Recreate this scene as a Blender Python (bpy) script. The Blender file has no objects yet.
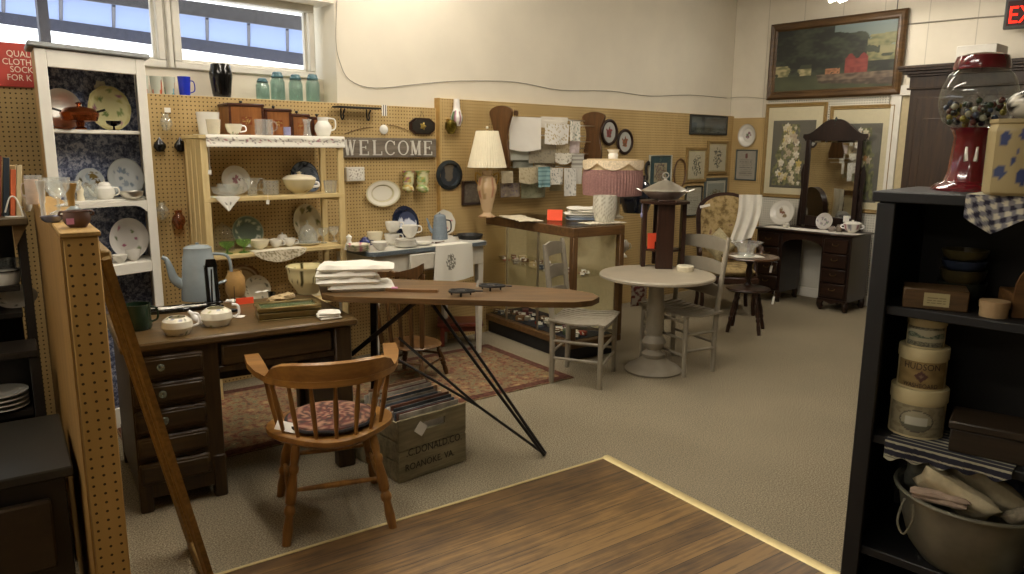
import bpy, math, random
from mathutils import Matrix, Vector, noise
PI = math.pi
sc = bpy.context.scene
COL = sc.collection
# ---------------------------------------------------------------- camera geometry
FPX = 740.; PITCH = math.radians(10.7); ROLL = math.radians(0.5); H = 1.58
cp, sp = math.cos(PITCH), math.sin(PITCH)
def ray(x, y):
    u = (x-512)/FPX; v = (287-y)/FPX
    c, s = math.cos(ROLL), math.sin(ROLL)
    u, v = u*c-v*s, u*s+v*c
    return (u, cp+v*sp, -sp+v*cp)
def dist(P):
    return P[1]*cp-(P[2]-H)*sp
def F(x, y, z=0.):
    r = ray(x, y); t = (z-H)/r[2]; return (r[0]*t, r[1]*t, z)
def hit(x, y, P, n):
    r = ray(x, y); t = (P[0]*n[0]+P[1]*n[1])/(r[0]*n[0]+r[1]*n[1]); return (r[0]*t, r[1]*t, H+r[2]*t)
def zover(P, x, y):
    """height of the pixel row y above the plan point P"""
    lo, hi = -1., 4.
    for _ in range(40):
        m = (lo+hi)/2; X, Y, Z = P[0], P[1], m-H
        d = Y*cp-Z*sp; v = (Y*sp+Z*cp)/d; u = X/d
        c, s = math.cos(ROLL), math.sin(ROLL); yy = 287-(-u*s+v*c)*FPX
        if yy > y: lo = m
        else: hi = m
    return (lo+hi)/2
RC = 9.15; AZ = math.radians(48)
C0 = (RC*math.sin(math.radians(15.9)), RC*math.cos(math.radians(15.9)))
wL = (math.sin(AZ), math.cos(AZ)); nL = (wL[1], -wL[0]); uR = (wL[1], -wL[0]); nR = (-wL[0], -wL[1])
ZL = PI/2-AZ; ZR = -AZ                                  # z rotations of things on the two walls
def LW(x, y, o=0.): return hit(x, y, (C0[0]+nL[0]*o, C0[1]+nL[1]*o), nL)
def RW(x, y, o=0.): return hit(x, y, (C0[0]+nR[0]*o, C0[1]+nR[1]*o), nR)
def ls(x, y, o=0.):
    p = LW(x, y, o); return ((p[0]-C0[0])*wL[0]+(p[1]-C0[1])*wL[1], p[2])
def rs(x, y, o=0.):
    p = RW(x, y, o); return ((p[0]-C0[0])*uR[0]+(p[1]-C0[1])*uR[1], p[2])
def LP(s, o, z=0.): return (C0[0]+wL[0]*s+nL[0]*o, C0[1]+wL[1]*s+nL[1]*o, z)
def RP(s, o, z=0.): return (C0[0]+uR[0]*s+nR[0]*o, C0[1]+uR[1]*s+nR[1]*o, z)
ZA = math.radians(34.7)
a2 = (math.cos(ZA), math.sin(ZA)); a1 = (-math.sin(ZA), math.cos(ZA))
def AP(P, x, y, z=0.): return (P[0]+a2[0]*x+a1[0]*y, P[1]+a2[1]*x+a1[1]*y, z)
def face(P): return -math.atan2(P[0], P[1])              # z rotation that turns local x to screen right
def Tm(x, y, z): return Matrix.Translation((x, y, z))
def Rx(d): return Matrix.Rotation(math.radians(d), 4, 'X')
def Ry(d): return Matrix.Rotation(math.radians(d), 4, 'Y')
def Rz(d): return Matrix.Rotation(math.radians(d), 4, 'Z')
def Sc(x, y, z): return Matrix.Diagonal((x, y, z, 1))
# ---------------------------------------------------------------- mesh builder
def hexc(h):
    h = h.lstrip('#'); h = h if len(h) == 6 else ''.join(q*2 for q in h); o = []
    for i in (0, 2, 4):
        c = int(h[i:i+2], 16)/255; o.append(c/12.92 if c <= .04045 else ((c+.055)/1.055)**2.4)
    return (o[0], o[1], o[2], 1.)
class G:
    def __init__(s): s.v = []; s.f = []; s.c = []; s.sharp = 38
    def add(s, vs, fs, M=None, col=None):
        b = len(s.v)
        for q in vs:
            q = Vector(q)
            s.c.append(col(q) if callable(col) else (col or (1, 1, 1, 1)))
            s.v.append(M @ q if M is not None else q)
        s.f += [tuple(b+i for i in f) for f in fs]
        return s
    def box(s, x, y, z, sx, sy, sz, b=0., M=None, col=None):
        """box centred on x, y and standing on z, with small chamfers"""
        hx, hy, hz = sx/2, sy/2, sz/2; b = min(b, hx*.9, hy*.9, hz*.9)
        T = Tm(x, y, z+hz)
        if M is not None: T = M @ T
        if b <= 0:
            v = [(i*hx, j*hy, k*hz) for k in (-1, 1) for j in (-1, 1) for i in (-1, 1)]
            return s.add(v, [(0, 2, 3, 1), (4, 5, 7, 6), (0, 1, 5, 4), (2, 6, 7, 3), (0, 4, 6, 2), (1, 3, 7, 5)], T, col)
        v = []; ix = {}
        for i in (-1, 1):
            for j in (-1, 1):
                for k in (-1, 1):
                    for a in range(3):
                        q = [i*(hx-b), j*(hy-b), k*(hz-b)]; q[a] = (i*hx, j*hy, k*hz)[a]
                        ix[i, j, k, a] = len(v); v.append(q)
        f = []
        def quad(l, n):
            c = [Vector(v[q]) for q in l]
            if (c[1]-c[0]).cross(c[2]-c[1]).dot(n) < 0: l = l[::-1]
            f.append(tuple(l))
        for a in range(3):
            o = [q for q in range(3) if q != a]
            for sg in (-1, 1):
                l = []
                for p, q in ((-1, -1), (1, -1), (1, 1), (-1, 1)):
                    t = [0, 0, 0]; t[a] = sg; t[o[0]] = p; t[o[1]] = q; l.append(ix[t[0], t[1], t[2], a])
                n = Vector((0, 0, 0)); n[a] = sg; quad(l, n)
        for a in range(3):
            o = [q for q in range(3) if q != a]
            for p in (-1, 1):
                for q in (-1, 1):
                    l = []
                    for sg, w in ((-1, 0), (1, 0), (1, 1), (-1, 1)):
                        t = [0, 0, 0]; t[a] = sg; t[o[0]] = p; t[o[1]] = q; l.append(ix[t[0], t[1], t[2], o[w]])
                    n = Vector((0, 0, 0)); n[o[0]] = p; n[o[1]] = q; quad(l, n)
        for i in (-1, 1):
            for j in (-1, 1):
                for k in (-1, 1): quad([ix[i, j, k, 0], ix[i, j, k, 1], ix[i, j, k, 2]], Vector((i, j, k)))
        return s.add(v, f, T, col)
    def lathe(s, prof, n=28, M=None, col=None, ripple=None, sub=0):
        pr = list(prof)
        if sub:
            q = [pr[0]]
            for a, b in zip(pr, pr[1:]):
                m = max(1, int(math.dist(a, b)/sub)); q += [(a[0]+(b[0]-a[0])*i/m, a[1]+(b[1]-a[1])*i/m) for i in range(1, m+1)]
            pr = q
        v = []; f = []; rows = []
        for r, z in pr:
            if r < 1e-6: rows.append([len(v)]); v.append((0, 0, z)); continue
            row = []
            for i in range(n):
                a = 2*PI*i/n; k = ripple(a, z) if ripple else 1
                row.append(len(v)); v.append((r*k*math.cos(a), r*k*math.sin(a), z))
            rows.append(row)
        for A, B in zip(rows, rows[1:]):
            if len(A) == 1 and len(B) == 1: continue
            for i in range(n):
                j = (i+1) % n
                if len(A) == 1: f.append((A[0], B[j], B[i]))
                elif len(B) == 1: f.append((A[i], A[j], B[0]))
                else: f.append((A[i], A[j], B[j], B[i]))
        return s.add(v, f, M, col)
    def tube(s, pts, r, n=8, M=None, col=None, closed=False, flat=1.):
        P = [Vector(p) for p in pts]; m = len(P); rr = r if isinstance(r, (list, tuple)) else [r]*m
        v = []; f = []; up = None
        for i in range(m):
            a = P[i-1] if i or closed else P[i]; b = P[(i+1) % m] if i < m-1 or closed else P[i]
            t = (b-a).normalized()
            if up is None:
                up = Vector((0, 0, 1)) if abs(t.z) < .9 else Vector((0, 1, 0))
            x = t.cross(up)
            if x.length < 1e-5: x = t.orthogonal()
            x.normalize(); y = x.cross(t).normalized(); up = y
            for k in range(n):
                an = 2*PI*k/n; v.append(P[i]+x*(math.cos(an)*rr[i])+y*(math.sin(an)*rr[i]*flat))
        for i in range(m if closed else m-1):
            j = (i+1) % m
            for k in range(n): f.append((i*n+k, i*n+(k+1) % n, j*n+(k+1) % n, j*n+k))
        if not closed: f += [tuple(range(n))[::-1], tuple((m-1)*n+k for k in range(n))]
        return s.add(v, f, M, col)
    def rod(s, a, b, r, r2=None, n=10, M=None, col=None): return s.tube([a, b], [r, r2 if r2 is not None else r], n, M, col)
    def prism(s, poly, y0, y1, M=None, col=None):
        """outline in x, z extruded from y0 to y1"""
        n = len(poly); v = [(x, y0, z) for x, z in poly]+[(x, y1, z) for x, z in poly]
        ar = sum(poly[i][0]*poly[(i+1) % n][1]-poly[(i+1) % n][0]*poly[i][1] for i in range(n))
        f = [tuple(range(n)), tuple(range(2*n-1, n-1, -1))]+[(i, i+n, (i+1) % n+n, (i+1) % n) for i in range(n)]
        if ar < 0: f = [q[::-1] for q in f]
        return s.add(v, f, M, col)
    def ell(s, x, y, z, rx, ry, rz, n=16, m=10, M=None, col=None, rough=0, seed=0):
        v = []; f = []
        for i in range(m+1):
            p = PI*i/m
            for j in range(n):
                a = 2*PI*j/n; d = Vector((math.sin(p)*math.cos(a), math.sin(p)*math.sin(a), -math.cos(p)))
                k = 1+rough*noise.noise(d*2+Vector((seed, 0, 0)))
                v.append((x+rx*d.x*k, y+ry*d.y*k, z+rz*d.z*k))
        for i in range(m):
            for j in range(n):
                k = (j+1) % n; f.append((i*n+j, i*n+k, (i+1)*n+k, (i+1)*n+j))
        return s.add(v, f, M, col)
    def sheet(s, fn, nu, nv, th=(0, .003, 0), M=None, col=None):
        """closed sheet: fn(u, v) -> point, thickness th"""
        v = []; f = []; T = Vector(th); W = nu+1
        for k in (0, 1):
            for j in range(nv+1):
                for i in range(W): v.append(Vector(fn(i/nu, j/nv))+T*k)
        o = W*(nv+1)
        for j in range(nv):
            for i in range(nu):
                a = j*W+i; f.append((a, a+1, a+W+1, a+W)); f.append((o+a, o+a+W, o+a+W+1, o+a+1))
        for i in range(nu):
            f.append((i+1, i, o+i, o+i+1)); a = nv*W+i; f.append((a, a+1, o+a+1, o+a))
        for j in range(nv):
            a = j*W; f.append((a, a+W, o+a+W, o+a)); a = j*W+nu; f.append((a+W, a, o+a, o+a+W))
        return s.add(v, f, M, col)
    def paint(s, w, h, nx, ny, fn, y=0., M=None, th=.002):
        """thin upright panel centred on the origin, coloured by fn(u, v), front towards -y"""
        v = []; f = []; c = []
        for j in range(ny+1):
            for i in range(nx+1):
                v.append((-w/2+w*i/nx, y, -h/2+h*j/ny)); c.append(fn(i/nx, j/ny))
        W = nx+1
        for j in range(ny):
            for i in range(nx): a = j*W+i; f.append((a, a+1, a+W+1, a+W))
        b = len(s.v)
        s.add(v, f, M)
        for k, q in enumerate(c): s.c[b+k] = q
        return s.box(0, y+th/2+.0002, -h/2, w, th, h, M=M, col=c[0])
    def build(s, name, m, parent=None, smooth=True, loc=None, rz=0.):
        me = bpy.data.meshes.new(name); me.from_pydata([tuple(q) for q in s.v], [], s.f); me.validate()
        ca = me.color_attributes.new('Col', 'FLOAT_COLOR', 'POINT')
        ca.data.foreach_set('color', [x for q in s.c for x in q])
        if smooth:
            me.polygons.foreach_set('use_smooth', [True]*len(me.polygons)); me.set_sharp_from_angle(angle=math.radians(s.sharp))
        me.materials.append(m); me.update()
        o = bpy.data.objects.new(name, me); COL.objects.link(o)
        if parent is not None: o.parent = parent
        if loc is not None: o.location = loc
        o.rotation_euler = (0, 0, rz)
        return o
def tag(o, label, cat, group=None, kind=None):
    o['label'] = label; o['category'] = cat
    if group: o['group'] = group
    if kind: o['kind'] = kind
    return o
def thing(name, label, cat, loc=(0, 0, 0), rz=0., group=None):
    o = bpy.data.objects.new(name, None); COL.objects.link(o); o.location = loc; o.rotation_euler = (0, 0, rz)
    o.empty_display_size = .1
    return tag(o, label, cat, group)
def solo(name, label, cat, g, m, loc=(0, 0, 0), rz=0., group=None, kind=None):
    return tag(g.build(name, m, None, True, loc, rz), label, cat, group, kind)
def struct(name, g, m, loc=(0, 0, 0), rz=0., parent=None):
    o = g.build(name, m, parent, True, loc, rz)
    if parent is None: o['kind'] = 'structure'
    return o
def copy_tree(o, parent=None):
    c = o.copy(); COL.objects.link(c)
    if parent is not None: c.parent = parent
    for ch in [q for q in bpy.data.objects if q.parent == o]: copy_tree(ch, c)
    return c
def letters(name, text, size, m, parent, M, depth=.001, align='LEFT', sx=1.):
    cu = bpy.data.curves.new('t', 'FONT'); cu.body = text; cu.size = size; cu.extrude = depth; cu.align_x = align; cu.resolution_u = 3
    ob = bpy.data.objects.new('t', cu); me = bpy.data.meshes.new_from_object(ob)
    me.transform(M @ Rx(90) @ Sc(sx, 1, 1)); me.name = name; me.materials.clear(); me.materials.append(m)
    bpy.data.objects.remove(ob)
    o = bpy.data.objects.new(name, me); COL.objects.link(o); o.parent = parent
    return o
# ---------------------------------------------------------------- materials
def nt(name):
    m = bpy.data.materials.new(name); m.use_nodes = True; t = m.node_tree; t.nodes.clear()
    o = t.nodes.new('ShaderNodeOutputMaterial'); b = t.nodes.new('ShaderNodeBsdfPrincipled'); t.links.new(b.outputs[0], o.inputs[0])
    return m, t, b, o
def lk(t, a, b): t.links.new(a, b)
def ramp(t, fac, stops):
    r = t.nodes.new('ShaderNodeValToRGB'); e = r.color_ramp.elements
    while len(e) < len(stops): e.new(.5)
    for q, (p, c) in zip(e, stops): q.position = p; q.color = c
    lk(t, fac, r.inputs[0]); return r.outputs[0]
def coords(t, sc_=(1, 1, 1), kind='Object'):
    c = t.nodes.new('ShaderNodeTexCoord'); mp = t.nodes.new('ShaderNodeMapping'); mp.inputs['Scale'].default_value = sc_
    lk(t, c.outputs[kind], mp.inputs[0]); return mp.outputs[0]
def nz(t, vec, scale, detail=3, rough=.55):
    n = t.nodes.new('ShaderNodeTexNoise'); n.inputs['Scale'].default_value = scale; n.inputs['Detail'].default_value = detail
    n.inputs['Roughness'].default_value = rough; lk(t, vec, n.inputs['Vector']); return n.outputs['Fac']
def bump(t, b, fac, st=.2, d=.002):
    n = t.nodes.new('ShaderNodeBump'); n.inputs['Strength'].default_value = st; n.inputs['Distance'].default_value = d
    lk(t, fac, n.inputs['Height']); lk(t, n.outputs[0], b.inputs['Normal'])
def shade(c, k): return (min(1, c[0]*k), min(1, c[1]*k), min(1, c[2]*k), 1)
_mc = {}
def mat(name, col, rough=.6, metal=0., var=.12, scale=30., bmp=0., spec=.5, coat=0.):
    if name in _mc: return _mc[name]
    m, t, b, o = nt(name); c = hexc(col) if isinstance(col, str) else col
    v = coords(t); n = nz(t, v, scale)
    lk(t, ramp(t, n, [(.3, shade(c, 1-var)), (.7, shade(c, 1+var))]), b.inputs['Base Color'])
    b.inputs['Roughness'].default_value = rough; b.inputs['Metallic'].default_value = metal
    b.inputs['Specular IOR Level'].default_value = spec; b.inputs['Coat Weight'].default_value = coat
    if bmp: bump(t, b, n, bmp)
    _mc[name] = m; return m
def wood(name, c1, c2, rough=.45, axis='x', grain=1., spec=.4):
    if name in _mc: return _mc[name]
    m, t, b, o = nt(name); s = {'x': (1.2, 14, 14), 'y': (14, 1.2, 14), 'z': (14, 14, 1.2)}[axis]
    v = coords(t, tuple(q*grain for q in s)); n = nz(t, v, 2.2, 5, .6); n2 = nz(t, v, 9, 3, .6)
    mx = t.nodes.new('ShaderNodeMath'); mx.operation = 'MULTIPLY_ADD'; mx.inputs[1].default_value = .35; lk(t, n2, mx.inputs[0]); lk(t, n, mx.inputs[2])
    lk(t, ramp(t, mx.outputs[0], [(.45, hexc(c1)), (.85, hexc(c2))]), b.inputs['Base Color'])
    b.inputs['Roughness'].default_value = rough; b.inputs['Specular IOR Level'].default_value = spec; bump(t, b, n2, .12)
    _mc[name] = m; return m
def vcol(name, rough=.4, metal=0., bmp=0., spec=.5, scale=60, coat=0.):
    if name in _mc: return _mc[name]
    m, t, b, o = nt(name); a = t.nodes.new('ShaderNodeVertexColor'); a.layer_name = 'Col'; lk(t, a.outputs[0], b.inputs['Base Color'])
    b.inputs['Roughness'].default_value = rough; b.inputs['Metallic'].default_value = metal; b.inputs['Specular IOR Level'].default_value = spec
    b.inputs['Coat Weight'].default_value = coat
    if bmp: bump(t, b, nz(t, coords(t), scale), bmp)
    _mc[name] = m; return m
def glass(name, tint='#f4f8f6', gloss=.16, rough=.03, dens=0., dcol=None):
    dcol = dcol or tint
    """thin clear glass: tinted see-through with fresnel reflection"""
    if name in _mc: return _mc[name]
    m = bpy.data.materials.new(name); m.use_nodes = True; t = m.node_tree; t.nodes.clear()
    o = t.nodes.new('ShaderNodeOutputMaterial'); tr = t.nodes.new('ShaderNodeBsdfTransparent'); tr.inputs[0].default_value = hexc(tint)
    gl = t.nodes.new('ShaderNodeBsdfGlossy'); gl.inputs['Roughness'].default_value = rough
    fr = t.nodes.new('ShaderNodeLayerWeight'); fr.inputs[0].default_value = .5; pw_ = t.nodes.new('ShaderNodeMath'); pw_.operation = 'POWER'; pw_.inputs[1].default_value = 3.; lk(t, fr.outputs['Facing'], pw_.inputs[0]); fr = pw_
    ad = t.nodes.new('ShaderNodeMath'); ad.operation = 'MULTIPLY_ADD'; ad.inputs[1].default_value = .5; ad.inputs[2].default_value = .025+gloss*.1; lk(t, fr.outputs[0], ad.inputs[0])
    mx = t.nodes.new('ShaderNodeMixShader'); lk(t, ad.outputs[0], mx.inputs[0]); lk(t, tr.outputs[0], mx.inputs[1]); lk(t, gl.outputs[0], mx.inputs[2])
    out = mx.outputs[0]
    if dens:
        df = t.nodes.new('ShaderNodeBsdfTranslucent'); df.inputs[0].default_value = hexc(dcol); d2 = t.nodes.new('ShaderNodeBsdfDiffuse'); d2.inputs[0].default_value = hexc(dcol)
        m1 = t.nodes.new('ShaderNodeMixShader'); lk(t, df.outputs[0], m1.inputs[1]); lk(t, d2.outputs[0], m1.inputs[2])
        m2 = t.nodes.new('ShaderNodeMixShader'); m2.inputs[0].default_value = dens; lk(t, out, m2.inputs[1]); lk(t, m1.outputs[0], m2.inputs[2]); out = m2.outputs[0]
    lk(t, out, o.inputs[0]); _mc[name] = m; return m
def emit(name, col, st):
    if name in _mc: return _mc[name]
    m = bpy.data.materials.new(name); m.use_nodes = True; t = m.node_tree; t.nodes.clear()
    o = t.nodes.new('ShaderNodeOutputMaterial'); e = t.nodes.new('ShaderNodeEmission'); e.inputs[0].default_value = hexc(col); e.inputs[1].default_value = st
    lk(t, e.outputs[0], o.inputs[0]); _mc[name] = m; return m
def pegboard(name, c1, c2, hole, axis='xz', rad=.15):
    """hardboard with round holes on a one inch grid"""
    m, t, b, o = nt(name); c = t.nodes.new('ShaderNodeTexCoord'); sx = t.nodes.new('ShaderNodeSeparateXYZ'); lk(t, c.outputs['Object'], sx.inputs[0])
    fr = []
    for a in axis:
        d = t.nodes.new('ShaderNodeMath'); d.operation = 'DIVIDE'; d.inputs[1].default_value = .0254; lk(t, sx.outputs['XYZ'.index(a.upper())], d.inputs[0])
        q = t.nodes.new('ShaderNodeMath'); q.operation = 'FRACT'; lk(t, d.outputs[0], q.inputs[0])
        s_ = t.nodes.new('ShaderNodeMath'); s_.operation = 'SUBTRACT'; s_.inputs[1].default_value = .5; lk(t, q.outputs[0], s_.inputs[0])
        p = t.nodes.new('ShaderNodeMath'); p.operation = 'POWER'; p.inputs[1].default_value = 2; lk(t, s_.outputs[0], p.inputs[0]); fr.append(p.outputs[0])
    ad = t.nodes.new('ShaderNodeMath'); ad.operation = 'ADD'; lk(t, fr[0], ad.inputs[0]); lk(t, fr[1], ad.inputs[1])
    sq = t.nodes.new('ShaderNodeMath'); sq.operation = 'SQRT'; lk(t, ad.outputs[0], sq.inputs[0])
    lt = t.nodes.new('ShaderNodeMath'); lt.operation = 'LESS_THAN'; lt.inputs[1].default_value = rad; lk(t, sq.outputs[0], lt.inputs[0])
    n = nz(t, coords(t, (3, 3, .7)), 2.5, 4); base = ramp(t, n, [(.3, hexc(c1)), (.72, hexc(c2))])
    mx = t.nodes.new('ShaderNodeMix'); mx.data_type = 'RGBA'; lk(t, lt.outputs[0], mx.inputs[0]); lk(t, base, mx.inputs[6]); mx.inputs[7].default_value = hexc(hole)
    lk(t, mx.outputs[2], b.inputs['Base Color']); b.inputs['Roughness'].default_value = .6; b.inputs['Specular IOR Level'].default_value = .3
    return m
WHITE = (.8, .78, .7, 1)
M_white = mat('white_paint', '#dcd8cc', .5, var=.05, scale=8)
M_cream = mat('cream_glaze', '#e8dfc4', .25, var=.05, spec=.5)
M_china = mat('white_china', '#e9e6dc', .2, var=.03)
M_blackg = mat('black_gloss', '#0b0b0c', .15, var=.2)
M_iron = mat('black_iron', '#191817', .5, var=.3, metal=.3)
M_silver = mat('silver', '#dedbd3', .34, metal=1., var=.05)
M_brass = mat('brass', '#b08a3c', .28, metal=1., var=.1)
M_goldf = mat('gold_frame', '#8a7040', .5, metal=.2, var=.25, scale=60, bmp=.3)
M_dwood = wood('dark_wood', '#1d100a', '#3a2114', .4)
M_dwz = wood('dark_wood_upright', '#1d100a', '#3a2114', .4, 'z')
M_pine = wood('pale_pine', '#c9b078', '#dcc793', .6, 'x', .6)
M_pinez = wood('pale_pine_upright', '#c4aa72', '#dcc793', .6, 'z', .6)
M_oak = wood('worn_oak', '#6a4c2a', '#917047', .5)
M_blackp = mat('black_painted_wood', '#16161a', .55, var=.3, scale=12, bmp=.15)
M_grayw = wood('gray_painted_wood', '#8f897c', '#aea799', .6, 'z', .8)
M_linen = mat('white_linen', '#e6e2d6', .9, var=.05, scale=14, bmp=.3)
M_paper = mat('white_paper', '#e8e5dc', .8, var=.03)
M_vc = vcol('printed_glaze', .25)
M_vm = vcol('printed_matt', .8)
M_vcloth = vcol('printed_cloth', .95, bmp=.3, scale=200)
M_gl = glass('clear_glass', '#feffff', .1, .03, .04, '#eef3f0')
M_glc = glass('cut_glass', '#fdfffe', .5, .12, .11, '#ffffff')
M_glg = glass('green_glass', '#e2f0cc', .3, .06, .22, '#a8c880')
M_pane = glass('window_glass', '#ffffff', .0)
M_teal = glass('aqua_jar_glass', '#e2efec', .2, .05, .1, '#c9dcd9')
M_orange = mat('orange_card', '#ff5a35', .6, var=.03)
M_glass_g = glass('showcase_glass', '#fffffc', .02)
def spots(base, cols, R, n=6, r0=.3, r1=.8, sz=.12, seed=1, rim=None, inner=None):
    rnd = random.Random(seed); pts = []
    for i in range(n):
        a = 2*PI*i/n+rnd.uniform(-.2, .2); r = rnd.uniform(r0, r1)*R; pts.append((r*math.cos(a), r*math.sin(a), rnd.uniform(.6, 1.3)*sz*R, cols[i % len(cols)]))
    base = hexc(base); rimc = hexc(rim) if rim else None; inn = hexc(inner) if inner else None
    def f(q):
        r = math.hypot(q.x, q.y)
        if rimc and r > .93*R: return rimc
        for x, y, s_, c in pts:
            d = math.hypot(q.x-x, q.y-y)
            if d < s_*(.8+.5*noise.noise(Vector((q.x, q.y, 0))*120)): return hexc(c)
        if inn and r < .55*R: return inn
        return base
    return f
def open_(pts, t=.003):
    """outer wall profile -> open vessel profile with an inner wall"""
    out = list(pts); inn = [(max(r-t, 0.), max(z, t) if i < len(pts)-1 else z) for i, (r, z) in enumerate(pts) if r > 1e-6]
    return out+inn[::-1]+[(0, t*1.2+pts[0][1])]
PF = {'cup': [(0, 0), (.42, 0), (.5, .06), (.8, .3), (.97, .7), (1, 1)], 'bowl': [(0, 0), (.42, 0), (.44, .1), (.75, .35), (.95, .75), (1, 1)],
      'mug': [(0, 0), (.9, 0), (1, .06), (1, 1)], 'tumbler': [(0, 0), (.8, 0), (.82, .05), (1, 1)],
      'goblet': [(0, 0), (.7, 0), (.7, .04), (.15, .12), (.12, .4), (.5, .5), (.9, .7), (1, 1)],
      'pitcher': [(0, 0), (.7, 0), (.75, .04), (1, .35), (.95, .55), (.6, .8), (.66, 1)], 'vase': [(0, 0), (.6, 0), (1, .45), (.95, .7), (.55, .9), (.7, 1)],
      'pot': [(0, 0), (.7, 0), (.73, .04), (.93, .8), (1, .82), (1, 1)], 'low': [(0, 0), (.6, 0), (.9, .4), (1, 1)],
      'teapot': [(0, 0), (.7, 0), (.75, .06), (1, .45), (.92, .8), (.6, 1)], 'jar': [(0, 0), (.95, 0), (1, .06), (1, .68), (.72, .8), (.72, 1)],
      'flare': [(0, 0), (.5, 0), (.52, .06), (.45, .2), (.55, .6), (1, 1)]}
def prof(key, r, h): return [(a*r, b*h) for a, b in (PF[key] if isinstance(key, str) else key)]
def ware(name, label, cat, px, py, z, w, h, key, m, group=None, handle=0, hs=(.25, .85), hx=.5, spout=0, lid=None, col=None, t=None, pos=None, turn=0., hm=None, ripple=None, n=28):
    """a vessel standing with its foot's centre at pixel (px, py) of the level z; w, h in pixels"""
    P = pos if pos else F(px, py, z); P = (P[0], P[1], z+.0008); k = dist(P)/FPX; r = w*k/2; hh = h*k*1.02
    if m is M_glc and not ripple and key != 'low': ripple = lambda a, z: 1+.035*math.cos(10*a)
    t = t or max(.0018, r*.06); g = G().lathe(open_(prof(key, r, hh), t), n, col=col, ripple=ripple, sub=(r*.16 if col else 0)); rz = face(P)+math.radians(turn)
    if not (handle or spout or lid): return solo(name, label, cat, g, m, P, rz, group)
    o = thing(name, label, cat, P, rz, group); g.build('body', m, o)
    def rad(zz):
        q = prof(key, r, hh)
        for a, b in zip(q, q[1:]):
            if b[1] > a[1] and a[1] <= zz <= b[1]: return a[0]+(b[0]-a[0])*(zz-a[1])/(b[1]-a[1])
        return r
    if handle:
        s_ = 1 if handle > 0 else -1; z0, z1 = hs[0]*hh, hs[1]*hh; x0, x1 = rad(z0)*.97, rad(z1)*.97; e = hx*r
        pts = [(s_*x0, 0, z0), (s_*(max(x0, x1)+e*.8), 0, z0+(z1-z0)*.15), (s_*(max(x0, x1)+e), 0, (z0+z1)/2), (s_*(max(x0, x1)+e*.75), 0, z1-(z1-z0)*.08), (s_*x1, 0, z1)]
        G().tube(smooth(pts), max(.0022, r*.085), 8).build('handle', hm or m, o)
        if abs(handle) == 2:
            G().tube(smooth([(-a, b, c) for a, b, c in pts]), max(.0022, r*.085), 8).build('handle', hm or m, o)
    if spout:
        s_ = 1 if spout > 0 else -1; z0 = hh*.3; x0 = rad(z0)*.9
        if abs(spout) == 1: pts = [(s_*x0, 0, z0), (s_*(r*1.25), 0, hh*.5), (s_*(r*1.42), 0, hh*.75), (s_*(r*1.62), 0, hh*.93)]; rr = [r*.26, r*.2, r*.13, r*.1]
        else: pts = [(s_*x0, 0, z0), (s_*r*1.25, 0, hh*.42), (s_*r*1.42, 0, hh*.62), (s_*r*1.58, 0, hh*.8), (s_*r*1.8, 0, hh*.86)]; rr = [r*.3, r*.26, r*.2, r*.13, r*.1]
        G().tube(smooth(pts), sm1(rr), 10).build('spout', m, o)
    if lid:
        lr = prof(key, r, hh)[-1][0]; lh = lid[0]*k; lm = lid[1]
        G().lathe([(0, hh-.001), (lr*1.02, hh-.001), (lr*1.02, hh+lh*.15), (lr*.75, hh+lh*.5), (lr*.12, hh+lh*.65), (lr*.1, hh+lh*.75), (lr*.2, hh+lh*.88), (0, hh+lh)], n).build('lid', lm, o)
    return o
def smooth(p, k=4):
    P = [Vector(q) for q in p]; o = []
    for i in range(len(P)-1):
        a, b, c, d = P[max(i-1, 0)], P[i], P[i+1], P[min(i+2, len(P)-1)]
        for j in range(k):
            t = j/k; o.append(.5*((2*b)+(c-a)*t+(2*a-5*b+4*c-d)*t*t+(3*b-a-3*c+d)*t**3))
    return o+[P[-1]]
def sm1(r, k=4):
    o = []
    for a, b in zip(r, r[1:]): o += [a+(b-a)*j/k for j in range(k)]
    return o+[r[-1]]
def plate_prof(r, t=.004): return [(0, 0), (r*.6, 0), (r*.66, r*.05), (r, r*.13), (r, r*.13+t), (r*.66, r*.05+t), (r*.58, t), (0, t)]
def plate(name, label, px, cy, w, h=None, P=None, z=None, m=None, col=None, group=None, lean=14, rz=None, cat='plate', rip=None):
    """plate standing on its rim; P plan point of the rim's foot, z the support level"""
    P = (P[0], P[1], z+.0018); k = dist((P[0], P[1], z+.1))/FPX; r = w*k/2; hr = (h or w)*k/2
    rz = face(P) if rz is None else rz
    M = Rx(-lean) @ Tm(0, 0, hr) @ Rx(90) @ Sc(1, hr/r, 1)
    g = G().lathe(plate_prof(r), 40, M, col(r) if col else None, sub=r*.07 if col else 0, ripple=rip)
    return solo(name, label, cat, g, m or M_vc, P, rz, group)
def flowers(base, cols, n=7, seed=1, r0=.3, r1=.75, sz=.13, rim=None, inner=None):
    return lambda R: spots(base, cols, R, n, r0, r1, sz, seed, rim, inner)
def onL(px, py, off): p = LW(px, py, off); return (p[0], p[1])
def sheetcloth(w, h, fold=.012, nw=3, seed=0, top=0., hem=0., taper=0.):
    """hanging cloth, top edge at z=0 hanging to -h, centred on x"""
    def fn(u, v):
        x = (u-.5)*w*(1-taper*v); z = -h*v*(1+hem*math.cos((u-.5)*2*PI)); y = fold*math.sin(u*nw*2*PI+seed)*(.3+.7*v)+.3*fold*noise.noise(Vector((u*4, v*4, seed)))
        return (x, y, z)
    return G().sheet(fn, 18, 12, (0, .0025, 0))
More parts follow.
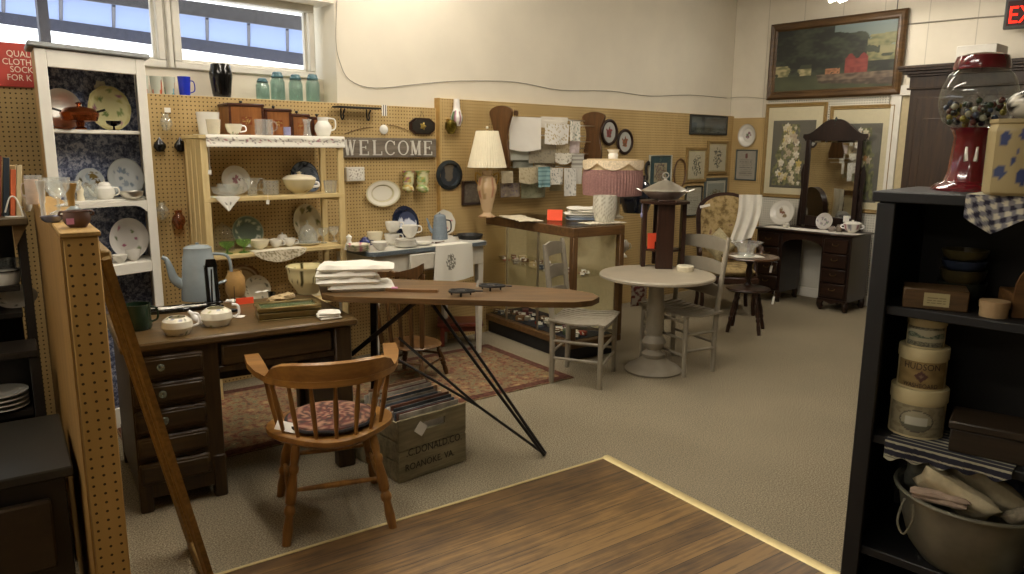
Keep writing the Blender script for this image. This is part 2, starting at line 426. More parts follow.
def stack_cloth(w, d, h, n, seed=0, mess=.15, g=None, M=None, cols=None):
    g = g or G(); rnd = random.Random(seed)
    for i in range(n):
        t = h/n; ww = w*(1-rnd.uniform(0, mess)); dd = d*(1-rnd.uniform(0, mess)); ox = rnd.uniform(-1, 1)*w*mess*.3; an = rnd.uniform(-6, 6)
        c = cols[i % len(cols)] if cols else None
        v = []
        q = G().box(0, 0, 0, ww, dd, t*.97, t*.42)
        MM = Tm(ox, 0, i*t) @ Rz(an)
        if M is not None: MM = M @ MM
        def fn(u, v_, ww=ww, dd=dd, i=i):
            x = (u-.5)*ww; y = (v_-.5)*dd; e = max(abs(u-.5), abs(v_-.5))*2
            return (x, y, (t*.5 if e > .98 else 0)+.25*t*noise.noise(Vector((u*3+i, v_*3, seed)))*(1 if e < .9 else .2))
        N = 14; top = []; bot = []
        vs = []; fs = []
        for j in range(N+1):
            for k in range(N+1):
                u, w_ = k/N, j/N; x = (u-.5)*ww; y = (w_-.5)*dd; e = min(u, 1-u, w_, 1-w_); b = math.sqrt(max(0, 1-(1-min(e/.09, 1))**2))
                zz = t*.5*b+.5*t*noise.noise(Vector((u*4+i*3, w_*4, seed)))*b; vs.append((x, y, t*.5+zz))
        for j in range(N+1):
            for k in range(N+1):
                u, w_ = k/N, j/N; e = min(u, 1-u, w_, 1-w_); b = math.sqrt(max(0, 1-(1-min(e/.09, 1))**2)); vs.append(((u-.5)*ww, (w_-.5)*dd, t*.5-t*.5*b))
        W = N+1; o = W*W
        for j in range(N):
            for k in range(N): a = j*W+k; fs += [(a, a+1, a+W+1, a+W), (o+a, o+a+W, o+a+W+1, o+a+1)]
        for k in range(N): fs += [(k+1, k, o+k, o+k+1), (N*W+k, N*W+k+1, o+N*W+k+1, o+N*W+k), (k*W, k*W+W, o+k*W+W, o+k*W), (k*W+W+N, k*W+N, o+k*W+N, o+k*W+W+N)]
        g.add(vs, fs, MM, c)
    return g
# ================================================================ THE SETTING
cam = bpy.data.cameras.new('camera'); cam.sensor_fit = 'HORIZONTAL'; cam.sensor_width = 36; cam.lens = FPX/1024*36; cam.clip_start = .05
co = bpy.data.objects.new('camera', cam); COL.objects.link(co); co.location = (0, 0, H)
co.matrix_world = Tm(0, 0, H) @ Matrix.Rotation(PI/2-PITCH, 4, 'X') @ Matrix.Rotation(ROLL, 4, 'Z')
sc.camera = co
# carpet
m, t, b, o = nt('beige_carpet'); v = coords(t)
n1 = nz(t, v, 150, 3, .8); n2 = nz(t, v, 1.6, 3)
c = ramp(t, n1, [(.36, hexc('#5f5646')), (.5, hexc('#8c816b')), (.64, hexc('#b5aa92'))])
c2 = ramp(t, n2, [(.3, (.86, .86, .86, 1)), (.7, (1, 1, 1, 1))])
mx = t.nodes.new('ShaderNodeMix'); mx.data_type = 'RGBA'; mx.blend_type = 'MULTIPLY'; mx.inputs[0].default_value = 1; lk(t, c, mx.inputs[6]); lk(t, c2, mx.inputs[7]); lk(t, mx.outputs[2], b.inputs['Base Color'])
b.inputs['Roughness'].default_value = 1; b.inputs['Specular IOR Level'].default_value = .1; bump(t, b, n1, .6, .004)
M_carpet = m
g = G(); g.v = []; Wd = 15.
g.box(-Wd/2+.3, -6, -.1, Wd+.6, 12.6, .1)
struct('floor', g, M_carpet, (C0[0], C0[1], 0), ZL)
# wooden floor area with brass edging
Q = F(605, 459)
def planks(name):
    m, t, b, o = nt(name); c = t.nodes.new('ShaderNodeTexCoord'); s = t.nodes.new('ShaderNodeSeparateXYZ'); lk(t, c.outputs['Object'], s.inputs[0])
    d = t.nodes.new('ShaderNodeMath'); d.operation = 'DIVIDE'; d.inputs[1].default_value = .0825; lk(t, s.outputs[1], d.inputs[0])
    fl = t.nodes.new('ShaderNodeMath'); fl.operation = 'FLOOR'; lk(t, d.outputs[0], fl.inputs[0])
    fr = t.nodes.new('ShaderNodeMath'); fr.operation = 'FRACT'; lk(t, d.outputs[0], fr.inputs[0])
    wn = t.nodes.new('ShaderNodeTexWhiteNoise'); wn.noise_dimensions = '1D'; lk(t, fl.outputs[0], wn.inputs['W'])
    v = coords(t, (1.5, 22, 1)); n = nz(t, v, 2, 6, .65); n3 = nz(t, coords(t), 3.5, 5, .65)
    a = t.nodes.new('ShaderNodeMath'); a.operation = 'MULTIPLY_ADD'; a.inputs[1].default_value = .3; lk(t, wn.outputs['Value'], a.inputs[0]); lk(t, n, a.inputs[2])
    a2_ = t.nodes.new('ShaderNodeMath'); a2_.operation = 'MULTIPLY_ADD'; a2_.inputs[1].default_value = .45; lk(t, n3, a2_.inputs[0]); lk(t, a.outputs[0], a2_.inputs[2])
    col = ramp(t, a2_.outputs[0], [(.58, hexc('#3c2e1f')), (.85, hexc('#6c5231')), (1.05, hexc('#8c6e42'))])
    gp = t.nodes.new('ShaderNodeMath'); gp.operation = 'LESS_THAN'; gp.inputs[1].default_value = .035; lk(t, fr.outputs[0], gp.inputs[0])
    mx = t.nodes.new('ShaderNodeMix'); mx.data_type = 'RGBA'; lk(t, gp.outputs[0], mx.inputs[0]); lk(t, col, mx.inputs[6]); mx.inputs[7].default_value = hexc('#1c120a')
    lk(t, mx.outputs[2], b.inputs['Base Color']); b.inputs['Roughness'].default_value = .42; bump(t, b, n, .15)
    return m
g = G().box(-3, -2.2, -.02, 6, 4.4, .024); struct('floor_wood', g, planks('worn_plank_floor'), (Q[0], Q[1], 0), ZA)
g = G(); g.prism([(-6, .0), (-6, .006), (.02, .006), (.02, .0)], -.002, .014)
struct('trim_1', g, mat('brass_trim', '#d6c48e', .4, metal=.4, var=.08), (Q[0], Q[1], 0), ZA)
g = G(); g.add([(-.012, .014, .004), (-.012, -4.4, .004), (.006, -4.4, .012), (.006, .014, .012), (.03, -4.4, .012), (.03, .014, .012), (.048, -4.4, .001), (.048, .014, .001)], [(0, 1, 2, 3), (3, 2, 4, 5), (5, 4, 6, 7), (0, 3, 5, 7), (1, 6, 4, 2), (0, 7, 6, 1)])
struct('trim_2', g, _mc['brass_trim'], (Q[0], Q[1], 0), ZA)
# walls: local x along the wall, y into it
M_wall = mat('painted_wall', '#ddd5c2', .75, var=.04, scale=2.5)
m, t, b, o = nt('block_wall'); v = coords(t, (1, 1, 1))
w_ = t.nodes.new('ShaderNodeTexCoord'); s_ = t.nodes.new('ShaderNodeSeparateXYZ'); lk(t, w_.outputs['Object'], s_.inputs[0])
d_ = t.nodes.new('ShaderNodeMath'); d_.operation = 'DIVIDE'; d_.inputs[1].default_value = .41; lk(t, s_.outputs[0], d_.inputs[0])
f_ = t.nodes.new('ShaderNodeMath'); f_.operation = 'FRACT'; lk(t, d_.outputs[0], f_.inputs[0])
l_ = t.nodes.new('ShaderNodeMath'); l_.operation = 'LESS_THAN'; l_.inputs[1].default_value = .02; lk(t, f_.outputs[0], l_.inputs[0])
n_ = nz(t, v, 2.2, 4); cc = ramp(t, n_, [(.3, hexc('#cfc7b4')), (.7, hexc('#ddd5c3'))])
mx = t.nodes.new('ShaderNodeMix'); mx.data_type = 'RGBA'; lk(t, l_.outputs[0], mx.inputs[0]); lk(t, cc, mx.inputs[6]); mx.inputs[7].default_value = hexc('#bbb3a1'); lk(t, mx.outputs[2], b.inputs['Base Color']); b.inputs['Roughness'].default_value = .75
M_block = m
CH = 3.62; REC = -.2; SILL = ls(300, 101, 0)[1]
s_r = ls(337, 90, 0)[0]
g0 = ls(180, 44, REC); g1 = ls(309, 72, REC); g2 = ls(309, 13, REC); gm = ls(158, 60, REC)
GB = g1[1]; GT = g2[1]; S0 = -13.
g = G()
g.box((S0)/2, .2, 0, -S0, .4, SILL)                                       # below the sill
g.box(s_r/2, .2, SILL, -s_r, .4, CH-SILL)                                 # right of the windows
g.box((S0+s_r)/2, .2, GT+.05, s_r-S0, .4, CH-GT-.05)                      # above
g.box((S0+s_r)/2, .3, SILL, s_r-S0, .2, GB-.045-SILL)                     # band under the frames, set back
struct('wall_left', g, M_wall, (C0[0], C0[1], 0), ZL)
def window(name, x0, x1):
    w = bpy.data.objects.new(name, None); COL.objects.link(w); w.location = (C0[0], C0[1], 0); w.rotation_euler = (0, 0, ZL); w['kind'] = 'structure'
    g = G(); t_ = .045
    g.box((x0+x1)/2, .22, GB-t_, x1-x0+2*t_, .09, t_, .006); g.box((x0+x1)/2, .22, GT, x1-x0+2*t_, .09, t_+.01, .006)
    g.box(x0-t_/2, .22, GB-.001, t_, .09, GT-GB+.002, .006); g.box(x1+t_/2, .22, GB-.001, t_, .09, GT-GB+.002, .006)
    g.box((x0+x1)/2, .235, GB, x1-x0, .03, .018); g.box(x0+.008, .235, GB, .016, .03, GT-GB); g.box(x1-.008, .235, GB, .016, .03, GT-GB)
    g.build('window_frame', M_white, w)
    G().box((x0+x1)/2, .24, GB+.012, x1-x0-.02, .004, GT-GB-.014).build('pane', M_pane, w)
window('window_1', g0[0], g1[0])
window('window_2', gm[0]-2.4, gm[0])
g = G(); xa = gm[0]+.046; xb = g0[0]-.046
g.box((xa+xb)/2, .25, GB-.045, max(xb-xa, .03), .12, GT-GB+.1, .004); g.box((xa+xb)/2, .175, GB-.045, .03, .03, GT-GB+.1, .006)
struct('trim_3', g, M_white, (C0[0], C0[1], 0), ZL)
g = G().box((S0+s_r)/2, .31, GB-.045, s_r-S0, .03, .001); 
g = G()
# right wall with a doorway casing
dA = rs(893, 100, 0)[0]; dB = rs(903, 100, 0)[0]; DT = rs(905, 96, 0)[1]
g = G(); g.box(5.5, .2, 0, 11, .4, CH); struct('wall_right', g, M_block, (C0[0], C0[1], 0), ZR)
g = G().box(-7, -11.2, 0, 14.4, .3, CH); struct('wall_front', g, M_wall, (C0[0], C0[1], 0), ZL)
g = G().box(-13.1, -5.5, 0, .3, 12, CH); struct('wall_back', g, M_wall, (C0[0], C0[1], 0), ZL)
g = G().box(-6.5, -5.5, CH, 14.5, 13, .2); struct('ceiling', g, mat('ceiling_paint', '#cfc8b6', .8, var=.04, scale=3), (C0[0], C0[1], 0), ZL)
d = bpy.data.objects.new('door_1', None); COL.objects.link(d); d.location = (C0[0], C0[1], 0); d.rotation_euler = (0, 0, ZR); d['kind'] = 'structure'
g = G(); wj = dB-dA; DW = .86
g.box(dA+wj/2, -.02, 0, wj, .04, DT+.09, .004); g.box(dA+wj*1.5+DW, -.02, 0, wj, .04, DT+.09, .004); g.box(dA+wj+DW/2, -.025, DT, DW+2.2*wj, .05, .1, .006)
g.build('door_frame', M_white, d)
g = G().box(dA+wj+DW/2, -.01, .01, DW, .02, DT-.012, .002)
for zz in (.25, 1.1): 
    for xx in (.25, .61): g.box(dA+wj+xx, -.022, zz, .27, .006, .7, .004)
g.build('door_panel', mat('tan_door', '#b9ab86', .5, var=.06), d)
G().ell(dA+wj+.07, -.05, 1.0, .025, .03, .025).build('door_handle', M_brass, d)
# pegboard
M_peg = pegboard('tan_pegboard', '#b09562', '#c1a672', '#4f3c20', rad=.18)
M_pegw = pegboard('white_pegboard', '#cdc9ba', '#d8d4c6', '#55524a', rad=.24)
M_pege = pegboard('tan_pegboard_end', '#a27f43', '#b99355', '#3f2b12', rad=.14)
s1 = ls(436.7, 107, .02)[0]; z1 = ls(300, 100.5, .02)[1]; z2 = ls(583, 107, .05)[1]
g = G().box((S0+s1)/2, -.01, 0, s1-S0, .02, SILL-.002, .002); o = struct('wall_pegboard', g, M_peg, (C0[0], C0[1], 0), ZL)
g = G().box(s1/2+.0, -.03, 0, -s1, .06, z2, .002); struct('wall_pegboard', g, M_peg, (C0[0], C0[1], 0), ZL)
G().box(s1-.004, -.031, 0, .008, .064, z2+.002).build('trim_4', mat('board_edge', '#a8854a', .7), None, True, (C0[0], C0[1], 0), ZL)['kind'] = 'structure'
r1 = rs(766, 118, .02)[0]; zr = rs(745, 118, .02)[1]
g = G().box((r1)/2+.03, -.01, 0, r1-.06, .02, zr, .002); struct('wall_pegboard', g, M_peg, (C0[0], C0[1], 0), ZR)
r2 = dA-.02; zp = rs(830, 97, .02)[1]
g = G().box((r1+r2)/2, -.01, 0, r2-r1-.01, .02, zp+.03, .002); struct('wall_pegboard', g, M_pegw, (C0[0], C0[1], 0), ZR)
g = G().box(r1+.9, -.028, 0, 1.75, .016, .1, .004); struct('baseboard_right', g, M_white, (C0[0], C0[1], 0), ZR)
# cables on the upper wall
pts = []
for x, y in [(337, 0), (336, 40), (340, 62), (350, 80), (375, 88), (420, 84), (460, 81), (515, 82), (560, 90), (610, 91), (650, 96), (690, 95), (727, 98)]:
    p = ls(x, y, .01); pts.append((p[0], -.008, p[1]))
tag(G().tube(smooth(pts), .0028, 6).build('cable', mat('gray_cable', '#8a8374', .6), None, True, (C0[0], C0[1], 0), ZL), 'thin gray cable sagging along the left wall above the pegboard', 'cable')
pts = []
for x, y in [(729, 98), (745, 97), (768, 99)]:
    p = rs(x, y, .01); pts.append((p[0], -.008, p[1]))
tag(G().tube(smooth(pts), .0028, 6).build('cable', _mc['gray_cable'], None, True, (C0[0], C0[1], 0), ZR), 'short cable running from the room corner to the flower picture', 'cable')
pts = []
for x, y in [(900, 25), (930, 22), (975, 18), (1030, 14)]:
    p = rs(x, y, .01); pts.append((p[0], -.01, p[1]))
tag(G().tube(pts, .007, 6).build('cable', _mc['gray_cable'], None, True, (C0[0], C0[1], 0), ZR), 'dark cable leading from the barn painting to the exit sign', 'cable')
# ---- outside the windows: awning over the street front
M_awn = mat('awning_dark', '#5d5e68', .8, var=.15)
m = bpy.data.materials.new('awning_blue'); m.use_nodes = True; t = m.node_tree; t.nodes.clear(); o = t.nodes.new('ShaderNodeOutputMaterial')
tl = t.nodes.new('ShaderNodeBsdfTranslucent'); tl.inputs[0].default_value = hexc('#cdd6ec'); df = t.nodes.new('ShaderNodeBsdfDiffuse'); df.inputs[0].default_value = hexc('#9fb2da')
mx = t.nodes.new('ShaderNodeMixShader'); mx.inputs[0].default_value = .35; lk(t, tl.outputs[0], mx.inputs[1]); lk(t, df.outputs[0], mx.inputs[2]); lk(t, mx.outputs[0], o.inputs[0]); M_awb = m
aw = thing('awning', 'blue cloth awning on dark frame outside the high shop windows', 'awning', (C0[0], C0[1], 0), ZL)
def awl(p, q, off):
    A = ls(p[0], p[1], off); B = ls(q[0], q[1], off); return A, B
OFF = -1.7
def band(name, offs0, l0, offs1, l1, m, th=.02, ribs=0):
    A, B = awl(*l0, offs0); Cc, D = awl(*l1, offs1)
    g = G().sheet(lambda u, v: ((A[0]+(B[0]-A[0])*u)*(1-v)+(Cc[0]+(D[0]-Cc[0])*u)*v, -offs0*(1-v)-offs1*v, (A[1]+(B[1]-A[1])*u)*(1-v)+(Cc[1]+(D[1]-Cc[1])*u)*v), 24, 2, (0, th, 0))
    return g.build(name, m, aw)
band('valance', OFF, ((-60, 15), (322, 68)), OFF, ((-60, 3), (322, 56)), M_awn)
band('awning_cover', OFF+.02, ((-60, 3), (322, 56)), OFF+.9, ((-60, -20), (322, 33)), M_awb)
band('rear_panel', OFF+.92, ((-60, -20), (322, 33)), OFF+.94, ((-60, -34), (322, 19)), M_awn)
for i in range(9):
    u = i/8.
    A, B = awl((-60, 3), (322, 56), OFF); Cc, D = awl((-60, -20), (322, 33), OFF+.86)
    G().rod((A[0]+(B[0]-A[0])*u, -OFF-.03, A[1]+(B[1]-A[1])*u), (Cc[0]+(D[0]-Cc[0])*u, -OFF-.88, Cc[1]+(D[1]-Cc[1])*u-.01), .012).build('rib', M_awn, aw)
p = ls(43, 20, -.5)
tag(G().box(0, 0, 0, .055, .06, 3.6).build('post', M_awn, None, True, LP(p[0], -.5), ZL), 'dark metal post outside the window above the white display hutch', 'post')
w = bpy.data.worlds.new('daylight'); sc.world = w; w.use_nodes = True; bg = w.node_tree.nodes['Background']; bg.inputs[0].default_value = (.93, .97, 1., 1); bg.inputs[1].default_value = 2.6
# ---- lamps
M_tube = emit('fluorescent_tube', '#fff5e6', 1.)
LAMP = 66.
M_tube.node_tree.nodes['Emission'].inputs[1].default_value = LAMP
M_hous = mat('lamp_housing', '#d8d6cc', .4, var=.03)
_e = F(834, -1, 2.97)
def fixture(P, rz, L, label, drop):
    o = thing('ceiling_lamp', label, 'lamp', P, rz, 'fluorescent ceiling lamps')
    g = G(); g.add([(-.09, -L/2, .0), (.09, -L/2, 0), (.05, -L/2, .06), (-.05, -L/2, .06), (-.09, L/2, .0), (.09, L/2, 0), (.05, L/2, .06), (-.05, L/2, .06)], [(0, 1, 2, 3)[::-1], (4, 5, 6, 7), (0, 1, 5, 4), (3, 2, 6, 7)[::-1], (1, 2, 6, 5), (0, 3, 7, 4)[::-1]])
    g.build('housing', M_hous, o)
    for x in (-.045, .045): G().rod((x, -L/2+.03, -.022), (x, L/2-.03, -.022), .016, n=12).build('tube', M_tube, o)
    for y in (-L/3, L/3): G().rod((0, y, .06), (0, y, CH-P[2]-.002), .005).build('hanger', M_iron, o)
    return o
for i, (x, y, z, rz, L) in enumerate([(_e[0], _e[1]-.55, 2.97, 0, 1.1), (-1.1, 3.1, 3.2, .6, 2.4), (-.1, 4.9, 3.2, .6, 2.4), (1.4, 4.0, 3.2, .6, 1.5), (-1.9, .9, 3.25, .6, 2.4), (-2.2, -2.2, 3.2, .6, .9)]):  # only the first shows; the unseen rest are placed and sized for brightness
    fixture((x, y, z), rz, L, 'bare end of a hanging tube lamp above the barn painting' if i == 0 else 'hanging fluorescent tube lamp out of view over the shop floor', 0)
# ================================================================ LEFT: hutch, partition, shelves
def chair_h(): pass
# --- tall white display hutch, turned a little from the wall
ZT = 2.06
hl = F(33, 42, ZT); hr_ = F(144, 55, ZT)
hw = math.dist(hl[:2], hr_[:2]); hrz = math.atan2(hr_[1]-hl[1], hr_[0]-hl[0])
HB = thing('display_hutch', 'tall white open display hutch with dark blue floral lining, left of the pegboard', 'hutch', (hl[0], hl[1], 0), hrz)
hx = (math.cos(hrz), math.sin(hrz)); hy = (-hx[1], hx[0])
def HP(x, y, z=0): return (hl[0]+hx[0]*x+hy[0]*y, hl[1]+hx[1]*x+hy[1]*y, z)
HD = .25
def hz(px, py, x, y=0.): return zover(HP(x, y), px, py)
zs1 = hz(100, 130, hw*.55); zs2 = hz(115, 200, hw*.6); zs3 = hz(136, 262, hw*.8)
M_hside = mat('hutch_side', '#b9955c', .6, var=.15)
g = G(); st = .055
g.box(hw/2, HD/2, ZT-.02, hw+.06, HD+.04, .025, .006); 
g.build('top_board', mat('gray_top', '#8f9292', .6), HB)
g = G().box(.01, HD/2+.01, 0, .02, HD-.02, ZT-.025, .002); g.build('side_panel', M_hside, HB)
g = G().box(hw-.01, HD/2+.01, 0, .02, HD-.02, ZT-.025, .002); g.build('side_panel', M_white, HB)
g = G()
g.box(st/2, .01, 0, st, .022, ZT-.025, .003); g.box(hw-st/2, .01, 0, st, .022, ZT-.025, .003)
g.box(hw/2, .01, ZT-.11, hw-2*st, .02, .085, .003); g.box(hw/2, .01, zs3-.06, hw-2*st, .02, .06, .003); g.box(hw/2, .01, 0, hw-2*st, .02, .12, .003)
arch = [(st, zs2-.11), (st, zs2-.03), (hw-st, zs2-.03), (hw-st, zs2-.11)]
n_ = 14; arch = [(st, zs2-.1)]+[(st+(hw-2*st)*i/n_, zs2-.045-.05*abs(i/n_*2-1)**6) for i in range(n_+1)]+[(hw-st, zs2-.1), (hw-st, zs2-.03), (st, zs2-.03)]
g.prism([(st, zs2-.075)]+[(st+(hw-2*st)*i/n_, zs2-.035-.04*abs(i/n_*2-1)**8) for i in range(n_+1)]+[(hw-st, zs2-.075), (hw-st, zs2-.012), (st, zs2-.012)], .002, .02)
g.build('face_frame', M_white, HB)
for zz in (zs1, zs2, zs3): G().box(hw/2, HD/2+.01, zz-.02, hw-.045, HD-.05, .02, .003).build('shelf', M_white, HB)
# lining
m, t, b, o = nt('blue_floral_lining'); v = coords(t); a = nz(t, v, 48, 5, .7); lk(t, ramp(t, a, [(.4, hexc('#3f4864')), (.5, hexc('#6f7997')), (.6, hexc('#b7bdcf'))]), b.inputs['Base Color']); b.inputs['Roughness'].default_value = .7; M_lining = m
G().box(hw/2, HD-.005, 0, hw-.045, .01, ZT-.03).build('back_panel', M_lining, HB)
_v = (math.sin(math.radians(-30)), math.cos(math.radians(-30))); KS = .8*(_v[0]*hx[0]+_v[1]*hx[1])/(_v[0]*hy[0]+_v[1]*hy[1])
for _c in [q for q in bpy.data.objects if q.parent == HB]:
    _m = Matrix.Identity(4); _m[0][1] = KS; _c.data.transform(_m)
def hpos(px, zz, y=.12):
    """plan point on the shelf at zz, y behind the front"""
    n = hy; P = HP(0, y); q = hit(px, 150, P, n); return (q[0], q[1], zz)
def hplate(label, px, w, zz, col=None, m=None, y=.195, **k): return plate('plate', label, px, 0, w, None, hpos(px, zz, y), zz, m, col, rz=hrz, lean=5, **k)
hplate('large pewter plate standing at the left side of the hutch top shelf', 66, 40, zs1, m=M_silver)
hplate('pale yellow divided plate with painted leaves on the hutch top shelf', 113, 43, zs1, flowers('#d9d3a0', ['#7f9058', '#b6b06a', '#a8788c', '#8a9a60'], 12, 3, .3, .85, .13, '#c9bf86'), y=.2, rip=lambda a, z: 1+.03*abs(math.cos(5*a)))
o = ware('chafing_dish', 'round copper chafing dish with lid and black feet on the hutch top shelf', 'chafing dish', 83, 128, zs1, 34, 14, [(0, 0), (.3, 0), (.32, .1), (.2, .2), (.25, .5), (.9, .6), (1, .95), (1, 1)], mat('copper', '#8c4a26', .25, metal=.9), lid=(13, _mc['copper']), pos=hpos(83, zs1, .085))
dep = dist(hpos(83, zs1, .085))/FPX
for sx in (-1, 1): G().tube(smooth([(sx*14*dep, 0, .09), (sx*20*dep, 0, .1), (sx*23*dep, 0, .105)]), .006).build('handle', M_blackg, o)
solo('saucer', 'small copper saucer below the chafing dish on the hutch', 'saucer', G().lathe(plate_prof(.045)), _mc['copper'], hpos(66, zs1, .06))
p = hpos(106, zs1+.235, .225); solo('plaque', 'small white flower shaped plaque hanging inside the hutch top', 'plaque', G().lathe([(0, 0), (.032, 0), (.036, .006), (.02, .01), (0, .012)], 30, Rx(90), ripple=lambda a, z: 1+.12*math.cos(6*a), col=spots('#dcdac4', ['#b98'], .03, 1, 0, .1, .3)), M_vc, p, hrz)
ware('dish', 'little black footed dish in front of the yellow plate in the hutch', 'dish', 116, 128, zs1, 14, 9, 'goblet', M_blackg, pos=hpos(116, zs1, .07))
# second shelf
hplate('oval landscape plate with a brown tree leaning at the back of the hutch middle shelf', 87, 30, zs2, flowers('#aeb3b5', ['#5a4a28', '#6b5a2c', '#8a96a0', '#4f4a3a'], 7, 5, .2, .7, .24))
hplate('round scenic blue and white plate on the hutch middle shelf, right side', 123, 38, zs2, flowers('#c3c8ca', ['#8291a5', '#96a0ac', '#7e8c98'], 9, 8, .2, .7, .16, '#a5a9a6'))
ware('teapot', 'little white lidded teapot on the hutch middle shelf', 'teapot', 103, 196, zs2, 19, 13, 'teapot', M_china, handle=1, spout=-1, lid=(6, M_china), pos=hpos(101, zs2, .11))
ware('tumbler', 'cut glass tumbler left of the white lidded teapot in the hutch', 'tumbler', 90, 197, zs2, 14, 16, 'tumbler', M_glc, pos=hpos(86, zs2, .1))
ware('bowl', 'small silver edged bowl standing before the scenic plate in the hutch', 'bowl', 128, 194, zs2, 22, 7, 'low', M_silver, pos=hpos(128, zs2, .05))
ware('figurine', 'small pale bird figurine left of the glass tumbler in the hutch', 'figurine', 81, 197, zs2, 8, 20, [(0, 0), (.9, 0), (.9, .06), (.7, .3), (.9, .5), (.4, .75), (.5, .88), (.1, 1)], M_cream, pos=hpos(76, zs2, .1))
ware('tumbler', 'small shot glass tucked beside the hutch upright on the middle shelf', 'tumbler', 68, 196, zs2, 10, 9, 'tumbler', M_glc, pos=hpos(71, zs2, .13))
# third shelf
hplate('white dinner plate with pink sprigs on the hutch lower shelf', 121, 41, zs3, flowers('#dedad4', ['#a8657a', '#7d8a60', '#b5788a', '#6f7c58'], 6, 4, .35, .8, .12), y=.15)
ware('cup', 'little white bowl in front of the sprigged plate in the hutch', 'cup', 112, 257, zs3, 15, 8, 'bowl', M_china, pos=hpos(110, zs3, .07))
ware('cup', 'white floral cup in front of the sprigged plate in the hutch', 'cup', 125, 258, zs3, 14, 11, 'cup', M_vc, col=spots('#dcd8d0', ['#a8657a'], .02, 3, .5, .9, .3), pos=hpos(124, zs3, .08))
# --- red sign on the window
A = ls(-22, 40, .03); B = ls(36, 88, .03)
cx, cz = (A[0]+B[0])/2, (A[1]+B[1])/2; w_, h_ = B[0]-A[0], A[1]-B[1]
o = thing('sign', 'faded red clothing sign with pale lettering on the window ledge', 'sign', LP(cx, .03, cz), ZL)
G().box(0, 0, -h_/2, w_, .01, h_, .002).build('board', mat('faded_red', '#a8362a', .6, var=.2, scale=6), o)
for tx, x, y in (('QUALI', 6, 56), ('CLOTHI', 2, 64), ('SOCK', 10, 72), ('FOR K', 7, 80)):
    p = ls(x, y, .03); k = h_/48
    letters('lettering', tx, 9.6*k, mat('sign_letter', '#e6d8c0', .6), o, Tm(p[0]-cx, -.0075, p[1]-cz), .0008, sx=.88)
# --- pegboard partition end
PA = (-1.207*1.02, 1.99*1.02)
p0 = F(61.5, 233, 1.365); p1 = F(98, 231, 1.365)
PT = math.dist(p0[:2], p1[:2]); PZ = 1.365; PL = 1.5
g = G().box(PT/2, PL/2, 0, PT, PL, PZ-.012, .003)
o = solo('peg_partition', 'tall narrow pegboard partition with a brown stain, its end facing the camera', 'partition', g, M_pege, p0[:2]+(0,), ZA)
G().box(PT/2, PL/2, PZ-.012, PT+.01, PL+.01, .012, .002).build('top_board', wood('cap_wood', '#8a6a36', '#a98648', .6, 'y'), o)
G().box(-.003, PL/2, 0, .004, PL-.002, PZ-.014).build('side_panel', wood('side_ply', '#84622f', '#a07a3f', .6, 'z', .5), o)
def PP(x, y, z=PZ): return AP(p0, x, y, z)
def ppos(px, y): q = hit(px, 200, AP(p0, 0, y), a1); return (q[0], q[1], PZ)
ware('planter', 'small brown footed clay pot with a pink tag on the partition end', 'pot', 76, 226, PZ, 25, 16, [(0, 0), (.6, 0), (.9, .25), (1, .6), (.9, .9), (.96, 1)], mat('brown_clay', '#5b4238', .5), handle=2, hs=(.7, .95), hx=.25, pos=ppos(75, .13))
solo('price_tag', 'pink square price tag stuck on the brown clay pot', 'tag', G().box(0, 0, 0, .017, .002, .015), mat('pink_tag', '#c987a8', .7), ppos(68, .085)[:2]+(PZ+.012,), ZA)
ware('bowl', 'gray blue upturned pottery bowl behind the brown clay pot', 'bowl', 74, 212, PZ, 22, 14, [(0, 0), (1, 0), (.95, .3), (.6, .8), (.25, 1)], mat('gray_pottery', '#7d8684', .4), pos=ppos(73, .32))
ware('goblet', 'tall clear goblet standing behind the pottery on the partition', 'goblet', 60, 208, PZ, 24, 36, 'goblet', M_glc, pos=ppos(58, .55))
ware('tumbler', 'amber glass tumbler between the goblets on the partition', 'tumbler', 72, 200, PZ, 13, 28, 'flare', mat('amber', '#b08c4e', .3), pos=ppos(71, .62))
ware('tumbler', 'tall white mug on the partition edge beside the goblet', 'mug', 42, 210, PZ, 9, 34, 'flare', M_china, pos=ppos(42, .52))
ware('dish', 'shallow lead glass dish on the partition behind the brown pot', 'dish', 48, 217, PZ, 20, 6, 'low', mat('pale_silver', '#8e90a4', .2, metal=.6), pos=ppos(50, .3))
ware('goblet', 'wide clear compote glass at the back of the partition', 'glass', 62, 196, PZ, 30, 24, 'goblet', M_glc, pos=ppos(66, .9))
ware('mug', 'pale pink mug standing at the rear left of the partition', 'mug', 31, 196, PZ, 12, 24, 'mug', mat('pale_pink_china', '#d8c4b2', .3), handle=-1, pos=ppos(33, 1.05))
ware('tumbler', 'clear water glass on the partition behind the pale pink mug', 'tumbler', 33, 190, PZ, 15, 24, 'tumbler', M_glc, pos=ppos(35, 1.28))
ware('tumbler', 'white tumbler between the pink mug and the tall white one', 'tumbler', 40, 192, PZ, 9, 20, 'tumbler', M_china, pos=ppos(41, 1.1))
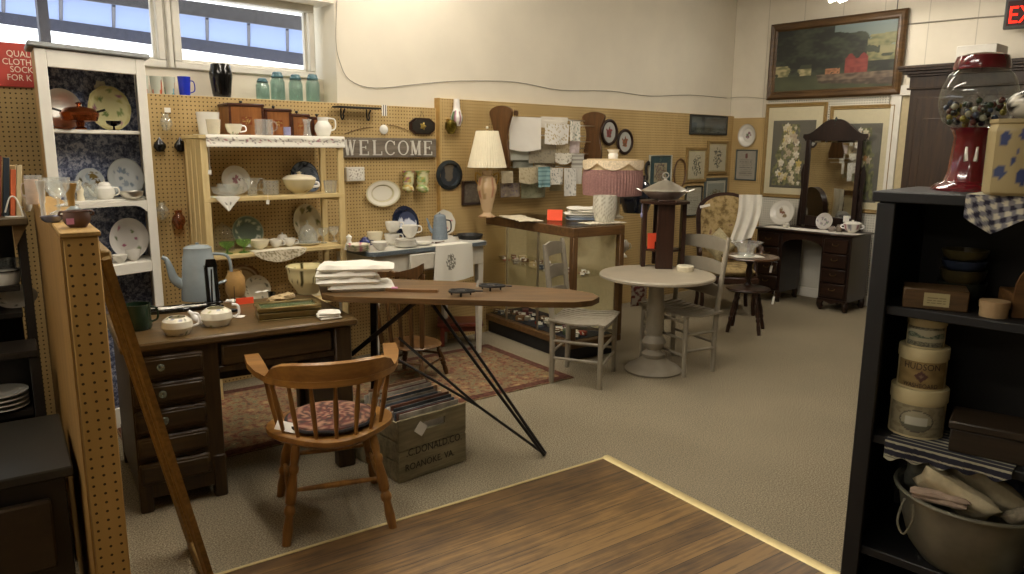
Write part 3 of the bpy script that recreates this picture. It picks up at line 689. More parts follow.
# --- empty gold frame leaning on the partition
bt = F(214, 592); TOPZ = 1.27; tp = F(104, 256, TOPZ)
fr = thing('leaning_picture', 'long empty gilt picture frame leaning against the pegboard partition', 'frame', (bt[0], bt[1], 0), ZA)
dx = (tp[0]-bt[0])*a2[0]+(tp[1]-bt[1])*a2[1]; dy = (tp[0]-bt[0])*a1[0]+(tp[1]-bt[1])*a1[1]
def rail(name, a, b, w=.036):
    a = Vector(a); b = Vector(b); g = G()
    ax = (b-a).normalized(); u = Vector((0, 1, 0)); u = (u-ax*u.dot(ax)).normalized(); n = ax.cross(u)
    pr = [(-w, -.012), (-w, .006), (-w*.6, .012), (-w*.3, .004), (w*.2, .004), (w*.4, .014), (w*.8, .014), (w, .004), (w, -.012)]
    vs = [a+u*p+n*q for p, q in pr]+[b+u*p+n*q for p, q in pr]; k = len(pr)
    g.add(vs, [(i, (i+1) % k, (i+1) % k+k, i+k) for i in range(k)]+[tuple(range(k))[::-1], tuple(range(k, 2*k))])
    return g.build(name, M_goldf, fr)
rail('side_rail', (0, 0, .01), (dx, dy, TOPZ)); sh = Vector((.0, .34, 0)); rail('side_rail', Vector((0, .34, .01)), Vector((dx, dy+.34, TOPZ)))
def crossrail(f):
    a = Vector((dx*f, dy*f, .01+TOPZ*f)); return G().box(a.x, a.y+.17, a.z-.02, .03, .36, .045, .006).build('end_rail', M_goldf, fr)
crossrail(.02); crossrail(.985)
# --- dark shelving at the far left
M_dk = mat('dark_stained_wood', '#1c1712', .45, var=.35, scale=9)
SZ = 1.30
f0 = F(-60, 223, SZ); f1 = F(30, 222, SZ)
LRZ = ZA
ux = (math.cos(LRZ), math.sin(LRZ)); uy = (-ux[1], ux[0])
def SP(x, y, z=0): return (f1[0]+ux[0]*x+uy[0]*y, f1[1]+ux[1]*x+uy[1]*y, z)
f1 = (f1[0]+uy[0]*.2, f1[1]+uy[1]*.2, SZ)
su = thing('shelf_unit', 'dark stained open shelf unit behind the pegboard partition, books on top', 'shelf', SP(0, 0), LRZ)
SW = 1.0; SD = .4
G().box(-SW/2, SD/2, SZ-.03, SW, SD, .03, .004).build('top_board', mat('worn_top', '#4a3b22', .5, var=.3, scale=12), su)
for x in (-SW+.02, -.025): G().box(x, SD/2+.02, .0, .03, SD-.05, SZ-.032, .002).build('side_panel', M_dk, su)
G().box(-SW/2, SD-.01, .0, SW-.1, .015, SZ-.035).build('back_panel', M_dk, su)
zc = [zover(SP(-.3, .05), 10, 292), zover(SP(-.3, .05), 10, 320), zover(SP(-.3, .05), 6, 400)]
for z_ in zc: G().box(-SW/2-.005, SD/2+.015, z_-.02, SW-.09, SD-.06, .02, .002).build('shelf', M_dk, su)
G().prism([(-.052, SZ-.03), (-.001, SZ-.03), (-.02, SZ-.06), (-.05, SZ-.12)], .03, .05).build('bracket', wood('bracket_wood', '#5c4526', '#7a5f38', .5), su)
def spos(px, y, z): q = hit(px, 200, SP(0, y), uy); return (q[0], q[1], z)
# dark step cabinet and chest
q0 = F(82, 466, .70); cw = .9; cd = .5
ch = thing('chest', 'low dark chest with a flat worn top beside the pegboard partition', 'chest', (q0[0]-.025, q0[1], 0), LRZ)
G().box(-cw/2, cd/2, .67, cw, cd, .03, .005).build('top_board', mat('worn_black_top', '#26241f', .38, var=.3, scale=5), ch)
G().box(-cw/2, cd/2, .04, cw-.04, cd-.04, .63, .004).build('body', M_dk, ch)
for x in (-.66, -.24): 
    d_ = G().box(x, -.0, .42, .36, .03, .2, .006).build('drawer', mat('drawer_wood', '#2b2013', .4, var=.2), ch)
    G().rod((x, -.015, .52), (x, -.04, .52), .012, .016).build('knob', M_dk, d_)
G().box(-cw/2, cd/2, 0, cw-.02, cd-.02, .05, .003).build('base', M_dk, ch)
q1 = F(44, 350, .86)
stp = thing('step_cabinet', 'dark low cabinet stepping up behind the chest at the far left', 'cabinet', (q1[0]-.02, q1[1]+.0, 0), LRZ)
sd_ = .2
G().box(-.4, sd_/2, .835, .8, sd_, .025, .004).build('top_board', M_dk, stp); G().box(-.015, sd_/2, 0, .03, sd_-.02, .833, .002).build('side_panel', M_dk, stp); G().box(-.785, sd_/2, 0, .03, sd_-.02, .833, .002).build('side_panel', M_dk, stp)
G().box(-.4, sd_-.015, 0, .74, .01, .833).build('back_panel', M_dk, stp); G().box(-.4, sd_/2, .62, .73, sd_-.04, .02).build('shelf', M_dk, stp)
stack = hit(6, 390, (q1[0], q1[1]+.11), uy)
for i in range(4): solo('plate', 'white plate in the small stack on the far left shelf', 'plate', G().lathe(plate_prof(.085), 32, Rz(i*40)), M_china, (stack[0]-.02, stack[1], .6402+i*.017), 0, 'stacked white plates at the far left')
ware('serving_dish', 'white rectangular enamel dish with dark rim in the far left shelf', 'dish', 3, 291, zc[0], 30, 14, [(0, 0), (.85, 0), (.92, .2), (.97, .92), (1, 1)], M_vc, col=lambda q: hexc('#d8d5ca') if q.z < .042 else hexc('#2b2a28'), pos=spos(-6, .12, zc[0]))
plate('plate', 'white flowered platter leaning in the far left shelf under the enamel dish', 8, 0, 38, 24, spos(4, .14, zc[1]), zc[1], None, flowers('#cfcabd', ['#7a7468', '#8f8a7a'], 8, 3, .6, .85, .1))
for i, px in enumerate((2, 14)): ware('tumbler', ('clear glass at the rim of the far left shelf' if i else 'clear glass standing deepest in the far left shelf'), 'tumbler', px, 250, zc[0], 11, 20, 'tumbler', M_glc, pos=spos(px*1.2-4, .26, zc[0]))
# books on the shelf top
bk = [(-13, 8, 62, '#31434a', 'dark teal spine'), (-4, 7, 60, '#7a3a28', 'rust red'), (4, 7, 58, '#1f2a33', 'near black blue'), (11, 6, 46, '#c9643a', 'orange'), (17, 6, 50, '#cdbb92', 'cream')]
for i, (px, w, h, c_, nm) in enumerate(bk):
    P = spos(px, .1, SZ); k = dist(P)/FPX; bw, bh = w*k*.85, h*k
    o = thing('book', nm+' book leaning upright on the dark shelf top at the far left', 'book', P, LRZ, 'books at the far left')
    M = Ry(6)
    G().box(0, .07, .0, bw*.7, .13, bh*.98, .001, M).build('pages', M_paper, o)
    g = G(); g.box(-bw*.4, .068, 0, bw*.08, .145, bh, .001, M); g.box(bw*.4, .068, 0, bw*.08, .145, bh, .001, M); g.box(0, -.003, 0, bw*.8, .004, bh, .001, M); g.build('cover', mat('book_'+str(i), c_, .6), o)
P = spos(10, .03, SZ); g = G()
g.tube(smooth([(-.02, 0, .004), (-.005, -.015, .004), (.03, -.015, .004), (.035, -.01, .01), (.02, 0, .07), (0, 0, .075), (-.02, 0, .02)]), .003, 6); solo('book_stand', 'bent white wire stand in front of the far left books', 'stand', g, M_white, P, LRZ)
for px, w, h, nm in ((27, 10, 24, 'small white cup in front of the partition glasses, next to the books'),):
    ware('cup', nm, 'cup', px, 212, SZ, w, 16, 'cup', M_china, handle=-1, pos=spos(27, .3, SZ))
solo('box', 'small tan cardboard box standing behind the far left books', 'box', G().box(0, 0, 0, .09, .06, .19, .002), mat('cardboard', '#a88c5c', .8), spos(6, .3, SZ), LRZ)
# ================================================================ window ledge
def ledge(px, w, h): k = ls(px, 95, -.07); return LP(k[0], -.07, SILL)
for i, (px, c_) in enumerate(((147, ['#b8683c', '#567a5a']), (157, ['#c8602c', '#b04a3a', '#4f6c58']), (170, ['#4a8aa0', '#c07048', '#5a8a6a']))):
    ware('tumbler', ['small printed glass half hidden behind the hutch edge', 'orange printed juice glass on the window ledge', 'blue printed juice glass beside the blue pitcher'][i], 'glass', px, 95, SILL, 11.5, 17, 'tumbler', vcol('printed_glass', .15), group='printed juice glasses on the window ledge', col=spots('#b9bdb0', c_, .026, 14, .8, 1.05, .3, i), pos=ledge(px-(3.5 if i == 0 else 0), 0, 0), n=24)
o = ware('pitcher', 'cobalt blue glass pitcher on the window ledge', 'pitcher', 186, 96, SILL, 12.5, 18, 'tumbler', mat('cobalt', '#1c2fae', .1, var=.1, coat=.5), handle=1, hs=(.15, .8), hx=.6, pos=ledge(185, 0, 0))
ware('vase', 'large shiny black vase with white highlight on the window ledge', 'vase', 223, 97, SILL, 22, 31.5, [(0, 0), (.72, 0), (.8, .1), (.98, .6), (1, .72), (.82, .97), (.78, 1)], M_blackg, pos=ledge(222, 0, 0))
for i, (px, w, h, nm) in enumerate(((263, 13, 21, 'shortest'), (278, 14, 27.5, 'tallest'), (296, 13.5, 26, 'third'), (313, 13.5, 27, 'last'))):
    P = ledge(px, 0, 0); k = dist(P)/FPX; r = w*k/2; hh = h*k
    lab = ['shortest aqua glass canning jar, nearest the black vase', 'tallest aqua glass canning jar on the window ledge', 'aqua canning jar between the tallest one and the end one', 'aqua canning jar at the end of the ledge by the window reveal'][i]
    o = thing('canning_jar', lab, 'jar', P, face(P), 'aqua canning jars on the window ledge')
    G().lathe(open_([(0, 0), (r*.92, 0), (r, .006), (r, hh*.66), (r*.78, hh*.76), (r*.78, hh*.82)], .003), 24).build('body', M_teal, o)
    G().lathe([(0, hh*.8), (r*.82, hh*.8), (r*.84, hh*.86), (r*.7, hh*.9), (r*.66, hh*.97), (r*.5, hh), (0, hh)], 24).build('lid', mat('aqua_lid', '#4d7078', .25, var=.1), o)
    G().tube([(r*.84*math.cos(a), r*.84*math.sin(a), hh*.8) for a in [2*PI*j/20 for j in range(20)]], .0015, 5, closed=True).build('wire', M_iron, o)
# ================================================================ pine shelf unit against the wall
U0 = ls(204, 200, .36)[0]; U1 = ls(345, 200, .36)[0]; UD = .30; UF = .36
UZ = ls(270, 139.5, UF)[1]; uw = U1-U0
un = thing('pine_shelf', 'open pale pine shelf unit loaded with glass and china against the pegboard', 'shelf', LP(U0, UF), ZL)
zA = ls(275, 196, UF)[1]; zB = ls(275, 251, UF)[1]; zC = zB-.36
def plank(x, y, z, sx, sy, sz, nm='post', m=None): return G().box(x, y, z, sx, sy, sz, .003).build(nm, m or M_pinez, un)
for x in (.02, uw-.02):
    plank(x, .012, 0, .04, .024, UZ); plank(x, UD-.035, 0, .04, .024, UZ)
    if x < .1:
        for k in range(3): plank(.006, .05+k*.078, .0, .012, .07, UZ-.002, 'side_board')
    for z in (zA, zB, zC): plank(x, UD/2-.01, z-.05, .018, UD-.08, .03, 'cleat', M_pine)
plank(uw/2, UD/2-.01, UZ, uw+.02, UD, .022, 'top_board', M_pine)
for z in (zA, zB, zC):
    plank(uw/2, UD/2-.0, z-.02, uw-.03, UD-.06, .02, 'shelf', M_pine)
    plank(uw/2, .004, z-.024, uw-.0, .012, .026, 'shelf_lip', M_pine)
ZU = UZ+.022
def up_(px, off=.2): s = ls(px, 150, off)[0]; return LP(s, off, 0)
# embroidered runner over the top edge
A0 = ls(207, 150, UF+.02)[0]-U0; A1 = ls(345, 150, UF+.02)[0]-U0; rw = A1-A0; DZ = ls(270, 139, UF+.02)[1]-ls(270, 149.5, UF+.02)[1]
def run_col(q):
    if q.y > -.012: return hexc('#e9e5d8')
    n = noise.noise(Vector((q.x*60, q.z*90, 2)))
    if abs(q.z-(ZU-.03)-.008*math.sin(q.x*70)) < .012 and n > .12: return hexc('#8a7f78') if noise.noise(Vector((q.x*30, 5, 2))) < .15 else hexc('#b0787c')
    return hexc('#e9e5d8')
pth = [(.2, ZU+.002), (.1, ZU+.002), (.0, ZU+.002), (-.012, ZU+.001), (-.016, ZU-.006)]+[(-.016-.002*math.sin(k*.7), ZU-.006-(DZ)*k/12) for k in range(1, 13)]
solo('table_runner', 'white runner with embroidered edge draped over the top of the pine shelf', 'runner', G().sheet(lambda u, v: (A0+rw*u, pth[round(v*16)][0]+.003*math.sin(u*23)*(v > .4), pth[round(v*16)][1]), 110, 16, (0, -.0015, .0018), col=run_col), M_vcloth, LP(U0, UF), ZL)
ZU += .005
ware('pot', 'ribbed white flower pot at the left end of the pine shelf top', 'pot', 210, 138, ZU, 22, 21, 'tumbler', M_china, pos=up_(210, .2), ripple=lambda a, z: 1+.012*math.sin(z*260))
ware('mug', 'small cream tumbler in front of the ribbed white flower pot', 'mug', 215, 138, ZU, 14, 14, 'tumbler', M_cream, pos=up_(215, .335))
ware('cup', 'flowered teacup before the largest wooden canister', 'cup', 236, 138, ZU, 16, 10, 'cup', M_vc, handle=1, col=spots('#e9e2cc', ['#8e4a3c', '#6f7a48'], .03, 10, .6, 1, .22), pos=up_(235, .3))
# wooden canisters
M_can = wood('canister_wood', '#6b401f', '#8c5a30', .35, 'z', .8); M_cand = wood('canister_dark', '#2e150a', '#4a2412', .4)
for i, (x0, x1, yt, lab) in enumerate(((222, 258, 103, 'largest wooden canister with knobbed lid on the pine shelf'), (259, 286, 108, 'second largest wooden canister on the pine shelf'), (286, 305, 113, 'third wooden canister, right of the second largest'), (307, 324, 116, 'smallest wooden canister behind the white pitcher'))):
    a = ls(x0, 130, .14)[0]; b = ls(x1, 130, .14)[0]; w = (b-a)*.93; h = (ls((x0+x1)/2, yt+1, .14)[1]-ZU)
    o = thing('canister', lab, 'canister', LP((a+b)/2+.01, .145, ZU), ZL+math.radians(-6), 'graduated wooden canisters')
    dd = min(w, .22)
    G().box(0, 0, 0, w, dd, h-.02, .004).build('body', M_can, o)
    G().box(0, 0, h-.02, w+.012, dd+.012, .02, .006).build('lid', M_cand, o)
    G().lathe([(0, 0), (.006, 0), (.006, .006), (.012, .012), (.008, .02), (0, .021)], 14, Tm(0, 0, h)).build('knob', M_iron, o)
    g = G()
    for sx in (-1, 1): g.box(sx*(w/2-.008), -dd/2-.002, 0, .014, .004, h-.022)
    g.build('corner_strip', M_cand, o)
    g = G(); g.paint(w*.3, h*.25, 14, 10, lambda u, v: hexc('#a08a4a') if noise.noise(Vector((u*6, v*6, i))) > .18 and abs(u-.5)+abs(v-.5) < .5 else hexc('#74390f'), M=Tm(0, -dd/2-.0012, h*.45), th=.001); g.build('emblem', M_vm, o)
ware('mug', 'clear pressed glass mug before the second canister', 'mug', 265, 138, ZU, 17, 15, 'mug', M_glc, handle=1, pos=up_(265, .33))
ware('jar', 'tiny lavender box shaped jar before the third canister', 'jar', 288, 138, ZU, 7, 8, 'mug', mat('lavender', '#8f90b8', .4), pos=up_(288, .31))
ware('vase', 'small frosted glass vase left of the white pitcher', 'vase', 308, 138, ZU, 9.5, 16, [(0, 0), (.9, 0), (.8, .1), (.6, .5), (.7, .8), (1, 1)], M_glc, pos=up_(308, .3))
ware('pitcher', 'white milk pitcher with handle at the right end of the pine shelf top', 'pitcher', 326, 138, ZU, 17, 18, 'pitcher', M_china, handle=1, hs=(.3, .95), pos=up_(324, .28))
# shelf A
o = plate('plate', 'white plate with a red flower standing on the upper pine shelf', 235, 0, 29, None, up_(235, .13), zA, None, flowers('#cdc6b8', ['#7a3c3c', '#8d5050'], 5, 2, .0, .3, .16, None), rz=ZL)
def ua(px, off=.25): return up_(px, off)
ware('bowl', 'pressed glass bowl at the left of the upper pine shelf', 'bowl', 225, 192, zA+.005, 32, 8.5, 'low', M_glc, pos=ua(225))
ware('bowl', 'smaller glass bowl nested in the pressed glass bowl', 'bowl', 225, 188, zA+.026, 22, 8, 'low', M_glc, pos=ua(226))
ware('pitcher', 'clear glass pitcher on the upper pine shelf', 'pitcher', 250, 192, zA, 18, 17, 'flare', M_glc, handle=1, hs=(.3, .95), pos=ua(250))
ware('creamer', 'clear glass creamer between the glass pitcher and the casserole', 'creamer', 268, 191, zA, 15, 14, 'mug', M_glc, handle=-1, pos=ua(269))
ware('casserole', 'cream lidded casserole with painted sprig on the upper pine shelf', 'casserole', 297, 190, zA, 32, 14, 'bowl', M_vc, handle=1, hs=(.5, .8), hx=.22, lid=(8, M_cream), col=spots('#dccfa4', ['#5f7048', '#8a6a40'], .06, 6, .6, 1, .12, 4), pos=ua(298, .26))
for i, (px, w, off, c_) in enumerate(((306, 30, .065, '#3a4656'), (309, 25, .092, '#46566e'), (313, 18, .12, '#5e6e86'))):
    plate('plate', ['largest blue transferware plate behind two smaller ones', 'middle blue transferware plate of the leaning three', 'smallest blue transferware plate leaning in front of two others'][i], px, 0, w, None, up_(px-3, off), zA, None, flowers('#7a879a', [c_, '#2c3648', c_], 16, i, .2, .9, .14, '#2a3242'), rz=ZL, lean=5, group='blue transferware plates')
ware('tumbler', 'small clear tumbler at the right end of the upper pine shelf', 'tumbler', 324, 189, zA, 13, 12, 'tumbler', M_glc, pos=ua(329, .27))
def napkin(px, py0, w, h, z, lab, pts=3):
    s, _ = ls(px, 200, UF+.016); k = .006
    g = G().sheet(lambda u, v: ((u-.5)*w*(1-v*.97), -.006-.004*math.sin(u*9), -h*v+.001), 12, 10, (0, .002, 0), col=lambda q: hexc('#8d8a7c') if abs(q.x) < w*.12 and abs(q.z+h*.45) < h*.12 and noise.noise(q*160) > 0 else hexc('#ebe7da'))
    g.box(0, .06, -.0008, w, .12, .0022, col=hexc('#ebe7da')); return solo('napkin', lab, 'napkin', g, M_vcloth, LP(s, UF+.012, z), ZL)
napkin(228, 196, .155, .085, zA+.004, 'white embroidered napkin hanging as a point from the upper pine shelf')
def tagm(name, lab, P, rz, w=.02, h=.026, strg=.05, mm=None):
    o = thing(name, lab, 'tag', P, rz); G().box(0, 0, -h, w, .0012, h, M=Ry(8)).build('card', mm or M_paper, o); G().rod((0, 0, -.002), (.001, 0, strg), .0009, n=5).build('string', M_paper, o); return o
p = ls(268, 200, UF+.03); tagm('price_tag', 'small white price tag hanging below the glass creamer', LP(p[0], UF+.03, p[1]), ZL, strg=.04)
p = ls(210, 170, UF+.03); tagm('price_tag', 'white price tag on a long string at the pine shelf left post', LP(p[0], UF+.03, p[1]), ZL, strg=.13)
# shelf B
plate('plate', 'sage green plate with a white flower ring on the lower pine shelf', 245, 0, 32, None, up_(244, .12), zB, None, lambda R: spots('#5f6d5c', ['#b9c0ac'], R, 16, .68, .76, .11, 2, '#aaa98e'), rz=ZL)
plate('plate', 'cream oval platter with ivy sprays on the lower pine shelf', 311, 0, 31, 38, up_(306, .08), zB, None, flowers('#b9ad8c', ['#6b6a3c', '#54522e', '#7a7040'], 6, 5, .6, .8, .16), rz=ZL)
ware('cloche', 'clear glass dome at the far left of the lower pine shelf', 'dome', 219, 243, zB, 22, 28, [(0, 0), (1, 0), (1, .45), (.85, .72), (.4, .9), (.12, .93), (.14, 1)], M_gl, pos=up_(217, .15))
ware('goblet', 'green glass sherbet dish, left one of the green pair', 'glass', 221, 250, zB, 15, 12, 'goblet', M_glg, pos=up_(221, .31), group='green glass sherbet dishes')
ware('goblet', 'green glass sherbet dish, right one of the green pair', 'glass', 236, 249, zB, 15, 13, 'goblet', M_glg, pos=up_(238, .31), group='green glass sherbet dishes')
ware('bowl', 'plain cream bowl on the lower pine shelf beside the green glass', 'bowl', 255, 245, zB+.004, 20, 9.5, 'bowl', M_cream, pos=up_(254, .26))
for i, px in enumerate((271, 285)):
    ware('cup', ['white cup in front of the stack, beside the plain cream bowl', 'white cup beside the glass bell on the lower pine shelf'][i], 'cup', px, 244, zB+.004, 12, 8, 'cup', M_china, handle=1, pos=up_(px, .24))
ware('bowl', 'white lidded sugar bowl behind the two white cups', 'sugar bowl', 276, 242, zB, 16, 8, 'teapot', M_china, handle=2, lid=(5, M_china), pos=up_(278, .13))
ware('bell', 'clear glass bell shaped butter cover on the lower pine shelf', 'butter dish', 303, 241, zB+.0135, 19, 22, [(0, 0), (1, 0), (.95, .35), (.7, .65), (.3, .78), (.1, .85), (.16, 1)], M_glc, pos=up_(304, .2))
ware('saucer', 'white tray under the clear glass butter cover', 'tray', 304, 242, zB, 26, 2.4, 'low', M_china, pos=up_(304, .2))
ware('goblet', 'clear stemmed glass right of the butter cover', 'glass', 320, 241, zB, 10, 15, 'goblet', M_glc, pos=up_(320, .2), group='clear stemmed glasses on the lower pine shelf')
ware('goblet', 'clear stemmed glass by the right post of the lower pine shelf', 'glass', 329, 241, zB, 10, 15, 'goblet', M_glc, pos=up_(331, .18), group='clear stemmed glasses on the lower pine shelf')
s_, _ = ls(281, 250, UF+.018); k = .4
g = G().sheet(lambda u, v: ((u-.5)*.36, -.004-.006*math.cos(u*14)*v, .003-.075*v*math.sin(PI*u)**.6), 40, 8, (0, .002, 0), col=lambda q: hexc('#d8ceb4') if noise.noise(q*130) > -.15 else hexc('#9b8d6c'))
g.box(0, .05, .002, .34, .11, .0022, col=hexc('#e2dac4')); solo('doily', 'round crocheted doily hanging over the edge of the lower pine shelf', 'doily', g, M_vcloth, LP(s_, UF+.014, zB+.002), ZL)
# bottom shelf
ZCc = ls(250, 287, .2)[1]
plate('plate', 'brown banded dinner plate standing behind the amber jar on the bottom pine shelf', 236, 0, 38, None, up_(236, .12), zC, None, lambda R: (lambda q: hexc('#7a5a3c') if abs(math.hypot(q.x, q.y)/R-.72) < .03 or abs(math.hypot(q.x, q.y)/R-.95) < .05 else hexc('#cdbf9e')), rz=ZL, lean=10)
plate('plate', 'saucer with gray border leaning on the bottom pine shelf', 250, 0, 28, None, up_(250, .2), zC, None, flowers('#cfc6ae', ['#6f6a58'], 12, 2, .7, .8, .1), rz=ZL)
ware('figurine', 'pale china cottage figurine on the bottom pine shelf', 'figurine', 313, 265, zC, 20, 34, [(0, 0), (1, 0), (1, .3), (.7, .35), (.75, .6), (.4, .7), (.45, .9), (.1, 1)], M_cream, pos=up_(311, .15))
ware('tumbler', 'small dark glass on the bottom pine shelf beside the saucer', 'tumbler', 262, 283, zC, 7, 12, 'tumbler', M_blackg, pos=up_(264, .28))
# ================================================================ things hanging on the left wall
def wallbox(x0, y0, x1, y1, off, W='L'):
    f = ls if W == 'L' else rs; xm, ym = (x0+x1)/2, (y0+y1)/2
    a = f(x0, ym, off); b = f(x1, ym, off); t = f(xm, y0, off); u = f(xm, y1, off)
    s = (a[0]+b[0])/2; z = (t[1]+u[1])/2
    return (LP if W == 'L' else RP)(s, off, z), abs(b[0]-a[0]), t[1]-u[1], (ZL if W == 'L' else ZR)
POFF = .022; P2 = .062
M_vpc = vcol('painted_canvas', .55)
def picture(lab, x0, y0, x1, y1, fw, fm, art, off=POFF, W='L', nx=40, ny=50, matc=None, mw=0, depth=.022, cat='picture', gl=True, name='framed_picture', group=None, tilt=0.):
    P, w, h, rz = wallbox(x0, y0, x1, y1, off+depth, W)
    o = thing(name, lab, cat, P, rz, group)
    if tilt: o.rotation_euler = (math.radians(tilt), 0, rz)
    g = G(); e = fw
    pr = [(0, 0), (0, -.6), (.25, -1), (.6, -.8), (.8, -.9), (1, -.45), (1, 0)]
    vs = []; K = len(pr)
    for (sx, sz) in ((-1, -1), (1, -1), (1, 1), (-1, 1)):
        for a, b in pr: vs.append((sx*(w/2-a*e), b*depth+depth, sz*(h/2-a*e)))
    fs = [(i*K+j, i*K+(j+1) % K, ((i+1) % 4)*K+(j+1) % K, ((i+1) % 4)*K+j) for i in range(4) for j in range(K)]
    g.add(vs, fs); g.sharp = 20; g.build('frame', fm, o)
    iw, ih = w-2*e, h-2*e
    if matc:
        m1 = mw if isinstance(mw, (tuple, list)) else (mw, mw, mw)
        G().box(0, depth*.62, -ih/2, iw, .003, ih).build('mat_board', mat('mat_'+matc, matc, .85, var=.03), o)
        aw_, ah = iw-2*m1[0], ih-m1[1]-m1[2]; az = (m1[2]-m1[1])/2
        g = G().paint(aw_, ah, nx, ny, art, M=Tm(0, depth*.62-.005, az)); g.build('print', M_vpc, o)
    else:
        g = G().paint(iw, ih, nx, ny, art, M=Tm(0, depth*.55, 0)); g.build('print', M_vpc, o)
    if gl: G().box(0, depth*.3, -ih/2, iw, .0015, ih).build('glass', M_pane, o)
    return o
def N(x, y, s=0., f=1): return noise.noise(Vector((x*f, y*f, s)))
def mixc(a, b, t): t = max(0, min(1, t)); return tuple(a[i]+(b[i]-a[i])*t for i in range(4))
def H_(*c): return [hexc(x) for x in c]
# iron wall shelf
P, w, h, rz = wallbox(332, 107, 375, 116, P2-.02)
o = thing('iron_shelf', 'narrow dark iron wall shelf with scrolled brackets above the welcome sign', 'shelf', (P[0], P[1], P[2]), ZL)
G().box(0, -.045, h/2-.012, w, .09, .012, .003).build('shelf_board', M_iron, o)
for sx in (-1, 1): G().tube(smooth([(sx*w*.3, .0, h/2-.014), (sx*w*.3, 0, h/2-.07), (sx*w*.3, -.02, h/2-.09), (sx*w*.3, -.035, h/2-.075), (sx*w*.3, -.03, h/2-.05), (sx*w*.3, -.055, h/2-.02)]), .006, 6).build('bracket', M_iron, o)
P, w, h, rz = wallbox(379.5, 124, 387.5, 135, POFF)
solo('porcelain_knob', 'small round white porcelain knob on the pegboard right of the iron shelf', 'knob', G().lathe([(0, 0), (w/2, 0), (w/2, .008), (w*.3, .016), (0, .02)], 20, Rx(90)), M_china, P, ZL)
P, w, h, rz = wallbox(382, 105, 387, 116, POFF)
g = G().paint(w, h, 12, 4, lambda u, v: hexc('#f0eee4') if int(u*5) % 2 == 0 else hexc('#2a2a28')); solo('label_card', 'tiny black and white striped card beside the iron shelf', 'card', g, M_vm, P, ZL)
# hexagonal plaque
P, w, h, rz = wallbox(409, 118, 434, 134.5, POFF)
o = thing('plaque', 'dark eight sided wooden plaque with a gilt flower right of the iron shelf', 'plaque', P, ZL)
def octo(w, h, k=.28): return [(-w/2, -h*.22), (-w*k, -h/2), (w*k, -h/2), (w/2, -h*.22), (w/2, h*.22), (w*k, h/2), (-w*k, h/2), (-w/2, h*.22)]
G().prism(octo(w, h), -.014, .0).build('board', M_dwood, o); G().prism(octo(w*.84, h*.8), -.02, -.0142).build('raised_panel', mat('plaque_black', '#25211a', .4), o)
G().lathe([(0, 0), (h*.2, 0), (h*.12, .006), (0, .008)], 20, Tm(0, -.02, 0) @ Rx(90), ripple=lambda a, z: 1+.3*math.cos(5*a)).build('emblem', mat('gilt', '#8f7a3a', .4, metal=.5), o)
G().tube([(-.02, -.004, h/2), (0, -.004, h/2+.05), (.02, -.004, h/2)], .0015, 5).build('hanging_wire', M_iron, o)
# WELCOME sign
P, w, h, rz = wallbox(341, 138, 435.5, 157.5, POFF+.02)
o = thing('sign', 'weathered gray board sign with white serif letters WELCOME', 'sign', P, ZL)
G().box(0, 0, -h/2, w, .02, h, .002).build('board', wood('weathered_board', '#4f463c', '#7a7062', .8), o)
def stroke(g, a, b, t, d=.004, y=-.0145):
    a = Vector((a[0], 0, a[1])); b = Vector((b[0], 0, b[1])); u = (b-a).normalized(); n = Vector((-u.z, 0, u.x))*t/2
    pl_ = [a-n, b-n, b+n, a+n]; g.prism([(q.x, q.z) for q in pl_], y, y+d)
def serif_word(word, x0, x1, zb, zt, spacing, parent, m):
    Hh = zt-zb; T = Hh*.16; th = Hh*.06; n = len(word); cw = (x1-x0)/n
    for i, ch in enumerate(word):
        g = G(); X = x0+i*cw+cw*.08; Wc = cw*.84
        def S(a, b, t=T): stroke(g, (X+a[0]*Wc, zb+a[1]*Hh), (X+b[0]*Wc, zb+b[1]*Hh), t)
        if ch == 'W': S((.12, 1), (.3, 0)); S((.3, 0), (.5, .9), th); S((.5, .9), (.68, 0)); S((.68, 0), (.9, 1), th); S((0, .97), (.24, .97), th); S((.38, .97), (.6, .97), th); S((.78, .97), (1, .97), th)
        if ch in 'EL': S((.24, 0), (.24, 1)); S((.08, .03), (.9, .03), th); S((.08, .97), (.4 if ch == 'L' else .88, .97), th); S((.88, 0), (.88, .25), th)
        if ch == 'E': S((.24, .52), (.66, .52), th); S((.85, .78), (.85, 1), th); S((.66, .4), (.66, .62), th)
        if ch == 'M': S((.14, 0), (.14, 1), th); S((.18, 1), (.5, .05)); S((.5, .05), (.82, 1), th); S((.84, 0), (.84, 1)); S((0, .03), (.28, .03), th); S((.7, .03), (1, .03), th); S((0, .97), (.2, .97), th); S((.82, .97), (1, .97), th)
        if ch in 'CO':
            a0, a1_ = (40, 320) if ch == 'C' else (0, 360); k = 22; out = []; inn = []
            for j in range(k+1):
                a = math.radians(a0+(a1_-a0)*j/k); out.append((X+Wc*.5+Wc*.5*math.cos(a), zb+Hh*.5+Hh*.5*math.sin(a))); inn.append((X+Wc*.5+(Wc*.5-T*.75*(.4+.6*abs(math.cos(a))))*math.cos(a), zb+Hh*.5+(Hh*.5-th)*math.sin(a)))
            for j in range(k): g.prism([out[j], out[j+1], inn[j+1], inn[j]], -.0145, -.0105)
            if ch == 'C': S((.86, .68), (.86, .95), th)
        g.build('letter', m, parent)
serif_word('WELCOME', -w*.49, w*.47, -h*.38, h*.38, 0, o, mat('sign_white', '#cfccc2', .7, var=.1))
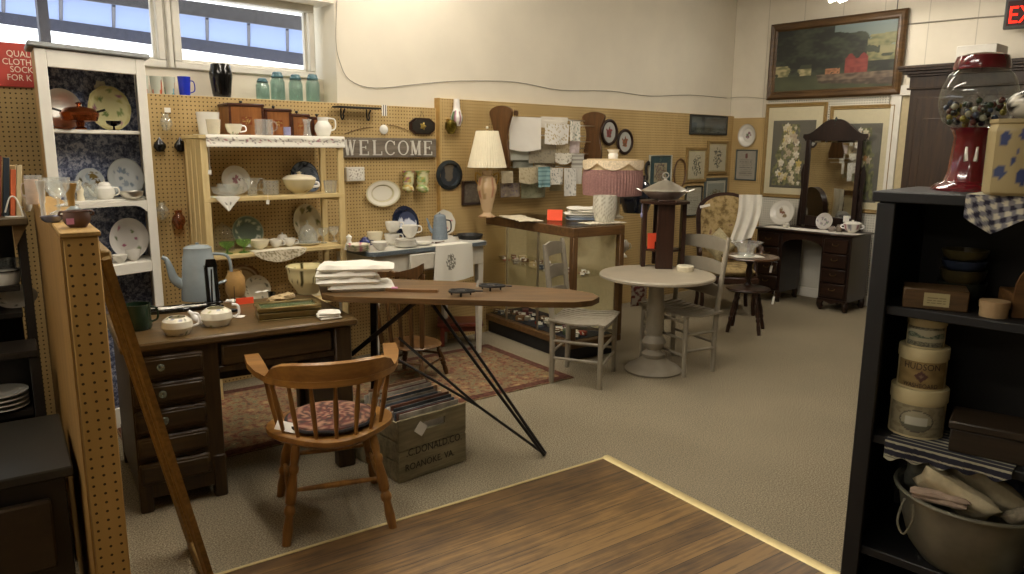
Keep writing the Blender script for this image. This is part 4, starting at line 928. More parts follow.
# white switch box
P, w, h, rz = wallbox(344, 167, 362, 181, POFF)
o = thing('switch_box', 'small white wall box with a printed card between the pine shelf and the platter', 'box', P, ZL); G().box(0, -.02, -h/2, w, .04, h, .004).build('body', M_white, o)
g = G().paint(w*.8, h*.75, 20, 16, lambda u, v: hexc('#a3988a') if N(u*9, v*7, 3) > .2 else hexc('#e6e2d6'), M=Tm(0, -.0425, 0), th=.001); g.build('card', M_vm, o)
# platter
P, w, h, rz = wallbox(364.5, 180, 399, 206.5, POFF+.01)
def platc(q):
    r = math.hypot(q.x/(w/2), q.y/(h/2)); return hexc('#c8bf9e') if r > .93 or abs(r-.62) < .025 else hexc('#e4dfcf')
solo('platter', 'oval cream platter hanging under the welcome sign', 'platter', G().lathe([(0, 0), (.6, 0), (.64, .05), (1, .13), (1, .15), (.64, .08), (.6, .02), (0, .02)], 44, Rx(90) @ Sc(w/2, h/2, w/2), platc and (lambda q: hexc('#c8bf9e') if (q.length > .94 or abs(math.hypot(q.x, q.y)-.62) < .03) else hexc('#e4dfcf')), sub=.06), M_vc, P, ZL)
# mittens
for i, (x0, x1, c_, lab) in enumerate(((398.5, 410.5, ['#b59a50', '#7d8f52', '#9a5a6a'], 'yellow flowered pottery bootie wall pocket beside the platter'), (411.5, 424.5, ['#7f9a5c', '#a6b478', '#b0a050'], 'green flowered pottery bootie wall pocket, right of the yellow one'))):
    P, w, h, rz = wallbox(x0, 170, x1, 192, POFF)
    o = thing('wall_pocket', lab, 'wall pocket', P, ZL, 'bootie wall pockets'); cf = lambda q, c_=c_: hexc(c_[int(abs(N(q.x*40, q.z*40, 1))*11) % 3]) if N(q.x*30, q.z*30, 7) > -.05 else hexc('#d6d2a6')
    G().lathe(open_([(0, -h*.25), (w*.3, -h*.25), (w*.42, 0), (w*.38, h*.3), (w*.5, h*.48)], .004), 18, Tm(0, -w*.5, 0) @ Sc(1, .8, 1), cf, sub=.01).build('body', M_vc, o)
    G().ell((.1 if i == 0 else .1)*w, -w*.55, -h*.32, w*.42, w*.45, h*.18, M=Ry(20), col=cf).build('toe', M_vc, o)
# oval portrait
P, w, h, rz = wallbox(436, 160, 461.5, 190, P2)
def portc(q):
    r = q.length; return hexc('#23282a') if r > .75 else (hexc('#5d564a') if math.hypot(q.x-.0, q.y+.1) < .3 or (abs(q.x) < .25+.2*(q.y) and q.y > .1) else hexc('#2c3238'))
solo('wall_plate', 'dark oval portrait plate hanging left of the table lamp', 'wall plate', G().lathe([(0, .004), (.7, .0), (.78, .05), (1, .03), (1, -.0), (0, -.0)][::-1], 44, Rx(90) @ Sc(w/2, h/2, .4), portc, sub=.06), M_vc, P, ZL)
# oil lamp on the wall
P, w, h, rz = wallbox(438, 99, 460, 137, P2)
o = thing('wall_oil_lamp', 'wall oil lamp with flowered white chimney and brass font', 'lamp', P, ZL)
dz = h/38; 
G().lathe([(0, -14*dz), (3*dz, -14*dz), (6.5*dz, -8*dz), (6*dz, -3*dz), (3*dz, 0), (0, 0)], 20, Tm(-3*dz, -7*dz, -2*dz)).build('font', mat('old_brass', '#6e6024', .2, metal=.8), o)
G().lathe(open_([(0, -8*dz), (3.5*dz, -8*dz), (6*dz, -3*dz), (6.3*dz, 1*dz), (3.6*dz, 9*dz), (3*dz, 19*dz)], .002), 20, Tm(4*dz, -7.5*dz, 0), spots('#e6e0d8', ['#7a3a52', '#4f6a4a', '#8a4a6a'], 6*dz, 8, .8, 1.1, .28, 3), sub=.008).build('chimney', M_vc, o)
G().tube(smooth([(-3*dz, 0, -2*dz), (-3*dz, -4*dz, -2*dz), (4*dz, -7*dz, -10*dz)]), .006).build('bracket', M_brass, o)
# wires and small hangers
for i, (x0, y0, x1, y1) in enumerate(((344, 134, 373, 127), (388, 125, 408, 131))):
    a = ls(x0, y0, POFF); b = ls(x1, y1, POFF); g = G().tube(smooth([(a[0], -POFF-.004, a[1]), ((a[0]+b[0])/2, -POFF-.006, (a[1]+b[1])/2+.01), (b[0], -POFF-.004, b[1])]), .0025, 5)
    tag(g.build('wire_hanger', mat('rust_wire', '#6a4a26', .6), None, True, (C0[0], C0[1], 0), ZL), ['thin rusty wire running up to the left of the porcelain knob', 'thin rusty wire between the porcelain knob and the eight sided plaque'][i], 'wire')
# black heart wall pockets and clear hangings
for i, px in enumerate((158.5, 179)):
    P, w, h, rz = wallbox(px-6.5, 137, px+6.5, 152, POFF)
    g = G().lathe([(0, -h/2), (w*.25, -h*.46), (w*.5, -h*.18), (w*.46, h*.02), (w*.2, h*.3), (.001, h/2)], 22, Tm(0, -w*.3, 0) @ Sc(1, .6, 1))
    solo('wall_pocket', ['black teardrop wall pocket nearest the hutch', 'black teardrop wall pocket nearest the pine shelf'][i], 'wall pocket', g, M_blackg, P, ZL, 'black teardrop wall pockets')
for i, (x0, y0, x1, y1, mm, lab) in enumerate(((157, 114, 171, 131, M_glc, 'clear glass wall vase with a white tag above the black pockets'), (152, 202, 168, 220, M_glc, 'clear glass wall vase hanging beside the hutch, below the black pockets'), (169, 210, 184, 229, glass('amber_glass', '#d9a56a', .5, .05, .15), 'amber glass wall vase left of the pine shelf'))):
    P, w, h, rz = wallbox(x0, y0, x1, y1, POFF)
    solo('glass_vase', lab, 'wall vase', G().lathe(open_([(0, -h/2), (w*.2, -h*.45), (w*.45, -h*.1), (w*.4, h*.15), (w*.2, h*.35), (w*.28, h/2)], .003), 22, Tm(0, -w*.46, 0) @ Sc(1, .9, 1)), mm, P, ZL)
p = ls(168, 110, .05); solo('price_tag', 'white tag fixed above the clear glass wall vase', 'tag', G().box(0, 0, -.014, .036, .002, .028), M_paper, LP(p[0], .04, p[1]), ZL)
# ================================================================ writing desk and what stands on it
DZ0 = .76
DR = F(358, 318, DZ0); DLEN = 1.03; DDEP = .72
o = desk = thing('writing_desk', 'dark oak kneehole desk with glass knobbed drawers behind the captain\'s chair', 'desk', (DR[0], DR[1], 0), math.radians(33.2))
drz = math.radians(33.2); dx_ = (math.cos(drz), math.sin(drz)); dy_ = (-dx_[1], dx_[0])
def DP(x, y, z=DZ0): return (DR[0]+dx_[0]*x+dy_[0]*y, DR[1]+dx_[1]*x+dy_[1]*y, z)
M_desk = wood('desk_oak', '#261b10', '#46351c', .4); M_deskz = wood('desk_oak_upright', '#251a10', '#43321a', .45, 'z'); M_dtop = wood('desk_top_oak', '#42321d', '#66502e', .38)
G().box(-DLEN/2, DDEP/2, DZ0-.035, DLEN, DDEP, .035, .008).build('top', M_dtop, desk)
def dpx(px, py): 
    q = hit(px, py, DP(0, .02), dy_); return ((q[0]-DR[0])*dx_[0]+(q[1]-DR[1])*dx_[1])
xk = dpx(222, 400)                                                   # edge of the kneehole
xd = -DLEN+.03
G().box((xd+xk)/2+.0, DDEP/2, .06, xk-xd, DDEP-.06, DZ0-.096, .004).build('pedestal', M_deskz, desk)
for x in (xk-.025, xd+.025):
    for y in (.05, DDEP-.05): G().box(x, y, 0, .055, .055, .2, .006).build('leg', M_deskz, desk)
for x in (-.07,): 
    for y in (.055, DDEP-.055): G().box(x, y, 0, .085, .07, DZ0-.036, .008).build('leg', M_deskz, desk)
G().box(-.07, DDEP/2, .16, .03, DDEP-.15, DZ0-.2, .003).build('end_panel', M_deskz, desk)
G().box((xk-.11)/2, DDEP-.06, DZ0-.4, -.11-xk, .02, .36, .003).build('back_rail', M_deskz, desk)
d_ = G().box((xk-.115)/2, .035, DZ0-.15, -.14-xk, .03, .095, .008).build('drawer', M_desk, desk)
G().box((xk-.115)/2, .045, DZ0-.18, -.112-xk, .03, .03, .004).build('rail', M_deskz, desk)
M_knob = glass('knob_glass', '#dfe6dd', .5, .05, .3, '#b9c0b2')
ztop = DZ0-.05; hs_ = (ztop-.12)/5
ys = [zover(DP((xd+xk)/2, .02), 158, y) for y in (350, 374, 396, 418)]
for k in range(5):
    zz = ztop-hs_*(k+1)
    d_ = G().box((xd+xk)/2-.03, .022, zz+.008, (xk-xd)*.8, .03, hs_-.018, .009); d_.box((xd+xk)/2-.03, .008, zz+.024, (xk-xd)*.74, .01, hs_-.05, .004); d_ = d_.build('drawer', M_desk, desk)
    kx = dpx(158, 350)
    G().lathe([(0, 0), (.008, 0), (.007, .012), (.016, .02), (.014, .03), (0, .033)], 16, Tm(kx, .004, zz+hs_/2+.004) @ Rx(90)).build('knob', M_knob, d_)
def dk(px, py, **k): return F(px, py, DZ0)
# coffee pot
ware('coffee_pot', 'tall pale blue enamel coffee pot with long spout on the desk', 'coffee pot', 201, 299, DZ0, 36, 50, [(0, 0), (.98, 0), (1, .04), (.8, .85), (.76, .88), (.72, 1)], mat('pale_blue_enamel', '#8f9a9e', .2, var=.04, coat=.4), handle=1, hs=(.28, .88), hx=.75, spout=-2, lid=(6, mat('pale_blue_enamel', '#86a3ad')))
ware('jar', 'tan stoneware jar with paler rim behind the easel on the desk', 'jar', 236, 296, DZ0, 19, 25, [(0, 0), (.8, 0), (1, .2), (1, .7), (.72, .88), (.7, 1)], mat('tan_stoneware', '#b08a52', .4))
# dark easel / picture holder and tray
P = F(214, 309, DZ0); P = (P[0], P[1], DZ0+.022); o = thing('tabletop_easel', 'black wooden easel standing on the tray beside the blue coffee pot', 'easel', P, ZA)
k = dist(P)/FPX
for sx in (-1, 1): G().box(sx*.022, 0, .0, .018, .014, 40*k, .003, Rx(-6)).build('post', M_blackg, o)
G().box(0, -.01, .01, .08, .05, .01, .002).build('ledge', M_blackg, o); G().rod((0, 0, 36*k), (0, .03, .0), .004).build('prop', M_blackg, o); G().prism([(-.03, 38*k), (.03, 38*k), (.022, 46*k), (-.022, 46*k)], .002, .012).build('top_piece', M_blackg, o)
a = F(150, 313, DZ0); b = F(222, 306, DZ0); ang = math.atan2(b[1]-a[1], b[0]-a[0]); L_ = math.dist(a[:2], b[:2])
o = thing('tray', 'shallow black tray of wrapped silver pieces on the desk', 'tray', a, ang)
G().box(L_/2, .0, 0, L_, .11, .006, .002).build('bottom', M_blackg, o)
for y in (-.053, .053): G().box(L_/2, y, .0, L_, .006, .018, .002).build('side', M_blackg, o)
rnd = random.Random(4)
for i in range(9):
    x = .05+i*(L_-.1)/8; q = (a[0]+math.cos(ang)*x-math.sin(ang)*0, a[1]+math.sin(ang)*x, DZ0+.0075+.0*i)
    solo('spoon', 'tarnished silver spoon lying among others in the black desk tray', 'spoon', G().ell(0, 0, .007, .022, .014, .006).tube([(.02, 0, .008), (.06, 0, .012), (.1, 0, .01)], [.003, .0025, .005], 6), M_silver, q, ang+rnd.uniform(-.2, .2)+(PI if i % 2 else 0)+1.3*0, 'silver spoons in the tray')
ware('mug', 'dark green ceramic mug with a white tag on the desk corner by the leaning frame', 'mug', 139, 329, DZ0, 25, 25, [(0, 0), (.9, 0), (1, .1), (.95, .5), (1, 1)], mat('dark_green_glaze', '#1f3324', .25), handle=1)
o = ware('sugar_bowl', 'small white open sugar bowl with blue sprigs on the desk front', 'sugar bowl', 178, 334, DZ0, 30, 17, 'teapot', M_vc, handle=1, hs=(.4, 1.15), hx=.42, col=spots('#e2dcc8', ['#6a7090', '#8a8a9a', '#6a7a60'], .05, 9, .8, 1.05, .14, 6), n=36)
o = ware('teapot', 'small white lidless teapot with flower sprigs right of the sugar bowl', 'teapot', 217, 325, DZ0, 31, 17, 'teapot', M_vc, handle=1, hs=(.4, 1.15), hx=.42, spout=-1, col=spots('#e2dcc8', ['#a8a45a', '#7080a0', '#8a9a60'], .05, 9, .8, 1.05, .14, 9), n=36)
for px, py in ((178, 334), (217, 325)):
    P = F(px, py, DZ0)
# orange tag board, papers
P = F(245, 304, DZ0); o = thing('name_card', 'orange price card standing on a thin wire in the middle of the desk', 'card', P, ZA)
G().box(0, 0, 0, .09, .004, .034, .001).build('card', M_orange, o); G().rod((-.05, 0, 0), (-.05, 0, .1), .0015).build('wire', M_iron, o)
for i, (px, py, w, h, a_, nm) in enumerate(((262, 292, .075, .03, .2, 'white paper slip lying at the back of the desk'), (240, 317, .06, .045, .9, 'folded white paper behind the teapot handle'), (231, 301, .05, .07, -.4, 'white crumpled paper beside the tan stoneware jar'))):
    solo('paper_slip', nm, 'paper', G().sheet(lambda u, v: ((u-.5)*w, (v-.5)*h, .001+.004*math.sin(u*5+i)**2), 8, 6, (0, 0, .0006)), M_paper, F(px, py, DZ0), ZA+a_)
P = F(282, 300, DZ0+.006); solo('shell_ornament', 'rough cluster of tan seashell ornament at the back of the desk', 'ornament', G().ell(0, 0, .014, .075, .035, .018, 26, 14, rough=.5).ell(.05, .01, .014, .03, .03, .017, 16, 10, rough=.6, seed=4), mat('shell_tan', '#b59e74', .8, var=.3, scale=60, bmp=.5), P, ZA+.3)
solo('spectacle_case', 'small dark slim case lying left of the green display box', 'case', G().ell(0, 0, .009, .04, .014, .009), M_iron, F(231, 312, DZ0), ZA-.3)
# glass topped box
a = F(263, 324, DZ0); b = F(310, 317, DZ0); L_ = .27; o = thing('jewelry_box', 'brass edged box with glass lid on the desk under a white napkin', 'box', F(288, 316, DZ0), drz-.12)
M_obr = mat('aged_brass', '#6b5a30', .35, metal=.5, var=.2)
G().box(0, 0, .006, .29, .15, .034, .006).build('body', M_obr, o); G().box(0, 0, 0, .3, .16, .006, .002).build('base', M_obr, o)
l_ = G(); l_.box(0, -.068, .042, .3, .022, .022, .004); l_.box(0, .068, .042, .3, .022, .022, .004); l_.box(-.139, 0, .042, .022, .116, .022, .004); l_.box(.139, 0, .042, .022, .116, .022, .004); l_ = l_.build('lid', M_obr, o)
G().box(0, 0, .052, .256, .114, .004).build('pane', glass('green_pane', '#cfe0c0', .5, .03, .25, '#a8bd94'), l_)
solo('napkin', 'folded white napkin on the right front corner of the desk', 'napkin', stack_cloth(.115, .09, .034, 3, 5, .1), M_linen, F(329, 318, DZ0), ZA-.2)
ware('bowl', 'large cream bowl with dark leaf band at the back of the desk', 'bowl', 308, 293, DZ0, 40, 27, [(0, 0), (.5, 0), (.52, .04), (.9, .5), (.97, .9), (1, .93), (1, 1)], M_vc, col=spots('#ddd2a2', ['#4a4526', '#5b5530', '#453f22'], .125, 40, .7, .98, .05, 3), n=80)
# ================================================================ ironing board
IZ = .85
tip = F(599, 296.5, IZ); iL = F(316, 297, IZ); iF = F(385, 280, IZ)
irz = math.atan2(tip[1]-F(335, 294, IZ)[1], tip[0]-F(335, 294, IZ)[0])
o = ib = thing('ironing_board', 'antique wooden ironing board on crossed black iron legs in the middle', 'ironing board', (tip[0], tip[1], 0), 0)
n0 = F(335, 296, IZ); n1 = F(560, 302.5, IZ); e1 = F(590, 291.5, IZ)
poly = []
for px, py in ((322, 294), (335, 296.5), (450, 299.5), (540, 302), (575, 302.2), (592, 300.5), (599.5, 297), (592, 293), (570, 289.5), (520, 285.5), (450, 281), (385, 278.5), (345, 277.5), (318, 280)):
    q = F(px, py, IZ); poly.append((q[0]-tip[0], q[1]-tip[1]))
g = G(); n = len(poly); v = [(x, y, IZ-.028) for x, y in poly]+[(x, y, IZ) for x, y in poly]
g.add(v, [tuple(range(n))[::-1], tuple(range(n, 2*n))]+[(i, (i+1) % n, (i+1) % n+n, i+n) for i in range(n)]); g.build('board', wood('ironing_wood', '#412e18', '#6c502c', .45), ib)
foot = F(545, 456.5, 0)
def ip(px, py, Y): 
    q = hit(px, py, (0, Y), (0, 1)); return (q[0]-tip[0], q[1]-tip[1], q[2])
ft = (foot[0]-tip[0], foot[1]-tip[1], .008)
y1_, y2_ = 3.74, 3.92
M_irl = mat('iron_rod', '#1a1613', .4, metal=.2)
for (px, py, Y, off) in ((429, 300, 3.76, -.012), (440, 300, 3.95, .012)): G().rod(ip(px, py, Y), (ft[0]+off*.3, ft[1]+off, .01), .0085, .0085).build('leg', M_irl, ib)
kn = ip(478, 406, 3.68)
for (px, py, Y) in ((399, 338, 3.83), (392, 356, 3.98)):
    G().tube([ip(px, py, Y), kn, (ft[0], ft[1], .012)], .0075, 8).build('brace', M_irl, ib)
M_irw = wood('dark_leg_wood', '#17120d', '#2c2218', .5)
def wleg(a, b, w=.022, t=.012):
    a = Vector(a); b = Vector(b); ib_ = G(); ax = b-a; L = ax.length; q = ax.to_track_quat('Z', 'Y').to_matrix().to_4x4()
    return G().box(0, 0, 0, w*2, t*2, L, .003, Tm(*a) @ q).build('leg', M_irw, ib)
l0 = ip(427, 301, 3.8); 
q = ip(352, 354, 3.9); wleg(q, (l0[0], 3.88-tip[1], IZ-.03)); 
wleg((-.76-tip[0], 3.92-tip[1], .0), (ip(374, 300, 3.95)[0], 3.95-tip[1], IZ-.03), .018)
G().rod((ip(395, 296, 3.8)[0], 3.7-tip[1], IZ-.045), (ip(395, 296, 3.8)[0], 4.05-tip[1], IZ-.045), .012).build('crossbar', M_irw, ib)
G().rod((ip(434, 300, 3.8)[0], 3.68-tip[1], IZ-.04), (ip(434, 300, 3.8)[0], 4.0-tip[1], IZ-.04), .012).build('crossbar', M_irw, ib)
# on the board
P = F(354, 288, IZ); solo('folded_linens', 'untidy pile of folded white linens at the left end of the ironing board', 'linens', stack_cloth(.40, .28, .13, 4, 11, .35), M_linen, P, .25)
P = F(411, 291.5, IZ); o = thing('clothes_brush', 'flat wooden paddle with a pink tag on the ironing board', 'paddle', P, -.08)
G().prism([(-.13, -.012), (-.11, -.02), (-.06, -.02), (.14, -.014), (.14, .014), (-.06, .02), (-.11, .02), (-.13, .012)], 0, .014, Tm(0, 0, .014) @ Rx(-90) ).build('body', wood('paddle_wood', '#5a3b20', '#84603a', .5), o)
G().box(-.085, 0, .014, .03, .03, .006, .001).build('tag', mat('pink_tag', '#c987a8'), o)
for i, (px, py, a_, lab) in enumerate(((461, 295.5, .05, 'black iron footed trivet on the ironing board, nearer the front edge'), (491, 290, -.1, 'black iron footed trivet on the ironing board, nearer the tip'))):
    P = F(px, py, IZ); o = thing('trivet', lab, 'trivet', P, a_, 'black iron trivets')
    g = G(); g.tube([(.065*math.cos(t)*(1+.12*math.cos(3*t)), .042*math.sin(t), .024) for t in [2*PI*j/28 for j in range(28)]], .006, 6, closed=True)
    for t in range(6): g.tube([(0, 0, .024), (.065*math.cos(t*PI/3)*(1+.12*math.cos(t*PI)), .042*math.sin(t*PI/3), .024)], .005, 6)
    g.lathe([(0, .02), (.02, .02), (.02, .028), (0, .028)], 16); g.box(.085, 0, .02, .05, .018, .007, .003); g.build('grate', M_iron, o)
    for t in (30, 150, 270): G().rod((.055*math.cos(math.radians(t)), .036*math.sin(math.radians(t)), 0), (.055*math.cos(math.radians(t)), .036*math.sin(math.radians(t)), .022), .004, .006).build('foot', M_iron, o)
P = F(478, 290, IZ); tagm('price_tag', 'white price tag standing up between the two trivets', (P[0], P[1], IZ+.05), .4, .012, .035, .004)
# ================================================================ captain's chair
def turned(g, a, b, r, kind=0):
    a = Vector(a); b = Vector(b); L = (b-a).length; q = (b-a).to_track_quat('Z', 'Y').to_matrix().to_4x4(); M = Tm(*a) @ q
    P = [(0, .8), (.12, .95), (.2, .7), (.23, 1.05), (.27, 1.05), (.3, .75), (.45, 1.15), (.58, 1.1), (.6, .8), (.64, 1.15), (.68, 1.15), (.71, .8), (.85, 1.05), (1, .9)] if kind == 0 else [(0, .7), (.5, 1.1), (1, .7)]
    g.lathe([(0, 0)]+[(r*k, L*z) for z, k in P]+[(0, L)], 14, M); return g
CC = (-.775, 3.02); crz = math.radians(20)
o = cc = thing('captains_chair', 'honey wooden captain\'s chair with curved arms and spindles at the desk', 'chair', (CC[0], CC[1], 0), crz)
M_ch = wood('honey_maple', '#664422', '#946a33', .35, 'z', .6); M_chx = wood('honey_maple_flat', '#6e4a24', '#9e7238', .35, 'x', .6)
SH = .42
g = G(); N_ = 36; vs = []
def seatr(a): return .245*(1+.05*math.cos(4*a))
for z, k in ((SH-.035, .93), (SH-.02, 1), (SH, 1), (SH+.004, .93), (SH-.004, .8)):
    vs += [(seatr(2*PI*i/N_)*1.03*math.cos(2*PI*i/N_)*k, seatr(2*PI*i/N_)*math.sin(2*PI*i/N_)*k, z) for i in range(N_)]
fs = [(r*N_+i, r*N_+(i+1) % N_, (r+1)*N_+(i+1) % N_, (r+1)*N_+i) for r in range(4) for i in range(N_)]+[tuple(range(N_))[::-1], tuple(range(4*N_, 5*N_))]
g.add(vs, fs); g.build('seat', M_chx, cc)
for sx, sy in ((-1, -1), (1, -1), (-1, 1), (1, 1)):
    turned(G(), (sx*.155, sy*.15, SH-.03), (sx*.215, sy*(.235 if sy < 0 else .225), 0), .02).build('leg', M_ch, cc)
def lp(sx, sy, z): t = (SH-.03-z)/(SH-.03); return (sx*(.155+.06*t), sy*(.15+.08*t), z)
for sx in (-1, 1): turned(G(), lp(sx, -1, .17), lp(sx, 1, .17), .012, 1).build('stretcher', M_ch, cc)
for sy in (-1, 1): turned(G(), lp(-1, sy, .21), lp(1, sy, .21), .012, 1).build('stretcher', M_ch, cc)
AR = .27; zA_ = .66
def armpt(t): # t from 0 (left tip) to 1 (right tip) round the back (-y)
    a = math.radians(180+180*t) if 0 <= t <= 1 else 0
    return Vector((.255*math.cos(a), .235*math.sin(a)-.0, zA_))
path = [(-.305, .25), (-.292, .13), (-.268, 0)]+[(.262*math.cos(math.radians(a)), .235*math.sin(math.radians(a))) for a in range(190, 351, 16)]+[(.268, 0), (.292, .13), (.305, .25)]
g = G(); W = len(path); vs = []
for i, (x, y) in enumerate(path):
    p0_ = Vector(path[max(i-1, 0)]); p1_ = Vector(path[min(i+1, W-1)]); t_ = (p1_-p0_).normalized(); n_ = Vector((t_.y, -t_.x)); e = min(i, W-1-i); w = .03 if e == 0 else (.034 if e == 1 else .026)
    rise = .0 if e > 2 else -.004*e
    for k, (a, b) in enumerate(((-1, -.012), (1, -.012), (1, .014), (-1, .014))): vs.append((x+n_.x*w*a, y+n_.y*w*a, zA_+b+rise))
fs = [(i*4+k, i*4+(k+1) % 4, (i+1)*4+(k+1) % 4, (i+1)*4+k) for i in range(W-1) for k in range(4)]+[(0, 1, 2, 3)[::-1], tuple(W*4-4+k for k in range(4))]
g.add(vs, fs); g.build('arm_rail', M_chx, cc)
vs = []; A_ = list(range(205, 336, 10)); n = len(A_)
for i, a in enumerate(A_):
    e = abs(i/(n-1)*2-1); top = zA_+.018+.062*(1-e**7)+.012*math.cos((i/(n-1)-.5)*PI); c_, s_ = math.cos(math.radians(a)), math.sin(math.radians(a))
    for r, z in ((.238, zA_+.012), (.268, zA_+.012), (.275, top-.008), (.262, top), (.245, top-.008)): vs.append((r*1.06*c_, r*.96*s_, z))
fs = [(i*5+k, i*5+(k+1) % 5, (i+1)*5+(k+1) % 5, (i+1)*5+k) for i in range(n-1) for k in range(5)]+[(0, 1, 2, 3, 4)[::-1], tuple((n-1)*5+k for k in range(5))]
G().add(vs, fs).build('crest_rail', M_chx, cc)
for a in (205, 228, 249, 270, 291, 312, 335, 178, 2):
    c_, s_ = math.cos(math.radians(a)), math.sin(math.radians(a)); turned(G(), (.218*c_, .212*s_, SH-.002), (.262*c_, .235*s_, zA_-.01), .0105, 1).build('spindle', M_ch, cc)
for sx in (-1, 1): turned(G(), (sx*.2, .1, SH-.002), (sx*.265, .15, zA_-.01), .016).build('arm_post', M_ch, cc)
def cush(q):
    n = noise.noise(q*95); return hexc('#96705a') if n > .12 else (hexc('#62352e') if n > -.12 else hexc('#3f2a24'))
cu = thing('chair_cushion', 'round red braided seat cushion on the captain\'s chair', 'cushion', (CC[0], CC[1], SH+.006), crz)
G().lathe([(0, 0), (.17, 0), (.183, .008), (.178, .02), (.15, .026), (0, .03)], 44, None, cush, sub=.012).build('pad', M_vcloth, cu)
G().tube([(.184*math.cos(2*PI*i/40), .184*math.sin(2*PI*i/40), .009+.002*math.sin(i*5)) for i in range(40)], .008, 6, closed=True).build('trim_cord', mat('dark_braid', '#1e1a1c', .8, scale=120, var=.6), cu)
tg = G().box(0, 0, 0, .085, .001, .045, M=Ry(12) @ Rx(-55)); solo('price_tag', 'white paper tag lying on the cushion edge of the captain\'s chair', 'tag', tg, M_paper, (CC[0]-.15, CC[1]-.16, SH+.012), 0)
# ================================================================ crate with magazines
cA = F(399.5, 484.5, 0); cB = F(466, 461, 0); crt = math.atan2(cB[1]-cA[1], cB[0]-cA[0]); CW = math.dist(cA[:2], cB[:2]); CD = .42
CHt = zover(cA, 398, 420)
o = cr = thing('wooden_crate', 'weathered wooden crate with faded dark stencil, full of magazines', 'crate', (cA[0], cA[1], 0), crt)
M_cr = wood('crate_wood', '#6a624b', '#978d6e', .8, 'x', .8)
g = G()
for k in range(2): 
    z = .004+k*(CHt-.01)/2
    if k: g.box(CW*.18, .008, z, CW*.36, .016, (CHt-.01)/2-.004, .002); g.box(CW*.84, .008, z, CW*.32, .016, (CHt-.01)/2-.004, .002); g.box(CW*.52, .008, z, CW*.33, .016, (CHt-.01)/2*.5, .002); g.box(CW*.52, .008, z+(CHt-.01)/2*.74, CW*.33, .016, (CHt-.01)/2*.26-.006, .002)
    else: g.box(CW/2, .008, z, CW, .016, (CHt-.01)/2-.004, .002)
g.build('front_panel', M_cr, cr)
G().box(CW/2, CD-.008, .004, CW, .016, CHt-.03, .002).build('back_panel', M_cr, cr)
for x in (.007, CW-.007):
    for k in range(3): G().box(x, CD/2, .004+k*(CHt-.02)/3, .012, CD-.034, (CHt-.02)/3-.006, .002).build('side_slat', M_cr, cr)
G().box(CW/2, CD/2, 0, CW-.03, CD-.035, .01).build('bottom', M_cr, cr)
M_ink = mat('stencil_ink', '#332c22', .8, var=.4, scale=80)
letters('lettering', '.C.DONALD.CO.', CHt*.165, M_ink, cr, Tm(CW*.10, -.0012, CHt*.39), .0006, sx=.86)
letters('lettering', 'ROANOKE. VA.', CHt*.15, M_ink, cr, Tm(CW*.08, -.0012, CHt*.17), .0006, sx=.9)
tagq = (cA[0]+math.cos(crt)*CW*.3+math.sin(crt)*.01, cA[1]+math.sin(crt)*CW*.3-math.cos(crt)*.01, CHt*.78)
solo('price_tag', 'large white diamond hung tag on the crate front', 'tag', G().box(0, 0, -.028, .056, .0012, .056, M=Ry(40)), M_paper, tagq, crt)
rnd = random.Random(9); mcol = ['#b9b2a4', '#6f4a40', '#5a6470', '#c6bba6', '#8a8478', '#3c4248', '#a07a5c', '#cfc9bc', '#6f4a3a', '#8e9692', '#d6d0c2', '#50606a']
mname = ['pale gray', 'brick red', 'slate blue', 'cream', 'stone gray', 'charcoal', 'tan', 'off white', 'brown', 'gray green', 'ivory', 'steel blue']
xx = .03; i = 0
while xx < CD-.095:
    t_ = rnd.uniform(.005, .012); hh = CHt-.012+rnd.uniform(-.012, .018)+xx*.12; ww = CW-.045-rnd.uniform(0, .04)
    q = (cA[0]+math.cos(crt)*CW/2-math.sin(crt)*xx, cA[1]+math.sin(crt)*CW/2+math.cos(crt)*xx, .012)
    g = G().box(rnd.uniform(-.015, .015), 0, 0, ww, t_*.85, hh, .001, Rx(-3) )
    solo('magazine', '%s magazine standing in the crate, %s' % (mname[i % 12], 'toward its stenciled front' if xx < CD*.33 else ('in its middle' if xx < CD*.62 else 'toward its back')), 'magazine', g, mat('magazine_'+str(i % 12), mcol[i % 12], .4, var=.35, scale=14), q, crt, 'magazines in the crate'); xx += t_+.0015; i += 1
# ================================================================ rug
m, t, b, o_ = nt('red_patterned_rug'); v = coords(t); n1 = nz(t, v, 7, 3, .6); n2 = nz(t, v, 23, 4, .7)
vo = t.nodes.new('ShaderNodeTexVoronoi'); vo.inputs['Scale'].default_value = 9; lk(t, v, vo.inputs['Vector'])
c1 = ramp(t, n2, [(.35, hexc('#4b342e')), (.45, hexc('#84503f')), (.52, hexc('#a08a60')), (.6, hexc('#5a6350')), (.68, hexc('#bda77c'))])
c2 = ramp(t, vo.outputs['Distance'], [(.1, hexc('#a8956a')), (.35, hexc('#6f4c40')), (.6, hexc('#665a48'))])
mx = t.nodes.new('ShaderNodeMix'); mx.data_type = 'RGBA'; lk(t, n1, mx.inputs[0]); lk(t, c1, mx.inputs[6]); lk(t, c2, mx.inputs[7]); lk(t, mx.outputs[2], b.inputs['Base Color']); b.inputs['Roughness'].default_value = 1; b.inputs['Specular IOR Level'].default_value = .05
R0 = F(574, 378, 0); rugw = 2.75; rugd = 1.15
R0 = F(574, 378, 0); Rb = F(492, 344, 0); rrz = math.atan2(R0[1]-F(461, 404, 0)[1], R0[0]-F(461, 404, 0)[0])
rg = thing('rug', 'worn red and tan patterned rug under the desk and ironing board', 'rug', (R0[0], R0[1], .0), rrz)
rugd = math.dist(R0[:2], Rb[:2])
G().box(-rugw/2, rugd/2, .001, rugw, rugd, .007, .003).build('pile', m, rg)
M_rb = mat('rug_border', '#5b3d33', 1, var=.35, scale=40, spec=.05)
g = G()
